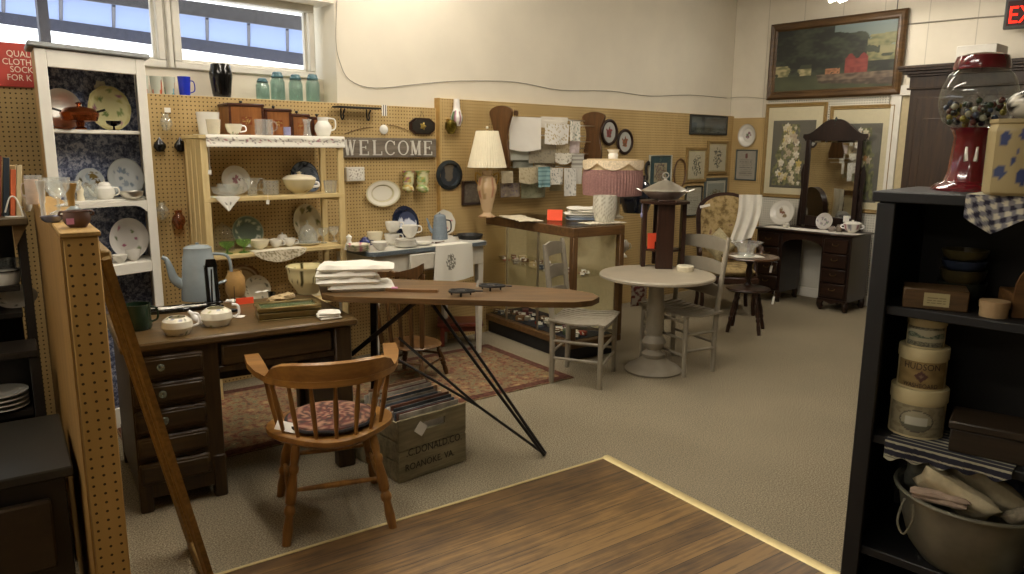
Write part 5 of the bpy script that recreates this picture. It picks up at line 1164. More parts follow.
for (x, y, sx, sy) in ((-rugw/2, .04, rugw-.01, .06), (-rugw/2, rugd-.04, rugw-.01, .06), (-.04, rugd/2, .06, rugd-.14), (-rugw+.04, rugd/2, .06, rugd-.14)): g.box(x, y, .002, sx, sy, .0075)
g.build('border', M_rb, rg)
# ================================================================ slat back side chair behind the board
k0 = F(396, 386, 0); k1 = F(424, 388, 0); kc = ((k0[0]+k1[0])/2, (k0[1]+k1[1])/2+.0)
srz = math.atan2(k1[1]-k0[1], k1[0]-k0[0])*.6
o = s2 = thing('side_chair', 'dark wooden slat back side chair behind the ironing board legs', 'chair', (kc[0], kc[1]+.17, .002), srz-.25)
M_sc = wood('side_chair_wood', '#3c2814', '#6a4a26', .4, 'z')
sh_ = zover((kc[0], kc[1]+.05), 404, 346)
G().ell(0, .0, sh_-.015, .2, .19, .022, 28, 10).build('seat', M_sc, s2)
for sx, sy in ((-1, -1), (1, -1), (-1, 1), (1, 1)): turned(G(), (sx*.12, sy*.12, sh_-.02), (sx*.17, sy*.18, .009), .017).build('leg', M_sc, s2)
for sy in (-1, 1): G().rod((-.15, sy*.155, .16), (.15, sy*.155, .16), .009).build('stretcher', M_sc, s2)
for sx in (-1, 1): G().rod((sx*.148, -.15, .13), (sx*.148, .15, .13), .009).build('stretcher', M_sc, s2)
hb = zover((kc[0], kc[1]), 410, 262)
for x in (-.15, -.075, 0, .075, .15):
    L = hb-sh_-.06; G().box(0, 0, 0, .028 if abs(x) < .1 else .034, .014, L, .004, Tm(x, -.15, sh_) @ Rx(6) @ Ry(x*30)).build('slat', M_sc, s2)
cr_ = [(-.2, hb-.09)]+[(x, hb-.04+.0*x+.028*math.cos(x/.2*PI)*-1) for x in (-.16, -.1, 0, .1, .16)]+[(.2, hb+.005), (.2, hb-.05), (.16, hb-.1), (0, hb-.09), (-.16, hb-.12)]
G().prism(cr_, -.222, -.2).build('crest_rail', M_sc, s2)
# red footstool
fs0 = F(451, 341, 0); fs1 = F(483, 341, 0); fw_ = math.dist(fs0[:2], fs1[:2])+.02; fcx = ((fs0[0]+fs1[0])/2, (fs0[1]+fs1[1])/2)
o = thing('footstool', 'low red brown wooden footstool on the rug before the enamel table', 'stool', (fcx[0]-.05, fcx[1]-.1, 0.009), .1)
fh = zover(fcx, 466, 318); M_red = wood('red_brown_wood', '#4a1d14', '#74321f', .4)
G().box(0, 0, fh-.03, fw_+.08, .26, .03, .006).build('top', M_red, o)
for sx in (-1, 1):
    for sy in (-1, 1): G().box(sx*(fw_/2), sy*.09, 0.0, .034, .034, fh-.031, .004).build('leg', M_red, o)
G().box(0, -.09, fh-.075, fw_-.03, .018, .044, .002).build('rail', M_red, o); G().box(0, .09, fh-.075, fw_-.03, .018, .044, .002).build('rail', M_red, o)
# ================================================================ enamel table and its load
TZ = .888
e0 = LW(370, 253, .62); TZ = e0[2]
ta = ls(346, 242, .5)[0]; tL = max(ls(370, 253, .62)[0]-.04, U1+.03); tR = ls(487, 240, .62)[0]+.03; tw = tR-tL; td = .56
et = thing('enamel_table', 'white enamel topped kitchen table with speckled blue rim and open drawer', 'table', LP(tL, .62), ZL)
M_en = mat('worn_enamel', '#d9d6cb', .25, var=.05, scale=12); M_rim = mat('speckled_blue_rim', '#5d666c', .4, var=.6, scale=160); M_tw = mat('table_white', '#cfcabb', .5, var=.05)
def rr_(w, d, r=.06, n=6):
    P = []
    for cx, cy, a0 in ((w-r, r, -90), (w-r, d-r, 0), (r, d-r, 90), (r, r, 180)):
        for i in range(n+1): a = math.radians(a0+90*i/n); P.append((cx+r*math.cos(a), cy+r*math.sin(a)))
    return P
def flat(g, P, z0, z1):
    n = len(P); return g.add([(x, y, z0) for x, y in P]+[(x, y, z1) for x, y in P], [tuple(range(n))[::-1], tuple(range(n, 2*n))]+[(i, (i+1) % n, (i+1) % n+n, i+n) for i in range(n)])
flat(G(), rr_(tw, td), TZ-.03, TZ-.003).build('top_rim', M_rim, et)
P = [(x*(tw-.03)/tw+.015, y*(td-.03)/td+.015) for x, y in rr_(tw, td)]; flat(G(), P, TZ-.004, TZ).build('tabletop', M_en, et)
dL = ls(397, 262, .6)[0]-tL; dR = ls(440, 262, .6)[0]-tL
g = G().box(tw/2, .04, TZ-.17, tw-.1, .02, .14, .003); g.box(tw/2, td-.05, TZ-.17, tw-.1, .02, .14, .003); g.box(.06, td/2, TZ-.17, .02, td-.12, .14); g.box(tw-.06, td/2, TZ-.17, .02, td-.12, .14); g.build('apron', M_tw, et)
d_ = G().box(tw*.55, -.0, TZ-.155, tw*.5, .022, .115, .005).build('drawer', M_tw, et)
for x in (.06, tw-.06):
    for y in (.06, td-.06): G().lathe([(0, 0), (.02, 0), (.03, .5), (.034, TZ-.2), (.034, TZ-.04), (0, TZ-.04)], 4, Tm(x, y, 0) @ Rz(45)).build('leg', M_tw, et)
def et_(px, off): s = ls(px, 240, off)[0]; return LP(s, off, 0)
def eware(name, label, cat, px, w, h, key, m, off=.45, dz=0, **k): return ware(name, label, cat, px, 240, TZ+dz+.0005, w, h, key, m, pos=et_(px, off), **k)
o = tea = solo('tea_towel', 'white tea towel with a gray figure hanging over the enamel table front', 'towel', (lambda g: g.box(0, .05, .0005, .3, .1, .003, col=hexc('#e2dfd2')))(G().sheet(lambda u, v: ((u-.5)*.33*(1+.12*v), -.012-.008*math.sin(u*11)*v, .002-.27*v*(1-.14*abs(u-.45))), 44, 32, (0, .003, 0), col=lambda q: hexc('#77756a') if math.hypot(q.x+.03, (q.z+.12)*.7) < .042 and noise.noise(q*120) > -.1 else hexc('#e2dfd2'))), M_vcloth, LP(ls(453, 250, .63)[0], .635, TZ), ZL)
eware('figurine', 'small white figurine at the left back of the enamel table', 'figurine', 349, 10, 15, [(0, 0), (1, 0), (.8, .3), (.4, .6), (.6, .85), (.1, 1)], M_china, .4)
for i in range(3): eware('plate', 'cream flowered plate in the low stack at the table left end', 'plate', 358, 24, 3, 'low', M_vc, .5, dz=i*.014, group='low stack of flowered plates', col=spots('#ddd6c0', ['#b8607a', '#6f8a5c'], .08, 10, .9, 1.05, .14, i))
eware('sugar_bowl', 'small cobalt blue lidded pot on the enamel table', 'pot', 365, 12, 9, 'teapot', mat('cobalt_glaze', '#1c2258', .15, coat=.5), .38, lid=(3, mat('cobalt_glaze', '#1c2258')), handle=1, hs=(.3, .8))
eware('bowl', 'white bowl nested low beside the cobalt pot', 'bowl', 380, 17, 8, 'bowl', M_china, .54); eware('bowl', 'cream bowl with pink rim line resting behind the white bowl', 'bowl', 375, 16, 13, 'bowl', M_cream, .3)
eware('cup', 'white cup of the stack left of the blue wash pan', 'cup', 392, 15, 11, 'cup', M_china, .36, handle=1, hs=(.4, .95)); eware('cup', 'white cup stacked on another left of the blue wash pan', 'cup', 393, 15, 11, 'cup', M_china, .36, dz=.085, handle=1, hs=(.4, .95))
for i in range(4): eware('saucer', 'white saucer in the pile before the blue wash pan', 'saucer', 406, 24-i, 3, 'low', M_china, .52, dz=i*.012, group='pile of white saucers')
eware('cup', 'white cup standing on the saucer pile before the wash pan', 'cup', 410, 16, 12, 'cup', M_china, .5, dz=.062, handle=1, hs=(.4, .95))
eware('saucer', 'wide white saucer right of the saucer pile', 'saucer', 423, 18, 3, 'low', M_china, .5)
P = et_(407, .14); o = plate('wash_pan', 'dark blue enamel wash pan leaning against the pegboard behind the cups', 407, 0, 31, 33, P, TZ+.001, mat('dark_blue_enamel', '#20263a', .15, coat=.6, var=.2), cat='pan', rz=ZL)
k = dist((P[0], P[1], TZ))/FPX
solo('pan_lid', 'round blue white streaked enamel lid resting in the dark wash pan', 'lid', G().lathe(plate_prof(10.5*k), 32, Rx(-14) @ Tm(0, -.03, 16*k) @ Rx(90), col=lambda q: hexc('#c2c6d0') if q.y < .02+.04*noise.noise(q*20) and q.y > -.05 else hexc('#3a425c'), sub=.012), M_vc, (P[0], P[1], TZ+.002), ZL)
eware('coffee_pot', 'speckled blue enamel coffee pot on the enamel table', 'coffee pot', 440, 16, 22, [(0, 0), (1, 0), (.78, .9), (.72, 1)], mat('speckled_blue', '#76818a', .25, var=.3, scale=160), .3, handle=1, hs=(.3, .85), spout=-1, lid=(4, mat('speckled_blue', '#5f7f9c')), hm=M_iron)
plate('plate', 'white sprigged platter leaning on the pegboard behind the speckled coffee pot', 444, 0, 25, None, et_(446, .12), TZ+.001, None, flowers('#cfcabb', ['#b06a74', '#8f8f7a'], 5, 6, .3, .8, .1), rz=ZL, rip=lambda a, z: 1+.03*math.cos(8*a))
P = et_(470, .42); o = thing('skillet', 'black iron skillet lying at the right end of the enamel table', 'skillet', (P[0], P[1], TZ+.0005), ZL); k = dist((P[0], P[1], TZ))/FPX
G().lathe(open_([(0, 0), (11*k, 0), (13.5*k, .035)], .004), 32).build('pan', M_iron, o); G().tube([(-13*k, 0, .03), (-20*k, -.01, .035), (-22*k, -.01, .035)], [.01, .012, .008], flat=.5).build('handle', M_iron, o)
for i, (px, lab) in enumerate(((427, 'dark brown iron utensil lying left of the skillet'), (440, 'second brown iron utensil lying before the speckled coffee pot'))):
    P = et_(px, .5); solo('utensil', lab, 'utensil', G().tube([(-.05, 0, .008), (.02, 0, .008), (.06, .01, .008)], [.012, .005, .008], 8, flat=.5), mat('rusty_iron', '#4a2f22', .7, var=.3), (P[0], P[1], TZ+.001), ZL+.3*i)
# ================================================================ showcase
K = F(570.5, 364, 0); SL = 1.25; SWd = .50; SZT = 1.02
M_sw = wood('showcase_wood', '#4a331c', '#6d4f2c', .45)
M_swz = wood('showcase_wood_upright', '#4a331c', '#6d4f2c', .45, 'z')
sh = thing('showcase', 'glass fronted wooden showcase of trinkets with two glass shelves', 'display case', (K[0], K[1], 0), ZA)
fw = .045
G().box(SWd/2, SL/2+.02, 0, SWd-.06, SL-.08, .11, .004).build('plinth', M_blackp, sh)
g = G(); g.box(SWd/2, SL/2, .11, SWd, SL, .05, .004); g.build('base_board', M_sw, sh)
for x, y in ((fw/2, fw/2), (SWd-fw/2, fw/2), (SWd-fw/2, SL-fw/2), (fw/2, SL-fw/2)): G().box(x, y, .161, fw, fw, SZT-.24, .003).build('post', M_swz, sh)
g = G(); g.box(fw/2, SL/2, SZT-.08, fw, SL, .07, .003); g.box(SWd-fw/2, SL/2, SZT-.08, fw, SL, .07, .003); g.box(SWd/2, fw/2, SZT-.08, SWd-2*fw, fw, .07, .003); g.box(SWd/2, SL-fw/2, SZT-.08, SWd-2*fw, fw, .07, .003); g.build('top_frame', M_sw, sh)
G().box(SWd/2, SL/2, SZT-.0095, SWd, SL, .0085, .001).build('top_glass', M_glass_g, sh)
G().box(.012, SL/2, .165, .005, SL-2*fw, SZT-.25).build('front_glass', M_glass_g, sh); G().box(SWd/2, .012, .165, SWd-2*fw, .005, SZT-.25).build('side_glass', M_glass_g, sh)
G().box(.02, SL*.36, .165, .014, .012, SZT-.25).build('glass_clip', M_silver, sh); G().box(.02, SL*.70, .165, .014, .012, SZT-.25).build('glass_clip', M_silver, sh)
M_cl = mat('case_lining', '#c4b894', .7, var=.06); G().box(SWd-.05, SL/2, .165, .008, SL-2*fw, SZT-.25).build('back_panel', M_cl, sh); G().box(SWd/2, SL-.05, .165, SWd-2*fw-.02, .008, SZT-.25).build('end_panel', M_cl, sh)
G().box(SWd/2, SL/2, .1615, SWd-.1, SL-.1, .004).build('floor_cloth', mat('case_cloth', '#20242e', .9), sh)
zg1 = zover(AP(K, .03, .6), 530, 268)
G().box(SWd/2, SL/2, zg1-.008, SWd-.1, SL-.11, .006).build('glass_shelf', M_glass_g, sh)
rnd = random.Random(3); tc = ['#7d5a3a', '#a83c2c', '#4a5a40', '#b8b0a0', '#8a7448', '#3c4a60', '#6a3a40', '#c9b68c']; tn = ['brown', 'red', 'green', 'gray', 'brass', 'blue', 'maroon', 'cream']
sh_k = 0
for z_, n_, zn in ((.1658, 34, 'on the dark cloth floor'), (zg1-.0018, 26, 'on the glass shelf')):
    for i in range(n_):
        y = .08+(SL-.18)*(i+.5)/n_; x = .08+rnd.uniform(0, .22); P = AP(K, x, y, z_); kx = rnd.randrange(8); s_ = rnd.uniform(.02, .038)
        o = thing(['trinket', 'trinket_box', 'brooch'][i % 3], '%s %s with a white price tag %s of the showcase' % (tn[kx], ['trinket bowl', 'trinket box', 'brooch'][i % 3], zn), 'trinket', P, rnd.uniform(0, 3), 'trinkets in the showcase')
        mm = mat('trinket_'+str(kx), tc[kx], .35, metal=.2 if kx in (4, 3) else 0)
        if i % 3 == 0: G().lathe(open_([(0, 0), (s_*.6, 0), (s_, s_*.9)], .002), 12).build('body', mm, o)
        elif i % 3 == 1: G().box(0, 0, 0, s_*2, s_*1.4, s_, .003).build('body', mm, o)
        else: G().lathe([(0, 0), (s_, 0), (s_*.9, .006), (s_*.3, .012), (0, .012)], 12, ripple=lambda a, z: 1+.2*math.cos(5*a)).build('body', mm, o)
        G().box(0, 0, 0, .034, .0012, .022, M=Rz(math.degrees(ZA)-math.degrees(o.rotation_euler.z)-50+(i*37) % 50) @ Tm(0, -.03, s_*.4) @ Rx(-35)).build('price_tag', M_paper, o)
def spx_(px, py, z=None): return F(px, py, SZT+.0005)
# lamp with pleated shade
P = F(487, 209, SZT+.06); P = AP(K, .16, SL-.12, SZT+.0005)
def scol(px, y):   # plan point over the showcase top at column px, y along the case
    q = hit(px, 200, AP(K, 0, y), a1); return (q[0], q[1], SZT+.0005)
P = scol(487, SL-.31); k = dist(P)/FPX
lp_ = thing('table_lamp', 'table lamp with pleated cream shade and flowered urn base on the showcase', 'lamp', P, face(P)); zt_ = zover(P, 487, 131)-SZT; zb_ = zover(P, 487, 168)-SZT
G().lathe([(0, 0), (8*k, 0), (8.5*k, .01), (5*k, .025), (4*k, .04), (5*k, .06), (10*k, zb_*.6), (8*k, zb_*.8), (4*k, zb_*.86), (5.5*k, zb_*.95), (0, zb_*.95)], 28, col=spots('#cdb08a', ['#b07a60', '#a88a60'], .08, 7, .7, 1., .14, 3), sub=.012).build('base', M_vc, lp_)
for sx in (-1, 1): G().tube(smooth([(sx*6*k, 0, zb_*.85), (sx*11*k, 0, zb_*.9), (sx*11*k, 0, zb_*.75), (sx*8.6*k, 0, zb_*.66)]), .006).build('handle', M_brass, lp_)
G().rod((0, 0, zb_*.9), (0, 0, zt_+.02), .006).build('stem', M_brass, lp_)
G().lathe([(10.8*k, zt_), (19*k, zb_+.005), (18.7*k, zb_+.004), (10.5*k, zt_-.001)], 120, ripple=lambda a, z: 1+.025*math.cos(40*a)).build('lamp_shade', mat('pleated_shade', '#e6dcc0', .8, var=.03), lp_)
G().ell(0, 0, zt_+.025, .01, .01, .013).build('finial', M_cream, lp_)
# lace, doily, linens, card
g = G().sheet(lambda u, v: ((u-.5)*.5, (v-.5)*.2, .002+.014*abs(noise.noise(Vector((u*7, v*4, 1))))), 30, 10, (0, 0, .002)); solo('lace_runner', 'crumpled cream lace runner at the far end of the showcase top', 'lace', g, mat('cream_lace', '#d9cfb4', .95, var=.2, scale=80), scol(520, SL-.55), ZA+PI/2-.25)
o = thing('price_card', 'orange price card standing at the showcase front edge', 'card', scol(555, SL*.36), ZA-PI/2+.75); G().box(0, 0, 0, .12, .003, .085, .001, Rx(-8)).build('card', M_orange, o)
P = scol(584, .38); solo('folded_linens', 'stack of white linens with a blue one beneath on the showcase top', 'linens', stack_cloth(.30, .2, .10, 5, 21, .2, cols=[hexc('#8f9db0'), hexc('#b9c0c6'), hexc('#e6e2d6'), hexc('#eae7dc'), hexc('#e6e2d6')]), M_vcloth, P, .1)
P = scol(610, .17); k = dist(P)/FPX
ware('planter', 'white quilted pottery planter on the showcase corner', 'planter', 606, 215, SZT+.008, 24, 25, [(0, 0), (.8, 0), (.82, .05), (1, .5), (.98, 1)], M_vc, pos=scol(605, .16), col=lambda q: hexc('#a9a492') if (abs((math.atan2(q.y, q.x)*5+q.z*60) % 2-1) < .14 or abs((math.atan2(q.y, q.x)*5-q.z*60) % 2-1) < .14) else hexc('#d3cfc0'), n=72)
solo('lace_doily', 'white doily with brown edge hanging off the showcase corner', 'doily', G().sheet(lambda u, v: ((u-.5)*.34, (v-.5)*.16, .001+.004*abs(noise.noise(Vector((u*9, v*6, 3))))), 26, 12, (0, 0, .002), col=lambda q: hexc('#8a6f4a') if noise.noise(q*50) > .25 else hexc('#ded7c2')), M_vcloth, scol(603, .13), ZA-.1)
# fringed lamp on a pole
P = scol(617, .35); fl = thing('fringed_lamp', 'lamp with pink fringed shade and scalloped cream top behind the planter', 'lamp', P, face(P)); k = dist(P)/FPX
zt_ = zover(P, 611, 159)-SZT; zb_ = zover(P, 611, 174)-SZT; zf = zover(P, 611, 195)-SZT
G().lathe([(0, 0), (7*k, 0), (7*k, .015), (3*k, .03), (3*k, zf*.8), (2*k, zt_), (0, zt_)], 18).build('pole', M_cream, fl)
OX = -5*k
G().lathe([(0, zt_), (26*k, zt_-.002), (29*k, zb_), (28.5*k, zb_-.002), (0, zt_-.004)], 72, Tm(OX, 0, 0)).build('lamp_shade', mat('shade_cream', '#cbb48c', .85), fl)
g = G(); n = 96; vs = []; fs = []
for i in range(n):
    a = 2*PI*i/n; sc_ = abs(math.sin(a*3)); r = 29.6*k
    for r_, z in ((r-.3*k, zt_-.01), (r+.2*k, zt_-.012-.05*sc_), (r+.5*k, zt_-.03-.055*sc_)): vs.append((OX+r_*math.cos(a), r_*math.sin(a), z))
for i in range(n):
    for j in range(2): b = (i+1) % n; fs.append((i*3+j, b*3+j, b*3+j+1, i*3+j+1))
g.add(vs, fs); g.build('scalloped_trim', mat('shade_trim', '#d8c6a8', .8, var=.25, scale=90), fl)
g = G(); g.lathe([(28.6*k, zb_+.035), (29.8*k, zb_-.03), (28.8*k, zf)], 200, Tm(OX, 0, 0), ripple=lambda a, z: 1+.012*math.sin(a*60)); g.build('fringe', mat('pink_fringe', '#8d6862', .9, var=.3, scale=120), fl)
ware('pitcher', 'tiny white pitcher on top of the pink fringed lamp', 'pitcher', 609, 157, SZT+zt_+.0005, 13, 9, [(0, 0), (.7, 0), (.8, .4), (.65, .6), (1, 1)], M_china, pos=(P[0]-.04, P[1]+.02))
ware('jug', 'large dark blue black jug behind the planter on the showcase', 'jug', 637, 212, SZT+.0005, 34, 36, [(0, 0), (.7, 0), (1, .4), (.85, .75), (.5, .9), (.55, 1)], mat('blue_black_glaze', '#1c2230', .12, coat=.5), pos=scol(636, .66), handle=-1)
# ================================================================ linen rack on the wall
rk = thing('linen_rack', 'wall rack of two shaped wooden ends joined by rods, hung with linens', 'rack', LP(ls(543, 140, .15)[0], P2), ZL)
sx0 = ls(497, 140, .17)[0]; sx1 = ls(589, 140, .17)[0]; scx = ls(543, 140, .15)[0]
zt0 = ls(499, 106, .17)[1]; zt1 = ls(588, 112, .17)[1]; zb0 = ls(505, 168, .17)[1]; zb1 = ls(592, 160, .17)[1]
M_rk = wood('rack_wood', '#3f2915', '#5f4124', .45, 'z')
def endboard(s, zt, zb, parent):
    Hh = zt-zb; P = []
    for i in range(21):
        v = i/20; z = zt-Hh*v; w = .15+.035*math.cos(v*2.2*PI)-(.07*v)
        if i == 0: w = .05
        if i == 1: w = .12
        P.append((-.15-w*.9 if i else -.15-w, z))
    Q_ = [(-.15-w_, z) for w_, z in []]
    left = []; right = []
    for i in range(21):
        v = (i/20)**1.4; z = zt-Hh*v; w = .125+.025*math.cos(v*2*PI*1.1)-.05*v
        if v < .13: w *= math.sqrt(max(.02, 1-(1-v/.13)**2))
        left.append((-w, z)); right.append((w, z))
    poly = left+right[::-1]
    g = G().prism(poly, -.011, .011, Tm(s-scx, -.16, 0) @ Rz(90)); return g.build('end_board', M_rk, parent)
endboard(sx0, zt0, zb0, rk); endboard(sx1, zt1, zb1+.0, rk)
rods = []
for yy in (127, 144, 158, 170): rods.append((ls(543, yy, .2)[1]))
rods = [ls(543, 124, .30)[1], ls(543, 141, .27)[1], ls(543, 154, .25)[1], ls(543, 167, .23)[1]]
for i, (z, off) in enumerate(zip(rods, (.24, .2, .17, .15))):
    G().rod((sx0-scx, -(off-P2)-.0, z), (sx1-scx, -(off-P2), z), .005).build('rod', M_silver, rk)
    G().rod((sx0-scx, -.06, z+.05), (sx1-scx, -.06, z+.05), .005).build('rod', M_silver, rk)
linens = [ # x0,y0,x1,y1,off,base,fleck,label,hem
 (509, 117, 541, 113.5+38, .27, '#ece8de', None, 'large white pillowcase with scalloped hem hanging from the rack top left', .07),
 (541, 117, 568, 128, .262, '#e6e0d2', None, 'white folded cloth over the top rod of the rack', 0),
 (545, 124, 569, 145, .29, '#efece4', '#b9a46a', 'white cloth with yellow embroidery hanging at the rack centre', .06),
 (570, 121, 580, 141, .275, '#e2ddd0', '#8f9a8a', 'narrow white cloth with gray sprigs right of the yellow embroidered one', 0),
 (509, 141, 531, 160, .225, '#b9bcb0', None, 'gray green folded cloth low at the rack left', 0),
 (528, 139, 556, 163, .225, '#a59c86', '#8a8172', 'brown gray lace cloth behind the embroidered one', 0),
 (555, 153, 572, 164.5, .26, '#e6e1d2', '#9c947c', 'white scalloped doily hanging under the embroidered cloth', .25),
 (570, 140, 580, 153, .23, '#d9c9c6', None, 'pale pink cloth at the rack right above the striped one', 0),
 (572, 154, 584, 168, .22, '#d8d5ca', '#a8a498', 'white striped cloth at the rack right, under the pale pink cloth', 0),
 (519, 167.5, 541, 184, .24, '#c4b898', '#a8997a', 'cream crocheted cloth on the lowest rod', .12),
 (538, 167, 550, 187, .26, '#8db0b2', '#5f8488', 'aqua striped towel on the lowest rod', 0),
 (550, 168, 563, 184.5, .25, '#e2ded2', '#8a8f88', 'white handkerchief with tiny dots right of the aqua towel', 0),
 (564, 168, 576, 196, .27, '#e8e5dc', '#a8a8a0', 'long white towel with a monogram at the rack lower right', 0),
 (576, 168, 582, 184, .24, '#d8d4ca', None, 'narrow white cloth strip at the right end of the lowest rod', 0),
 (556, 141, 570, 154, .228, '#c2b494', '#a59674', 'tan lace cloth between the brown gray lace and the pale pink cloth', 0),
 (513, 159, 533, 168, .2, '#8f9184', None, 'dim gray cloth below the gray green folded one', 0),
 (534, 160, 556, 169, .195, '#b8af9a', '#8c8470', 'beige lace strip just above the aqua towel', 0),
 (501, 171, 513, 183, .2, '#c9bfa4', None, 'small cream cloth hanging at the rack lower left corner', 0),
 (500, 183, 520, 197, .16, '#8b7f70', '#5f5468', 'gray floral cloth with purple print low beside the lamp', 0),
 (521, 182, 546, 198, .17, '#8f8f74', '#77775c', 'sage green cloth under the crocheted one', 0),
 (550, 183, 562, 191, .17, '#9c8f6c', None, 'small tan cloth under the dotted handkerchief', 0)]
for i, (x0, y0, x1, y1, off, b_, f_, lab, hem) in enumerate(linens):
    P, w, h, rz = wallbox(x0, y0, x1, y1, off)
    bc = hexc(b_); fc = hexc(f_) if f_ else bc
    def cf(q, bc=bc, fc=fc, i=i, w=w, h=h):
        if fc is bc: return bc
        if 'striped' in linens[i][7]: return fc if math.sin(q.z*170) > .2 else bc
        return fc if noise.noise(q*70+Vector((i*3, 0, 0))) > .3 else bc
    def fn(u, v, w=w, h=h, i=i, hem=hem): return ((u-.5)*w*(1-.04*v), .008*math.sin(u*(5+i % 4)+i)*v+.003*noise.noise(Vector((u*6, v*6, i))), h/2-h*v*(1-hem+hem*math.sin(PI*u)))
    o = solo(['linen_cloth', 'hanging_towel'][1 if 'towel' in lab else 0], lab, 'cloth', G().sheet(fn, 24, 18, (0, .002, 0), col=cf), M_vcloth, P, ZL, 'linens hanging on the wall rack')
solo('wooden_clip', 'small brown wooden clip on the top left pillowcase of the rack', 'clip', G().box(0, 0, -.02, .045, .012, .04, .003), M_rk, LW(516, 113, .30), ZL)
P, w, h, rz = wallbox(507.5, 111, 545, 117, .235); 
# small framed pictures left of and behind the lamp
def art_flower(bg, cols, cx=.5, cy=.5, sx=.3, sy=.35, seed=0, dens=0., stem=None):
    bgc = hexc(bg); cc = [hexc(c) for c in cols]
    def f(u, v):
        x, y = (u-cx)/sx, (v-cy)/sy; r = math.hypot(x, y)+.5*N(u, v, seed, 7)
        if r < 1 and N(u, v, seed+5, 14) > dens: return cc[int((N(u, v, seed+9, 9)+1)*len(cc)*1.7) % len(cc)]
        if stem and abs(x*.5+.1*math.sin(y*3)) < .07 and -1.2 < y < 1: return hexc(stem)
        return bgc
    return f
def art_text(bg, ink, rows=14, top=None):
    bgc = hexc(bg); ic = hexc(ink)
    def f(u, v):
        if top and math.hypot(u-.5, (v-.82)*.8) < .07: return hexc(top)
        if .15 < u < .85 and .12 < v < .7 and (v*rows) % 1 < .35 and N(u, round(v*rows), 3, 13) > -.2: return ic
        return bgc
    return f
picture('small dark framed print of gray flowers left of the table lamp', 463, 181, 482, 205, .02, M_dwood, art_flower('#6d6658', ['#a39c90', '#8a8478', '#4a463e'], .5, .5, .45, .45, 1), P2)
picture('dark framed seascape high at the corner end of the left wall', 691, 115, 728, 135, .022, mat('black_frame', '#22241f', .5), lambda u, v: mixc(hexc('#59646a'), hexc('#2c3a3c'), abs(v-.55)*2.2+.5*N(u, v, 1, 5)) if v > .3 else mixc(hexc('#26332e'), hexc('#4d5a58'), N(u, v, 2, 6)+.3), P2)
picture('narrow gilt framed bird print, lower left of the matching pair', 687, 147.5, 707.5, 182.5, .035, M_goldf, art_flower('#c9c1a4', ['#3f443c', '#5a5b48', '#2c2f2c'], .5, .45, .26, .42, 2, .0), P2, matc='#c4b993', mw=.015, group='gilt framed bird prints')
picture('narrow gilt framed bird print, upper right of the matching pair', 708, 141, 728.5, 174.5, .035, M_goldf, art_flower('#c9c1a4', ['#4a4d44', '#6a6450', '#34363a'], .5, .5, .26, .4, 6, .0), P2, matc='#c4b993', mw=.015, group='gilt framed bird prints')
picture('dark thin framed handwritten page under the bird prints', 686, 186, 702.5, 216, .016, mat('black_frame', '#22241f', .5), art_text('#b3b09c', '#8a8878', 16), P2)
picture('gray framed print with a dark tree under the upper bird print', 705, 178, 727, 212, .03, mat('slate_frame', '#4b5452', .5), art_flower('#8f9a94', ['#4a4a2a', '#35381f', '#7a6a34'], .5, .35, .4, .4, 3), P2, matc='#c2c4b8', mw=.03)
picture('teal matted floral print in a white frame behind the silver chafing dish', 650, 155, 672, 190, .012, mat('white_frame', '#b9b8a8', .5), art_flower('#b5ac8e', ['#4c5a7a', '#a86a3c', '#7a3c3a', '#4a5a3a'], .5, .5, .48, .5, 4), P2, matc='#3f5658', mw=.07)
for i, (x0, y0, x1, y1, lab) in enumerate(((600, 119, 616.5, 145.5, 'oval rose needlework in dark frame, upper of the two by the fringed lamp'), (616, 129, 632, 154.5, 'oval orange flower needlework in dark frame, lower of the two by the fringed lamp'))):
    P, w, h, rz = wallbox(x0, y0, x1, y1, P2)
    o = thing('oval_picture', lab, 'picture', P, ZL, 'oval needlework pictures')
    G().tube([(w*.44*math.cos(a), -.014, h*.45*math.sin(a)) for a in [2*PI*j/40 for j in range(40)]], .015, 8, closed=True, flat=.8).build('frame', M_dwood, o)
    G().lathe([(0, 0), (.4, 0), (.4, .01), (0, .01)], 36, Tm(0, 0, 0) @ Rx(90) @ Sc(w, h*1.0, 1), lambda q, i=i: (hexc([['#8a3038', '#a84a4a', '#3f4a34'], ['#b0582c', '#7a4a34', '#4a5638']][i][int((N(q.x, q.y, i, 16)+1)*5) % 3]) if math.hypot(q.x, q.y) < .17+.14*N(q.x, q.y, 3, 9) else hexc('#b8b8b0')), sub=.02).build('needlework', M_vm, o)
P, w, h, rz = wallbox(673, 158, 685, 189, P2)
solo('embroidery_hoop', 'oval bare wooden hoop hanging right of the teal matted print', 'hoop', G().tube([(w*.47*math.cos(a), -.012, h*.47*math.sin(a)) for a in [2*PI*j/40 for j in range(40)]], .008, 6, closed=True, flat=1.2), mat('hoop_brown', '#5f4326', .5), P, ZL)
P, w, h, rz = wallbox(642, 161, 648, 182, P2)
solo('wall_hook', 'dark scrolled iron hook hanging left of the teal matted print', 'hook', G().tube(smooth([(0, -.01, -h/2), (0, -.03, -h*.3), (0, -.015, 0), (0, -.015, h*.3), (w*.3, -.015, h*.45), (w*.4, -.015, h*.3)]), .014), M_iron, P, ZL)
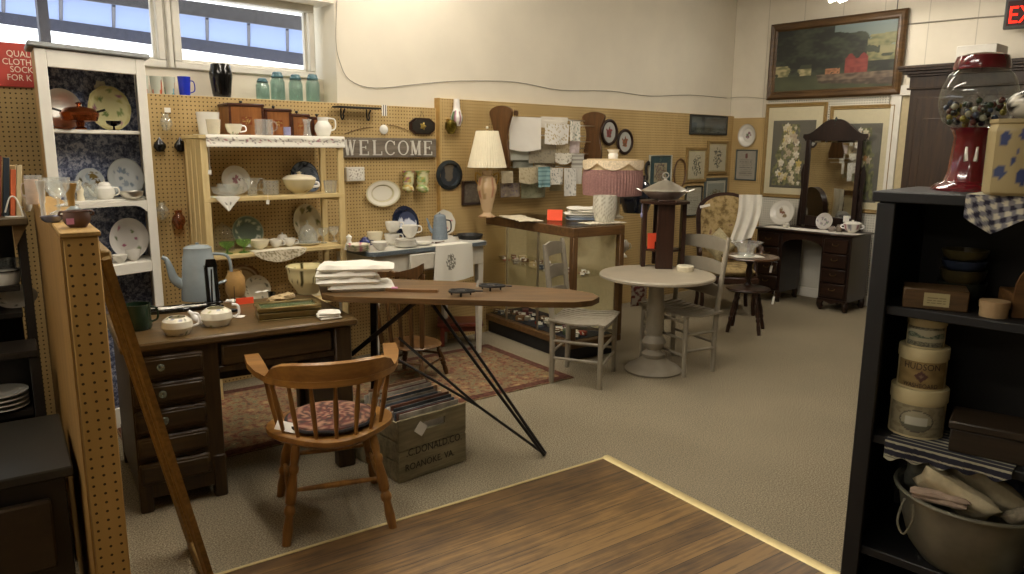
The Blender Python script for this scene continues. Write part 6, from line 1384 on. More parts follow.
# ---- right wall
solo('wall_plate', 'white flowered plate hanging on the right wall above the certificate', 'plate', (lambda P, w, h: G().lathe(plate_prof(.5), 44, Rx(90) @ Sc(w, h, .5), spots('#d6d2c8', ['#7a4a58', '#8a6a70', '#6f7a64'], .5, 5, .0, .3, .16, 2, '#b3aea2'), sub=.03))(*wallbox(739.5, 124, 757, 147, POFF, 'R')[:3]), M_vc, wallbox(739.5, 124, 757, 147, POFF, 'R')[0], ZR)
picture('gray framed certificate on the right wall pegboard', 735, 149.5, 756, 180.5, .014, mat('slate_frame', '#4b5452', .5), art_text('#9a9486', '#756f64', 15, '#6a3a34'), POFF, 'R')
def florA(cx, w, seed, g_):
    bg = hexc('#66645a'); cs = H_('#d6ccae', '#c9b46a', '#e0dac8', '#c8c0a0', '#b8a890', '#c0905a' if g_ > 0 else '#cfc39a'); rnd = random.Random(seed); bl = []
    while len(bl) < (34 if g_ > 0 else 62):
        y = rnd.uniform(.06, .93); hw_ = w*(.62-.42*y)*(1 if y > .2 else .9); x = cx+rnd.uniform(-hw_, hw_); bl.append((x, y, rnd.uniform(.028, .062), rnd.choice(cs)))
    def f(u, v):
        for x, y, r, c in bl:
            d = math.hypot(u-x, (v-y)*1.25)
            if d < r*(1+.25*math.sin(5*math.atan2(v-y, u-x))): return mixc(shade(c, .72), c, d/r*.9+.35*(v > y))
        e = abs(u-cx)/(w*(.8-.5*v))
        if .03 < v < .95 and e < .95+.4*N(u, v, seed, 9) and N(u, v, seed+2, 13) > -.25: return mixc(hexc('#4d5238'), hexc('#83835a'), N(u, v, seed, 18)+.5)
        return mixc(bg, hexc('#4b4a42'), .35*(v < .16)+.35*N(u, v, 2, 3)+.2)
    return f
picture('left gilt framed flower bouquet print beside the dresser mirror', 762.5, 103, 823.5, 198.5, .042, M_goldf, florA(.42, .55, 2, -.12), .02, 'R', 70, 100, matc='#cdc4a4', mw=(.065, .14, .07), depth=.022)
picture('right gilt framed flower bouquet print behind the dresser mirror', 825.5, 105, 890.5, 213, .042, M_goldf, florA(.6, .5, 7, .12), .02, 'R', 70, 100, matc='#cdc4a4', mw=(.065, .14, .07), depth=.022)
def barn(u, v):
    n = N(u, v, 1, 6); n2 = N(u, v, 4, 22)
    sky = mixc(hexc('#7c7c62'), hexc('#5f6c6a'), v)
    if v < .24: 
        c = mixc(hexc('#484d34'), hexc('#353828'), n+.5)
        if u > .42-.2*v and v > .06+.12*(1-u)-.03: c = mixc(hexc('#6c5e4c'), hexc('#3f342c'), n2+.4+(.6 if v < .14 else 0))
        return c
    if .61 < u < .80 and v < .45 and not (.66 < u < .74 and v < .33 and abs(u-.70) > .012 and v > .2): return mixc(hexc('#7c3830'), hexc('#652c26'), n2+.3)
    if .61 < u < .80 and v < .50+.04*math.sin(u*60): return hexc('#6c2c26')
    if u < .33 and .24 < v < .42 and abs(u-.17) > .03+.05*abs(n): return mixc(hexc('#a89c74'), hexc('#6a6a48'), n2*1.6+.5) if n > -.15 else hexc('#3a3c2c')
    if .45 < u < .57 and .24 < v < .33 and n2 > -.1: return mixc(hexc('#9a6a48'), hexc('#5a3c2c'), n2)
    edge = .95-.5*max(0, u-.55)*1.6+.1*n
    if u > .78 and .4 < v < .72+.1*u and n+n2*.5 < .2: return mixc(hexc('#77734e'), hexc('#4f5438'), n2+.4)
    if v > edge and u > .5: return sky
    if u > .88 and .5 < v < .75: return mixc(hexc('#5f6044'), hexc('#7d7856'), n+.5)
    return mixc(hexc('#1f221b'), hexc('#3c4132'), n*.9+n2*.6+.25)
picture('large framed landscape painting of dark trees and a red building', 768.5, 16.5, 903, 97, .085, wood('painting_frame_wood', '#3a2917', '#5a4225', .4), barn, .03, 'R', 130, 90, depth=.04, gl=False, name='landscape_painting')
solo('picture_wire', 'vertical wire above the large landscape painting', 'wire', G().rod((0, 0, 0), (0, 0, .55), .004), M_iron, RP(rs(897, 10, .02)[0], .02, rs(897, 14, .02)[1]), ZR)
# ================================================================ round table, ladder back chairs
TC = F(650, 370, 0); TC = (TC[0]+.02, TC[1], 0); TR = .405
tz = zover((TC[0], TC[1]), 655, 273.5)
M_gp = mat('gray_paint', '#8f8777', .55, var=.1, scale=10)
rt = thing('round_table', 'round gray painted pedestal table between two ladder back chairs', 'table', TC, 0)
G().lathe([(0, tz-.03), (TR-.02, tz-.03), (TR, tz-.022), (TR, tz-.008), (TR-.008, tz), (0, tz)], 64).build('tabletop', mat('gray_tabletop', '#a59b88', .4, var=.08, scale=6), rt)
G().lathe([(0, .0), (.20, 0), (.205, .012), (.19, .03), (.15, .05), (.1, .085), (.075, .1), (.085, .115), (.085, .13), (.06, .145), (.05, .16), (.078, .19), (.085, .215), (.07, .245), (.052, .26), (.05, .27), (.056, .275), (.056, .285), (.066, .3), (.052, tz-.09), (.07, tz-.075), (.07, tz-.06), (.1, tz-.031), (0, tz-.031)], 40).build('pedestal', M_gp, rt)
def ladder(lab, mid, face_dir, w, d, sh_, hb, splay=.05, lean=-.06):
    rz = math.atan2(-face_dir[0], face_dir[1]); o = thing('ladder_back_chair', lab, 'chair', (mid[0], mid[1], 0), rz, 'gray ladder back chairs')
    hw_ = w/2
    for sx in (-1, 1):
        G().tube(smooth([(sx*hw_*.97, .0, 0), (sx*hw_, 0, sh_), (sx*hw_*1.03, lean, hb)]), [.016]+[.019]*7+[.014], 10).build('back_post', M_gp, o)
        G().rod((sx*hw_*1.08, d, 0), (sx*hw_*1.05, d, sh_+.005), .016, .019).build('leg', M_gp, o)
    zs_ = [sh_*.35, sh_*.62, sh_*.9]
    for z in zs_: G().rod((-hw_*1.05, d, z), (hw_*1.05, d, z), .010).build('rung', M_gp, o)
    for sx in (-1, 1):
        for z in (sh_*.42, sh_*.7): G().rod((sx*hw_, 0, z), (sx*hw_*1.06, d, z), .010).build('rung', M_gp, o)
    G().rod((-hw_, 0, sh_*.5), (hw_, 0, sh_*.5), .010).build('rung', M_gp, o)
    g = G(); n = 10; W_ = w*1.2
    for i in range(n):
        x = -W_/2+W_*(i+.5)/n; zz = sh_+.012*abs(x/(W_/2))**2
        g.sheet(lambda u, v, x=x, zz=zz: (x+(u-.5)*W_/n*.78, -.02+(d+.05)*v, zz+.004-.02*math.sin(PI*v)+(.0 if v < .9 else -.015*(v-.9)*10)), 1, 8, (0, 0, .012))
    g.build('seat', mat('gray_slats', '#928a7a', .55, var=.1), o)
    for i, f_ in enumerate((.94, .62, .3)):
        z0 = sh_+.03+(hb-sh_-.03)*f_; hh = .075
        yl = lean*((z0-sh_)/(hb-sh_))
        g = G(); vs = []; n = 12
        for j in range(n+1):
            u = j/n*2-1; x = u*hw_*.98; y = yl-.035*(1-u*u); top = z0+.004+.018*(1-u*u)*(1 if i < 3 else 0)
            for a, b in ((-.007, z0-hh), (.007, z0-hh), (.007, top), (-.007, top)): vs.append((x, y+a, b))
        g.add(vs, [(j*4+k, j*4+(k+1) % 4, (j+1)*4+(k+1) % 4, (j+1)*4+k) for j in range(n) for k in range(4)]+[(3, 2, 1, 0), tuple(n*4+k for k in range(4))]); g.build('back_slat', M_gp, o)
    return o
bl = F(551, 383, 0); br = F(567, 367, 0); fl_ = F(600, 391, 0)
mid = ((bl[0]+br[0])/2, (bl[1]+br[1])/2); fd = (br[1]-bl[1], -(br[0]-bl[0])); L_ = math.hypot(*fd); fd = (fd[0]/L_, fd[1]/L_)
hb = zover(bl, 543, 245); shh = zover((mid[0]+fd[0]*.2, mid[1]+fd[1]*.2), 585, 305)
ladder('gray painted ladder back chair in front of the showcase', mid, fd, math.dist(bl[:2], br[:2]), .34, .43, hb)
R_ = F(713, 371.5, 0); L2 = F(672, 355, 0); mid = ((R_[0]+L2[0])/2, (R_[1]+L2[1])/2); w2 = math.dist(R_[:2], L2[:2]); fd = (-(R_[1]-L2[1]), (R_[0]-L2[0])); L_ = math.hypot(*fd); fd = (fd[0]/L_, fd[1]/L_)
if fd[0] > 0: fd = (-fd[0], -fd[1])
hb2 = zover(R_, 734, 238)
ladder('gray painted ladder back chair at the right side of the round table', mid, fd, w2, .28, .43, hb2)
# four legged stand with silver dish
SP_ = F(661.5, 266, tz); k = dist(SP_)/FPX
st_ = thing('plant_stand', 'dark wooden four legged stand with a lower shelf on the round table', 'stand', SP_, face(SP_)+.12); sth = zover(SP_, 663, 203)-tz
for (x, y, r_) in ((0, -.13, 0), (-.143, 0, 90), (.143, 0, 90), (0, .12, 0)): G().box(0, 0, 0, .125, .032, sth+(.03 if r_ == 0 else .0), .004, Tm(x, y, 0) @ Rz(r_)).build('leg', M_dwz, st_)
G().lathe([(0, sth), (.19, sth), (.19, sth+.018), (0, sth+.018)], 8, Rz(22.5)).build('top', M_dwood, st_)
zsh = zover(SP_, 663, 250)-tz; G().lathe([(0, zsh), (.135, zsh), (.135, zsh+.014), (0, zsh+.014)], 8, Rz(22.5)).build('shelf', M_dwood, st_)
zz = tz+sth+.031; P = (SP_[0], SP_[1], zz); 
cd = thing('chafing_dish', 'oval silver lidded chafing dish with handles on top of the dark stand', 'chafing dish', P, face(P))
M_sil = M_silver
G().lathe([(0, 0), (.1, 0), (.11, .01), (.14, .03), (.165, .055), (.17, .06), (0, .06)], 36, Sc(1, .8, 1)).build('pan', M_sil, cd)
G().lathe([(.172, .0605), (.16, .07), (.14, .078), (.1, .1), (.05, .125), (.02, .135), (.012, .14), (.012, .15), (0, .15)], 36, Sc(1, .8, 1)).build('lid', M_sil, cd)
G().tube([(.022*math.cos(a), 0, .172+.02*math.sin(a)) for a in [2*PI*j/16 for j in range(16)]], .005, 6, closed=True).build('finial', M_sil, cd)
for sx in (-1, 1): G().tube(smooth([(sx*.165, -.02, .055), (sx*.2, -.02, .07), (sx*.205, .02, .07), (sx*.165, .02, .055)]), .006).build('handle', M_sil, cd)
solo('hanging_drop', 'lavender beaded drop hanging at the left corner of the dark stand', 'ornament', G().ell(0, 0, -.05, .009, .009, .02).rod((0, 0, -.03), (0, 0, .03), .002), mat('lavender', '#8f90b8'), (SP_[0]-.19, SP_[1]-.14, tz+sth-.03), 0)
q = F(642, 256, tz); o = thing('price_card', 'orange price card standing under the dark stand on the round table', 'card', (SP_[0]-.085, SP_[1]-.035, tz+zsh+.0145), .1); G().box(0, 0, 0, .07, .003, .115, .001, Rx(-4)).build('card', M_orange, o)
ware('trinket_pot', 'tiny black pot beside the orange card on the stand shelf', 'pot', 652, 250, tz+zsh+.0145, 7, 7, 'mug', M_blackg, pos=(SP_[0]-.045, SP_[1]-.06))
ware('creamer', 'small footed silver sugar urn at the left of the round table', 'urn', 623, 257, tz, 12, 17, [(0, 0), (.7, 0), (.6, .08), (.2, .22), (.6, .4), (1, .62), (.8, .85), (.5, 1)], M_silver, handle=2, hs=(.45, .8), hx=.4)
o = thing('round_box', 'small round cream box with lid at the front of the round table', 'box', F(685, 271, tz), 0); G().lathe([(0, 0), (.058, 0), (.06, .004), (.06, .026), (0, .026)], 32).build('body', M_cream, o); G().lathe([(0, .0265), (.063, .0265), (.063, .036), (.058, .04), (0, .04)], 32).build('lid', M_cream, o)
# dark stand / box behind the table legs
q = F(634, 380, 0)
# ================================================================ wing chair in the corner
WC = (2.12, 7.25); wrz = math.radians(-8)
wc = thing('wing_chair', 'tall carved wood armchair with faded floral tapestry back in the corner', 'armchair', (WC[0], WC[1], 0), wrz)
m, t, b, o_ = nt('tapestry'); v = coords(t); n1 = nz(t, v, 16, 4, .6); lk(t, ramp(t, n1, [(.36, hexc('#6d5a34')), (.48, hexc('#a08a5c')), (.6, hexc('#b39c6e')), (.7, hexc('#7a5a44'))]), b.inputs['Base Color']); b.inputs['Roughness'].default_value = .9; M_tap = m
ht = zover(WC, 738, 190); tilt = Rx(9)
def bo(k, z0=.40, dz=0): # back outline
    P = [(-.25*k, z0)]
    for i in range(15):
        a = PI-PI*i/14; P.append((.285*k*math.cos(a), ht-.26+dz+.24*k*math.sin(a)**.8))
    return P+[(.25*k, z0)]
G().prism(bo(1), .20, .26, Rx(-4)).build('back_frame', M_dwood, wc); G().prism(bo(.86, .45), .165, .199, Rx(-4)).build('back_cushion', M_tap, wc)
G().box(0, -.02, .3, .56, .5, .07, .012).build('seat_rail', M_dwood, wc); G().box(0, -.03, .372, .5, .44, .09, .04).build('seat_cushion', M_tap, wc)
for sx in (-1, 1):
    for sy, yy in ((-1, -.23), (1, .2)): G().tube(smooth([(sx*.25, yy, 0), (sx*.24, yy, .12), (sx*.25, yy, .31)]), [.02]*4+[.02]*4+[.03], 10).build('leg', M_dwood, wc)
    G().tube(smooth([(sx*.27, .2, .66), (sx*.29, 0, .66), (sx*.29, -.18, .64), (sx*.285, -.22, .59), (sx*.28, -.19, .57)]), .024, 10).build('arm', M_dwood, wc)
    G().tube(smooth([(sx*.28, -.15, .6), (sx*.26, -.12, .5), (sx*.26, -.16, .37)]), .018, 8).build('arm_post', M_dwood, wc)
g = G(); g.ell(0, 0, 0, .15, .05, .15, 24, 14, Rx(-18) @ Ry(45) @ Sc(1, 1, 1)); 
g = G(); n_ = 16
def pil(w, h, t, M=None, seed=0, n=18, col=None):
    g = G(); 
    for sgn in (1, -1):
        vs = []; fs = []
        for j in range(n+1):
            for i in range(n+1):
                u, v_ = i/n*2-1, j/n*2-1; e = (1-u**4)*(1-v_**4); c = 1-.06*(u*u+v_*v_)*.5; pin = 1-.07*(1-abs(u*v_))
                vs.append((u*w/2*pin, sgn*t/2*math.sqrt(max(0, e))*(1+.25*noise.noise(Vector((u*2.5, v_*2.5, seed)))), v_*h/2*pin))
        for j in range(n):
            for i in range(n): a = j*(n+1)+i; q = (a, a+1, a+n+2, a+n+1); fs.append(q if sgn < 0 else q[::-1])
        g.add(vs, fs, M, col)
    return g
solo('cushion', 'cream patterned square cushion standing on its corner in the wing chair', 'cushion', pil(.25, .25, .1, Rx(-15) @ Ry(45)), mat('cream_cushion', '#a59a78', .9, var=.25, scale=50), (WC[0]-.08, WC[1]+.0, .65), wrz)
g = G().sheet(lambda u, v: (-.11+.22*u+.02*math.sin(v*4)+(.06*(1-v)), -.03-.02*math.sin(u*13)-.01*v, -.50*v*(1-.15*u)), 22, 20, (0, .004, 0))
solo('towel', 'crumpled white towel hung over the right wing of the corner armchair', 'towel', g, M_linen, (WC[0]+.17, WC[1]+.13, ht-.05), wrz)
solo('paper_slip', 'white paper slip at the top left of the tapestry chair back', 'paper', G().box(0, 0, 0, .1, .002, .025, M=Ry(-14)), M_paper, (WC[0]-.2, WC[1]+.15, ht-.18), wrz)
# ================================================================ two tier tea table
B0 = (2.07, 6.38); zt2 = zover(B0, 748, 256); zl = zover(B0, 748, 288); k = B0[1]/FPX
tt = thing('tea_table', 'small round dark two tier table with turned legs before the dresser', 'table', (B0[0], B0[1], 0), 0)
G().lathe([(0, zt2-.02), (.235, zt2-.02), (.245, zt2-.01), (.24, zt2), (0, zt2)], 40).build('tabletop', wood('tea_table_wood', '#2b1a10', '#5a3c24', .25), tt)
G().lathe([(0, zl+.03), (.04, zl+.03), (.018, zl+.06), (.03, zl+.14), (.02, zt2-.08), (.06, zt2-.0205), (0, zt2-.0205)], 20).build('column', M_dwood, tt)
G().lathe([(0, zl-.025), (.17, zl-.02), (.19, zl-.005), (.185, zl+.005), (.15, zl+.012), (0, zl+.03)], 36, Sc(1, .95, 1)).build('lower_tier', M_dwood, tt)
for a in (20, 110, 200, 290): c_, s_ = math.cos(math.radians(a)), math.sin(math.radians(a)); turned(G(), (.11*c_, .11*s_, zl-.02), (.19*c_, .19*s_, 0), .017).build('leg', M_dwood, tt)
solo('doily', 'white square doily under the glass bowl on the tea table', 'doily', G().box(0, 0, 0, .26, .16, .0025, .001), M_linen, (B0[0]-.04, B0[1]-.03, zt2+.0005), .15)
ware('bowl', 'cut glass bowl on the doily of the tea table', 'bowl', 744, 250, zt2+.0035, 32, 14, 'flare', M_glc, pos=(B0[0]-.05, B0[1]-.03))
tagm('price_tag', 'white price tag dangling from the tea table lower tier', (B0[0]+.19, B0[1]-.12, zl-.05), .1, .02, .07, .05)
tagm('price_tag', 'pale price tag hanging between the two tiers of the tea table', (B0[0]+.14, B0[1]-.15, zt2-.06), .1, .02, .06, .03)
# ================================================================ dresser with mirror
dOFF = .58
dz_ = [RW(755, 226, dOFF)[2], RW(873, 237, dOFF)[2]]; DTZ = sum(dz_)/2-.005
D0 = rs(757, 226, dOFF)[0]; D1 = rs(852, 235, dOFF)[0]; dw = D1-D0; dd_ = .46
dr = thing('dresser', 'dark mahogany kneehole dresser with paired drawers against the white pegboard', 'dresser', RP(D0, dOFF), ZR)
M_mah = wood('mahogany', '#120a07', '#2c1910', .3); M_mahz = wood('mahogany_upright', '#120a07', '#26150e', .35, 'z')
G().box(dw/2, dd_/2-.01, DTZ-.022, dw+.05, dd_+.02, .022, .008).build('top', M_mah, dr)
pw = dw*.29
for x in (pw/2, dw-pw/2):
    G().box(x, dd_/2, .1, pw, dd_-.03, DTZ-.125, .004).build('pedestal', M_mahz, dr)
    for i in range(4):
        z0 = .14+i*(DTZ-.18)/4; q = G().box(x, .004, z0, pw-.05, .025, (DTZ-.18)/4-.012, .007).build('drawer', M_mah, dr)
        G().tube(smooth([(x-.03, -.01, z0+.09), (x-.02, -.025, z0+.075), (x+.02, -.025, z0+.075), (x+.03, -.01, z0+.09)]), .004, 6).build('handle', mat('dark_brass', '#5a4626', .4, metal=.7), q)
    for sx in (-1, 1):
        for yy in (.04, dd_-.05): G().tube(smooth([(x+sx*(pw/2-.03), yy, .11), (x+sx*(pw/2-.015), yy-.01, .06), (x+sx*(pw/2-.03), yy, .02), (x+sx*(pw/2-.01), yy-.01, 0.008)]), [.032]*4+[.03]*4+[.018]*4+[.022], 8).build('foot', M_mah, dr)
    g = G().prism([(x-pw/2, .12), (x+pw/2, .12), (x+pw/2, .085), (x+pw*.3, .1), (x, .075), (x-pw*.3, .1), (x-pw/2, .085)], .0, .02); g.build('skirt', M_mah, dr)
cx_ = dw/2; cw_ = dw-2*pw
G().prism([(pw, DTZ-.023), (dw-pw, DTZ-.023), (dw-pw, DTZ-.16)]+[(cx_+cw_*.5*math.cos(PI*i/12), DTZ-.16+.07*math.sin(PI*i/12)) for i in range(1, 12)]+[(pw, DTZ-.16)], .02, .045).build('kneehole_drawer', M_mah, dr)
# mirror
MO = .14
mx0 = rs(801, 160, MO)[0]; mx1 = rs(866, 165, MO)[0]; mz1 = rs(835, 117, MO)[1]; mw_ = (mx1-mx0)*.86; mz0 = DTZ+.001
mr = thing('dresser_mirror', 'mahogany framed mirror with scrolled crest standing on the dresser', 'mirror', RP((mx0+mx1)/2, MO, mz0), ZR); mh = mz1-mz0
def crest(k, zb):
    P = [(-mw_/2-.015, zb), (mw_/2+.015, zb), (mw_/2+.015, mh*.80), (mw_/2+.04, mh*.82), (mw_/2+.035, mh*.85)]
    for i in range(9): u = i/8; P.append((mw_/2*(1-u*.82), mh*(.85+.13*math.sin(u*PI/2)**1.5)-.015*math.sin(u*PI)))
    Q2 = [(-x, z) for x, z in P[2:]][::-1]
    return P+Q2
tk = .05
g = G().prism(crest(1, mh*.79), -.012, .014); g.build('crest', M_mahz, mr)
g = G(); g.box(-mw_/2+tk/2, 0, .02, tk, .03, mh*.78, .004); g.box(mw_/2-tk/2, 0, .02, tk, .03, mh*.78, .004); g.box(0, 0, .02, mw_-2*tk, .03, .1, .004); g.build('frame', M_mahz, mr)
m = bpy.data.materials.new('mirror_glass'); m.use_nodes = True; b = m.node_tree.nodes['Principled BSDF']; b.inputs['Metallic'].default_value = 1; b.inputs['Roughness'].default_value = .02; b.inputs['Base Color'].default_value = (.78, .8, .78, 1)
G().box(0, .004, .12, mw_-2*tk, .005, mh*.67).build('glass', m, mr)
for sx in (-1, 1):
    g = G(); z1_ = mh*.3
    g.prism([(sx*mw_/2, 0.0), (sx*(mw_/2+.05), 0), (sx*(mw_/2+.05), .05), (sx*(mw_/2+.03), mh*.35), (sx*(mw_/2+.045), mh*.5), (sx*(mw_/2+.02), mh*.58), (sx*mw_/2, mh*.55)], .016, .034); g.build('side_bracket', M_mahz, mr)
G().lathe([(0, 0), (.016, 0), (.01, .02), (.02, .045), (.01, .07), (0, .085)], 14, Tm(0, 0, mh*.93)).build('finial', mat('dark_bronze', '#2d3432', .4, metal=.5), mr)
G().prism([(-mw_*.4, 0), (mw_*.4, 0), (mw_*.4, .02), (-mw_*.4, .02)], -.02, .03).build('base', M_mahz, mr)
def dpos(px, off): s = rs(px, 230, off)[0]; return RP(s, off, 0)
dzt = DTZ+.0006
s_ = rs(775, 225, .45)[0]; solo('table_runner', 'white lace runner lying on the left of the dresser top', 'runner', G().sheet(lambda u, v: ((u-.5)*.8, (v-.5)*.2, .001+.004*abs(noise.noise(Vector((u*9, v*3, 2))))), 30, 8, (0, 0, .002)), M_linen, RP((D0+.46), .47, dzt), ZR)
solo('table_runner', 'short white lace cloth on the right of the dresser top', 'runner', G().sheet(lambda u, v: ((u-.5)*.24, (v-.5)*.16, .001+.004*abs(noise.noise(Vector((u*6, v*3, 5))))), 16, 8, (0, 0, .002)), M_linen, RP(D1-.09, .47, dzt), ZR)
plate('plate', 'white flowered plate standing at the left end of the dresser', 781, 0, 26, None, dpos(780, .3), dzt+.004, None, flowers('#d2cec4', ['#6f4a38', '#8a5a4a', '#7a6a50'], 6, 4, .0, .36, .16, '#aaa598'), rz=ZR)
plate('plate', 'smaller printed plate leaning before the mirror on the dresser', 823.5, 0, 17, None, dpos(823, .36), dzt+.004, None, flowers('#b2aea8', ['#7a7480', '#8a8088', '#6f7a68'], 12, 9, .2, .85, .16), rz=ZR)
ware('casserole', 'white covered dish with pink flowers at the right end of the dresser', 'dish', 852, 233, dzt+.005, 17, 9, 'bowl', M_vc, pos=dpos(852, .42), handle=2, hs=(.5, .85), hx=.3, lid=(4, M_china), col=spots('#d8d4cc', ['#a8707c', '#8a8a90'], .09, 7, .7, 1, .2, 3))
for i, (px, w, h, c_, lab) in enumerate(((832, 7, 5, '#8a8078', 'small gray trinket box before the leaning plate on the dresser'), (839, 6, 7, '#6a6258', 'little bronze figurine between the leaning plate and the covered dish'), (786, 6, 5, '#c8c4b8', 'small white china piece before the flowered dresser plate'))):
    ware('trinket_box', lab, 'trinket', px-(9 if i == 1 else 0), 232, dzt+.008, w, h, 'jar', mat('tri'+str(i), c_, .4), pos=dpos(px, .45))
solo('price_tag', 'white card tucked in the lower corner of the dresser mirror', 'card', G().box(0, 0, 0, .06, .002, .06), M_paper, RP(rs(848, 216, MO)[0], MO+.035, rs(848, 222, MO+.03)[1]), ZR)
# ================================================================ armoire and exit sign
aO = .62
A0_ = rs(909, 100, aO)[0]; aT = rs(905, 66, aO+.08)[1]
M_arm = wood('armoire_wood', '#221509', '#3d2a18', .45, 'z')
ar = thing('armoire', 'tall dark wooden armoire with moulded cornice behind the gumball machine', 'armoire', RP(A0_, aO), ZR); aw_ = 1.15
G().box(aw_/2, .28, .0, aw_, .54, aT-.19, .004).build('body', M_arm, ar)
g = G()
for (e, z0, z1) in ((.025, aT-.2, aT-.185), (.01, aT-.185, aT-.09), (.03, aT-.09, aT-.07), (.055, aT-.07, aT-.045), (.085, aT-.045, aT-.025), (.095, aT-.025, aT)): g.box(aw_/2, .28-e/2, z0, aw_+2*e, .54+e, z1-z0, .003)
g.build('cornice', M_arm, ar)
for x in (aw_*.27, aw_*.73): 
    d_ = G().box(x, -.006, .15, aw_*.42, .022, aT-.42, .006).build('door', M_arm, ar); G().box(x, -.02, .3, aw_*.3, .012, aT-.75, .006).build('panel', M_arm, d_)
    G().ell(x+(.18 if x < .6 else -.18), -.035, 1.5, .012, .02, .012).build('knob', M_iron, d_)
P = RP(rs(982, 52, aO-.2)[0], aO-.2, aT+.001); k = dist(P)/FPX
solo('storage_box', 'plain white box lying on top of the armoire', 'box', G().box(0, 0, 0, .30, .3, 17*k, .004), M_white, P, ZR)
P = RW(1030, 12, .1); ex = thing('exit_sign', 'illuminated red exit sign in a gray housing at the top right corner', 'sign', P, ZR+.25); k = dist(P)/FPX
xw = .36
G().box(0, 0, -.13, xw, .06, .25, .008).build('housing', mat('sign_gray', '#4a4c4a', .5), ex)
G().box(0, -.032, -.105, xw-.04, .004, .2).build('face_plate', mat('sign_face', '#3a0a08', .4), ex)
lt_ = letters('lettering', 'EXIT', .2, emit('exit_red', '#ff2a1a', 3.2), ex, Tm(-xw/2+.025, -.035, -.085), .002, sx=.78)
G().rod((0, 0, .12), (0, 0, .4), .012).build('mount', M_iron, ex)
# ================================================================ black bookcase at the right
BP = F(880, 191, 1.45); BRZ = math.radians(-44); bx = (math.cos(BRZ), math.sin(BRZ)); by = (-bx[1], bx[0]); BW = .98; BD = .46; BZ = 1.45
def BPt(x, y, z=0): return (BP[0]+bx[0]*x+by[0]*y, BP[1]+bx[1]*x+by[1]*y, z)
def bpos(px, y, z=0., py=300): q = hit(px, py, BPt(0, y), by); return (q[0], q[1], z)
zb = [zover(BP, 878, 303), zover(BP, 862, 430), zover(BP, 850, 540)]
bk_ = thing('bookcase', 'black painted open bookcase in the right foreground', 'bookcase', (BP[0], BP[1], 0), BRZ)
M_bl = mat('black_wood_paint', '#09090a', .6, var=.35, scale=7, bmp=.1)
G().box(BW/2-.005, BD/2, BZ-.035, BW+.03, BD+.02, .035, .004).build('top_board', M_bl, bk_)
for x in (.012, BW-.012): G().box(x, BD/2, .0, .024, BD-.01, BZ-.036, .002).build('side_panel', M_bl, bk_)
g = G().box(.028, -.008, 0, .056, .018, BZ-.037, .003); g.build('front_stile', M_bl, bk_); G().box(BW-.028, -.008, 0, .056, .018, BZ-.037, .003).build('front_stile', M_bl, bk_)
G().box(BW/2, BD-.008, .0, BW-.05, .012, BZ-.037).build('back_panel', mat('dark_back', '#14110d', .6), bk_)
for z in zb: G().box(BW/2, BD/2-.01, z-.03, BW-.05, BD-.03, .03, .003).build('shelf', M_bl, bk_)
G().box(BW/2, BD/2, .05, BW-.05, BD-.03, .03).build('shelf', M_bl, bk_)
# gumball machine
P = bpos(967, .27, BZ+.0005, 190); k = dist(P)/FPX; gm_ = thing('gumball_machine', 'red cast metal gumball machine with round glass globe on the black bookcase', 'gumball machine', P, face(P))
M_gr = mat('candy_red', '#5e0f18', .15, var=.08, coat=.7)
def zz_(y): return zover(P, 975, y)-BZ
zg0 = zz_(128); zg1_ = zz_(70); zl_ = zz_(54)
G().lathe([(0, 0), (32*k, 0), (32*k, .008), (28*k, .02), (22*k, .03), (19*k, .06), (16.5*k, zg0-.03), (19*k, zg0-.008), (21*k, zg0), (0, zg0)], 40, ripple=lambda a, z: 1+.02*math.cos(12*a)).build('base', M_gr, gm_)
G().box(0, -18*k, zg0*.42, 13*k, .02, .055, .005, Rx(-6)).build('coin_plate', M_silver, gm_)
R_g = 34*k; hg = zg1_-zg0
pr = [(20*k, zg0+.001)]+[(R_g*(.62+.38*math.sin(PI*(i+1.2)/11.5)), zg0+hg*i/9) for i in range(1, 9)]+[(23*k, zg1_)]
G().lathe(pr, 40).build('globe', glass('globe_glass', '#f6fbfa', .35, .03), gm_)
G().lathe([(0, zg1_+.0005), (24*k, zg1_+.0005), (24.5*k, zg1_+.012), (22*k, zl_-.008), (14*k, zl_), (5*k, zl_+.004), (0, zl_+.006)], 36).build('lid', M_gr, gm_)
rnd = random.Random(8); gcol = [('#26331f', 'dark green'), ('#8a7c38', 'yellow'), ('#9a9684', 'white'), ('#2d3548', 'blue'), ('#4f2a24', 'brown'), ('#1f1f1c', 'black')]
placed = []; tries = 0
while len(placed) < 60 and tries < 20000:
    tries += 1; r_ = .0105; a = rnd.uniform(0, 2*PI); z = zg0+.013+len(placed)/60*hg*.40; rm = R_g*(.62+.38*math.sin(PI*((z-zg0)/hg*9+1.2)/11.5))-.017; rr = rm*math.sqrt(rnd.random()); q = (rr*math.cos(a), rr*math.sin(a), z)
    if all(math.dist(q, p_) > 2.0*r_ for p_ in placed):
        placed.append(q); cc, nm = gcol[len(placed) % 6]
        solo('gumball', '%s gumball in the heap inside the glass globe' % nm, 'gumball', G().ell(0, 0, 0, r_, r_, r_, 10, 8), mat('gum_'+nm.replace(' ', '_'), cc, .2), (P[0]+q[0], P[1]+q[1], P[2]+q[2]), 0, 'gumballs in the globe')
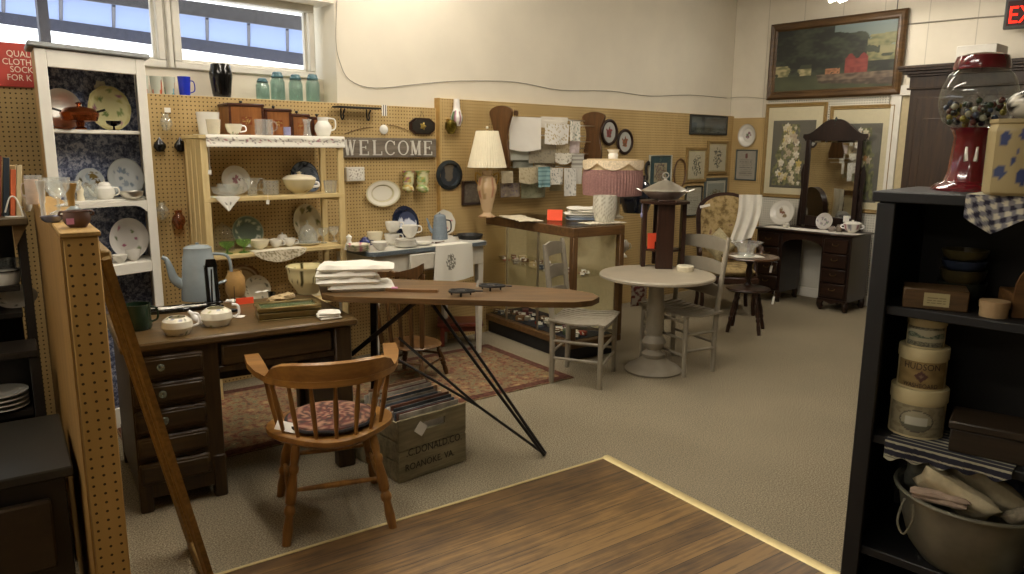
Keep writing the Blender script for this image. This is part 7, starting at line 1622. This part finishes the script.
# crock and cow jar
P = bpos(1015, .045, BZ+.0045, 190); k = dist(P)/FPX; ck = thing('crock', 'tan stoneware crock with blue fruit decoration beside the gumball machine', 'crock', P, face(P)); hc = zover(P, 1005, 121)-BZ
def sq(a, z): return 1/max(abs(math.cos(a)), abs(math.sin(a)))**.55*.93
fr_ = [(-.55, .74, .2, '#39456e'), (-.1, .8, .16, '#4a4f78'), (-.62, .3, .2, '#414d74'), (.0, .25, .22, '#39456e'), (.3, .75, .14, '#57404a'), (.45, .28, .16, '#5a3440'), (-.3, .46, .08, '#39456e'), (-.2, .58, .06, '#4a4f78')]
def ckc(q):
    a = math.atan2(q.x, -q.y); v = q.z/hc
    for x, y, r, c in fr_:
        if math.hypot((a-x)*.8, (v-y)*1.1) < r*.55*(1+.5*noise.noise(q*60)): return hexc(c)
    return hexc('#a8986e')
G().lathe(open_([(0, 0), (28*k, 0), (30.5*k, .008), (31*k, hc*.86), (29*k, hc*.93), (30.5*k, hc*.95), (30.5*k, hc)], .008), 96, Rz(8), ckc, sq, sub=.008).build('body', M_vc, ck)
cw = thing('cow_figurine', 'black and white ceramic cow figure behind the tan crock', 'figurine', (P[0]+.02, P[1]+.03, P[2]+hc*.999), face(P))
G().ell(.035, 0, .045, .085, .06, .05, 26, 16, col=lambda q: hexc('#15151a') if noise.noise(q*22) > .08 else hexc('#cfc9b6')).build('body', M_vc, cw)
G().ell(.065, -.02, .125, .038, .045, .055, 22, 14, Tm(0, 0, 0), col=lambda q: hexc('#cfc9b6') if abs(q.x-.065) < .012 and q.y < -.03 else hexc('#101014')).build('head', M_vc, cw)
G().ell(.065, -.068, .1, .026, .024, .02, 16, 10).build('muzzle', M_cream, cw)
for sx in (-1, 1):
    G().ell(.065+sx*.052, -.015, .142, .024, .008, .011, 12, 8).build('ear', M_blackg, cw)
    G().tube(smooth([(.065+sx*.02, -.015, .17), (.065+sx*.034, -.015, .182), (.065+sx*.032, -.015, .198)]), [.006]*8+[.002]).build('horn', M_cream, cw)
# checked cloth
def chk(q):
    a = int(math.floor((q.x+q.z*.3)/.016)) % 2; b_ = int(math.floor((q.z-q.x*.3)/.016)) % 2; return [hexc('#c4bea8'), hexc('#77767a'), hexc('#262436')][a+b_]
P2_ = bpos(1003, -.0, BZ, 195)
g = G().sheet(lambda u, v: (-.09+.34*u, -.022-.006*math.sin(u*20)*v, .003-(.115-.07*abs(u-.22)*3 if u < .6 else .04+.06*u)*v), 60, 24, (0, .0025, 0), col=chk); g.box(.08, .07, .0006, .34, .16, .003, col=hexc('#c4bea8'))
solo('checked_cloth', 'blue and cream checked cloth hanging over the bookcase top edge', 'cloth', g, M_vcloth, (P2_[0], P2_[1], BZ), BRZ)
# shelf one
z = zb[0]+.0005
P = bpos(934, .10, z, 300); k = dist(P)/FPX; o = thing('wooden_box', 'flat wooden box with a cream printed label on the upper black shelf', 'box', P, face(P)+.06)
G().box(0, 0, 0, 56*k, .13, 20*k, .003).build('body', wood('box_wood', '#3d2d1a', '#5c4528', .5), o); g = G().paint(22*k, 13*k, 26, 16, art_text('#a89c72', '#6b5f40', 5), M=Tm(1*k, -.0665, 10*k)); g.build('paper_label', M_vm, o)
for i, (yy, w, h, c_, lab) in enumerate(((286, 44, 15, '#23261f', 'green gray tin basin, lowest of the nested stack on the upper black shelf'), (272, 42, 12, '#3f3720', 'brown ribbed basin, second from the bottom of the nested stack'), (262, 40, 9, '#2c3446', 'blue rimmed basin in the nested stack'), (255, 42, 9, '#4a4225', 'ochre basin topping the nested stack'))):
    P = bpos(962, .28, z+[0, .055, .1, .135][i], 280)
    ware('basin', lab, 'basin', 962, yy, P[2], w, h*1.25, 'low', mat('basin'+str(i), c_, .3, var=.2), group='nested basins on the upper black shelf', pos=P)
P = bpos(994, .07, z, 310); k = dist(P)/FPX; o = thing('round_box', 'small round bentwood box with lid on the upper black shelf', 'box', P, face(P)); M_bent = mat('bentwood', '#a08560', .55, var=.08)
G().lathe([(0, 0), (12.5*k, 0), (12.5*k, 13*k), (0, 13*k)], 32).build('body', M_bent, o); G().lathe([(0, 9*k), (13.3*k, 9*k), (13.3*k, 16*k), (0, 16*k)], 32).build('lid', M_bent, o)
P = bpos(1037, .18, z, 305); k = dist(P)/FPX; o = thing('tool_carrier', 'wooden carrier with an arched end handle at the right end of the upper black shelf', 'carrier', P, face(P)+.3); M_car = wood('carrier_wood', '#4e351c', '#6f4f2b', .5)
G().prism([(-26*k, 0), (26*k, 0), (26*k, 24*k)]+[(26*k*math.cos(PI*i/12), 24*k+34*k*math.sin(PI*i/12)) for i in range(13)]+[(-26*k, 24*k)], -.06, -.048).build('end_board', M_car, o); G().box(0, .03, 0, 50*k, .16, 22*k, .003).build('tray', M_car, o)
# shelf two : three hat boxes
z = zb[1]+.004
M_hb = mat('cream_card', '#c2b489', .6, var=.04)
def bend(me, R):
    for v_ in me.vertices:
        x, y, zz2 = v_.co; a = x/R; r_ = R+.0008-y; v_.co = (r_*math.sin(a), -r_*math.cos(a), zz2)
def hatbox(lab, px, P, w, h, lidh, art, texts):
    k = dist(P)/FPX; r = w*k/2; hh = h*k; lh = lidh*k; o = thing('hat_box', lab, 'box', P, face(P), 'stacked printed boxes')
    G().lathe([(0, 0), (r, 0), (r, hh-lh*.6), (0, hh-lh*.6)], 48).build('body', M_hb, o)
    G().lathe([(0, hh-lh), (r*1.05, hh-lh), (r*1.05, hh-.003), (r*1.03, hh), (0, hh)], 48).build('lid', M_hb, o)
    H2 = hh-lh; n, m_ = 60, 26; vs = []; fs = []; cs = []
    for j in range(m_+1):
        for i in range(n+1):
            a = (i/n-.5)*2.3; vs.append(((r+.0008)*math.sin(a), -(r+.0008)*math.cos(a), H2*(.06+.88*j/m_))); cs.append(art(i/n, j/m_))
    W = n+1; fs = [(j*W+i, j*W+i+1, j*W+W+i+1, j*W+W+i) for j in range(m_) for i in range(n)]
    g = G(); g.add(vs, fs); g.c = cs; g.build('paper_label', M_vm, o)
    for (tx, sz, zz_, sx) in texts:
        lo = letters('lettering', tx, sz*hh, M_ink2, o, Tm(0, 0, zz_*hh), .0005, 'CENTER', sx); bend(lo.data, r+.001)
    return hh
M_ink2 = mat('label_ink', '#3a2a1a', .7)
def artB(u, v):
    e = math.hypot((u-.5)/.27, (v-.5)/.36)
    if e < 1: return hexc('#4a443a') if e > .93 else (hexc('#b9b7a6') if abs(v-.5) < .14 and abs(u-.5) < .17 else (hexc('#5c5a48') if v < .4 else hexc('#99937a')))
    return hexc('#8d8468') if N(u, v, 1, 9) > -.1 else hexc('#7d7358')
def artM(u, v):
    if abs(u-.5)/.13+abs(v-.45)/.22 < 1: return hexc('#4a2e28') if abs(u-.5)/.13+abs(v-.45)/.22 > .35 else hexc('#6f5a48')
    return mixc(hexc('#8f7a4c'), hexc('#7a653c'), N(u, v, 2, 5)+.5)
def artT(u, v):
    if v < .25 or v > .88: return hexc('#565446') if N(u, v, 3, 20) > 0 else hexc('#7d7a64')
    if .45 < v < .62+.1*math.sin(u*9): return hexc('#4f5a48') if N(u, v, 1, 12) > 0 else hexc('#78806a')
    return hexc('#a09a80')
Pb = bpos(915, .13, z, 430)
h1 = hatbox('large cream round box with an oval building picture, lowest of the stack', 915, Pb, 49, 48, 13, artB, [])
P2b = (Pb[0], Pb[1], z+h1+.0005)
h2 = hatbox('middle round box printed HUDSON above a dark diamond', 919, P2b, 43, 41, 11, artM, [('HUDSON', .22, .5, .88), ('WASHBOARD', .15, .06, .82)])
P3b = (Pb[0], Pb[1], P2b[2]+h2+.0005)
h3 = hatbox('smallest round box with a scenic label, top of the stack', 924, P3b, 34, 30, 8, artT, [])
def strp(q):
    z_ = q.z*1.0+q.y; s = (q.z*160) % 6
    return hexc('#aaa68e') if s < 1 or 2 < s < 2.7 else hexc('#1d1d2c')
P = bpos(897, -.0, zb[1], 440)
def strp2(q): return hexc('#a09c86') if (q.z < -.004 and ((-q.z*110) % 2.6 < .55 or (abs(q.z+.062) < .008))) or (q.z >= -.004 and (q.y*70) % 2 < .6) else hexc('#1a1a28')
g = G().sheet(lambda u, v: (-.03+.36*u, -.022-.005*math.sin(u*15)*v, .002-(.062-.03*u+.008*math.sin(u*30))*v), 60, 26, (0, .0025, 0), col=strp2)
vs = G().sheet(lambda u, v: (-.03+.36*u, .0-.02+.24*v, .0012), 60, 40, (0, 0, .0022), col=strp2)
g.v += vs.v; g.f += [tuple(i+len(g.v)-len(vs.v) for i in f) for f in vs.f]; g.c += vs.c
solo('striped_towel', 'dark blue towel with cream stripes under the printed boxes, hanging over the shelf edge', 'towel', g, M_vcloth, (P[0], P[1], zb[1]), BRZ)
P = bpos(1004, .12, zb[1]+.004, 440); k = dist(P)/FPX
o = thing('wooden_box', 'low dark wooden box with a worn lid on the middle black shelf', 'box', P, face(P)); M_db = wood('dark_box_wood', '#1f170e', '#33281a', .5); G().box(0, .0, 0, 90*k, .17, 24*k, .004).build('body', M_db, o); G().box(0, 0, 24*k, 94*k, .18, 8*k, .004).build('lid', M_db, o); G().box(36*k, -.088, 2*k, 14*k, .002, 6*k).build('price_tag', M_paper, o)
# tub with pillows
z = zb[2]+.001; P = bpos(973, .16, z, 500); k = dist(P)/FPX
zrm = zover(P, 973, 492)-z
tb = thing('wash_tub', 'large round galvanized metal tub full of pillows on the lower black shelf', 'tub', P, face(P)); M_galv = mat('galvanized', '#7b796a', .42, metal=.6, var=.2, scale=9)
Rt = .225
G().lathe(open_([(0, 0), (Rt*.62, 0), (Rt*.8, zrm*.22), (Rt*.93, zrm*.6), (Rt, zrm-.008), (Rt*1.04, zrm)], .003), 56).build('body', M_galv, tb)
G().tube([(Rt*1.04*math.cos(a), Rt*1.04*math.sin(a), zrm) for a in [2*PI*j/56 for j in range(56)]], .007, 8, closed=True).build('rim', M_galv, tb)
G().tube(smooth([(-Rt*.85, -Rt*.58, zrm*.9), (-Rt*.9, -Rt*.68, zrm*.6), (-Rt*.8, -Rt*.72, zrm*.45), (-Rt*.7, -Rt*.76, zrm*.7), (-Rt*.72, -Rt*.72, zrm*.9)]), .004, 6).build('handle', M_galv, tb)
M_pl = mat('cream_pillow', '#c2b696', .95, var=.12, scale=40, bmp=.4); M_pl2 = mat('plaid_pillow', '#948a76', .95, var=.3, scale=90)
f_ = face(P); fx, fy = math.cos(f_), math.sin(f_)
def tp_(x, y, z_): return (P[0]+fx*x-fy*y, P[1]+fy*x+fx*y, z+z_)
solo('pillow', 'long cream pillow lying highest across the metal tub', 'pillow', pil(.29, .15, .08, Ry(30) @ Rx(38), 1), M_pl, tp_(.0, -.0, zrm+.035), f_)
solo('pillow', 'pale pillow poking out at the front of the metal tub', 'pillow', pil(.24, .15, .07, Ry(24) @ Rx(45), 4), M_pl, tp_(-.05, -.10, zrm+.018), f_)
solo('pillow', 'gray upright pillow at the left side of the metal tub', 'pillow', pil(.15, .14, .06, Ry(10) @ Rx(20), 7), mat('gray_pillow', '#6b6c62', .9, var=.2), tp_(-.14, .05, zrm+.0), f_)
solo('pillow', 'blue gray pillow behind the long cream pillow in the tub', 'pillow', pil(.17, .13, .07, Ry(-20) @ Rx(40), 9), mat('blue_pillow', '#4c506a', .9, var=.2), tp_(.05, .13, zrm+.0), f_)
solo('pillow', 'olive plaid pillow at the right side of the metal tub', 'pillow', pil(.13, .12, .05, Ry(-30) @ Rx(55), 11), M_pl2, tp_(.15, -.07, zrm-.012), f_)
solo('folded_towel', 'thin folded pink beige towel over the left rim of the tub', 'towel', stack_cloth(.17, .05, .03, 2, 6, .1), mat('pink_beige', '#a08c7a', .9), tp_(-.09, -.16, zrm+.004), f_+.0)
P = bpos(1027, .0, zb[2]+.001, 560)
ware('glass_dish', 'cut glass dish at the right corner of the lower black shelf', 'dish', 1021, 570, zb[2]+.001, 40, 16, 'low', M_glc, pos=P)
# chair with red cloth behind the pedestal
q = F(640, 372, 0)
tag_o = thing('floor_stand', 'dark narrow wooden stand behind the round table pedestal', 'stand', (.98, 5.75, 0), .2)
for x in (-.17, .13): G().box(x, 0, 0, .03, .03, .62, .004).build('leg', M_dwz, tag_o)
G().box(-.02, 0, .62, .36, .12, .03, .004).build('top', M_dwood, tag_o)
solo('cloth_bag', 'red and white patterned cloth bag behind the round table pedestal', 'bag', pil(.13, .2, .07, None, 3, col=lambda q: hexc('#6c3430') if noise.noise(q*40) > .1 else hexc('#b3a898')), M_vcloth, (1.0, 5.72, .45), .1)
sc.view_settings.view_transform = 'Standard'; sc.view_settings.look = 'None'; sc.view_settings.gamma = 1; sc.view_settings.use_curve_mapping = False
sc.view_settings.exposure = 0.
try:
    sc.cycles.use_denoising = True; sc.cycles.max_bounces = 7; sc.cycles.transparent_max_bounces = 24; sc.cycles.sample_clamp_indirect = 6
except Exception: pass
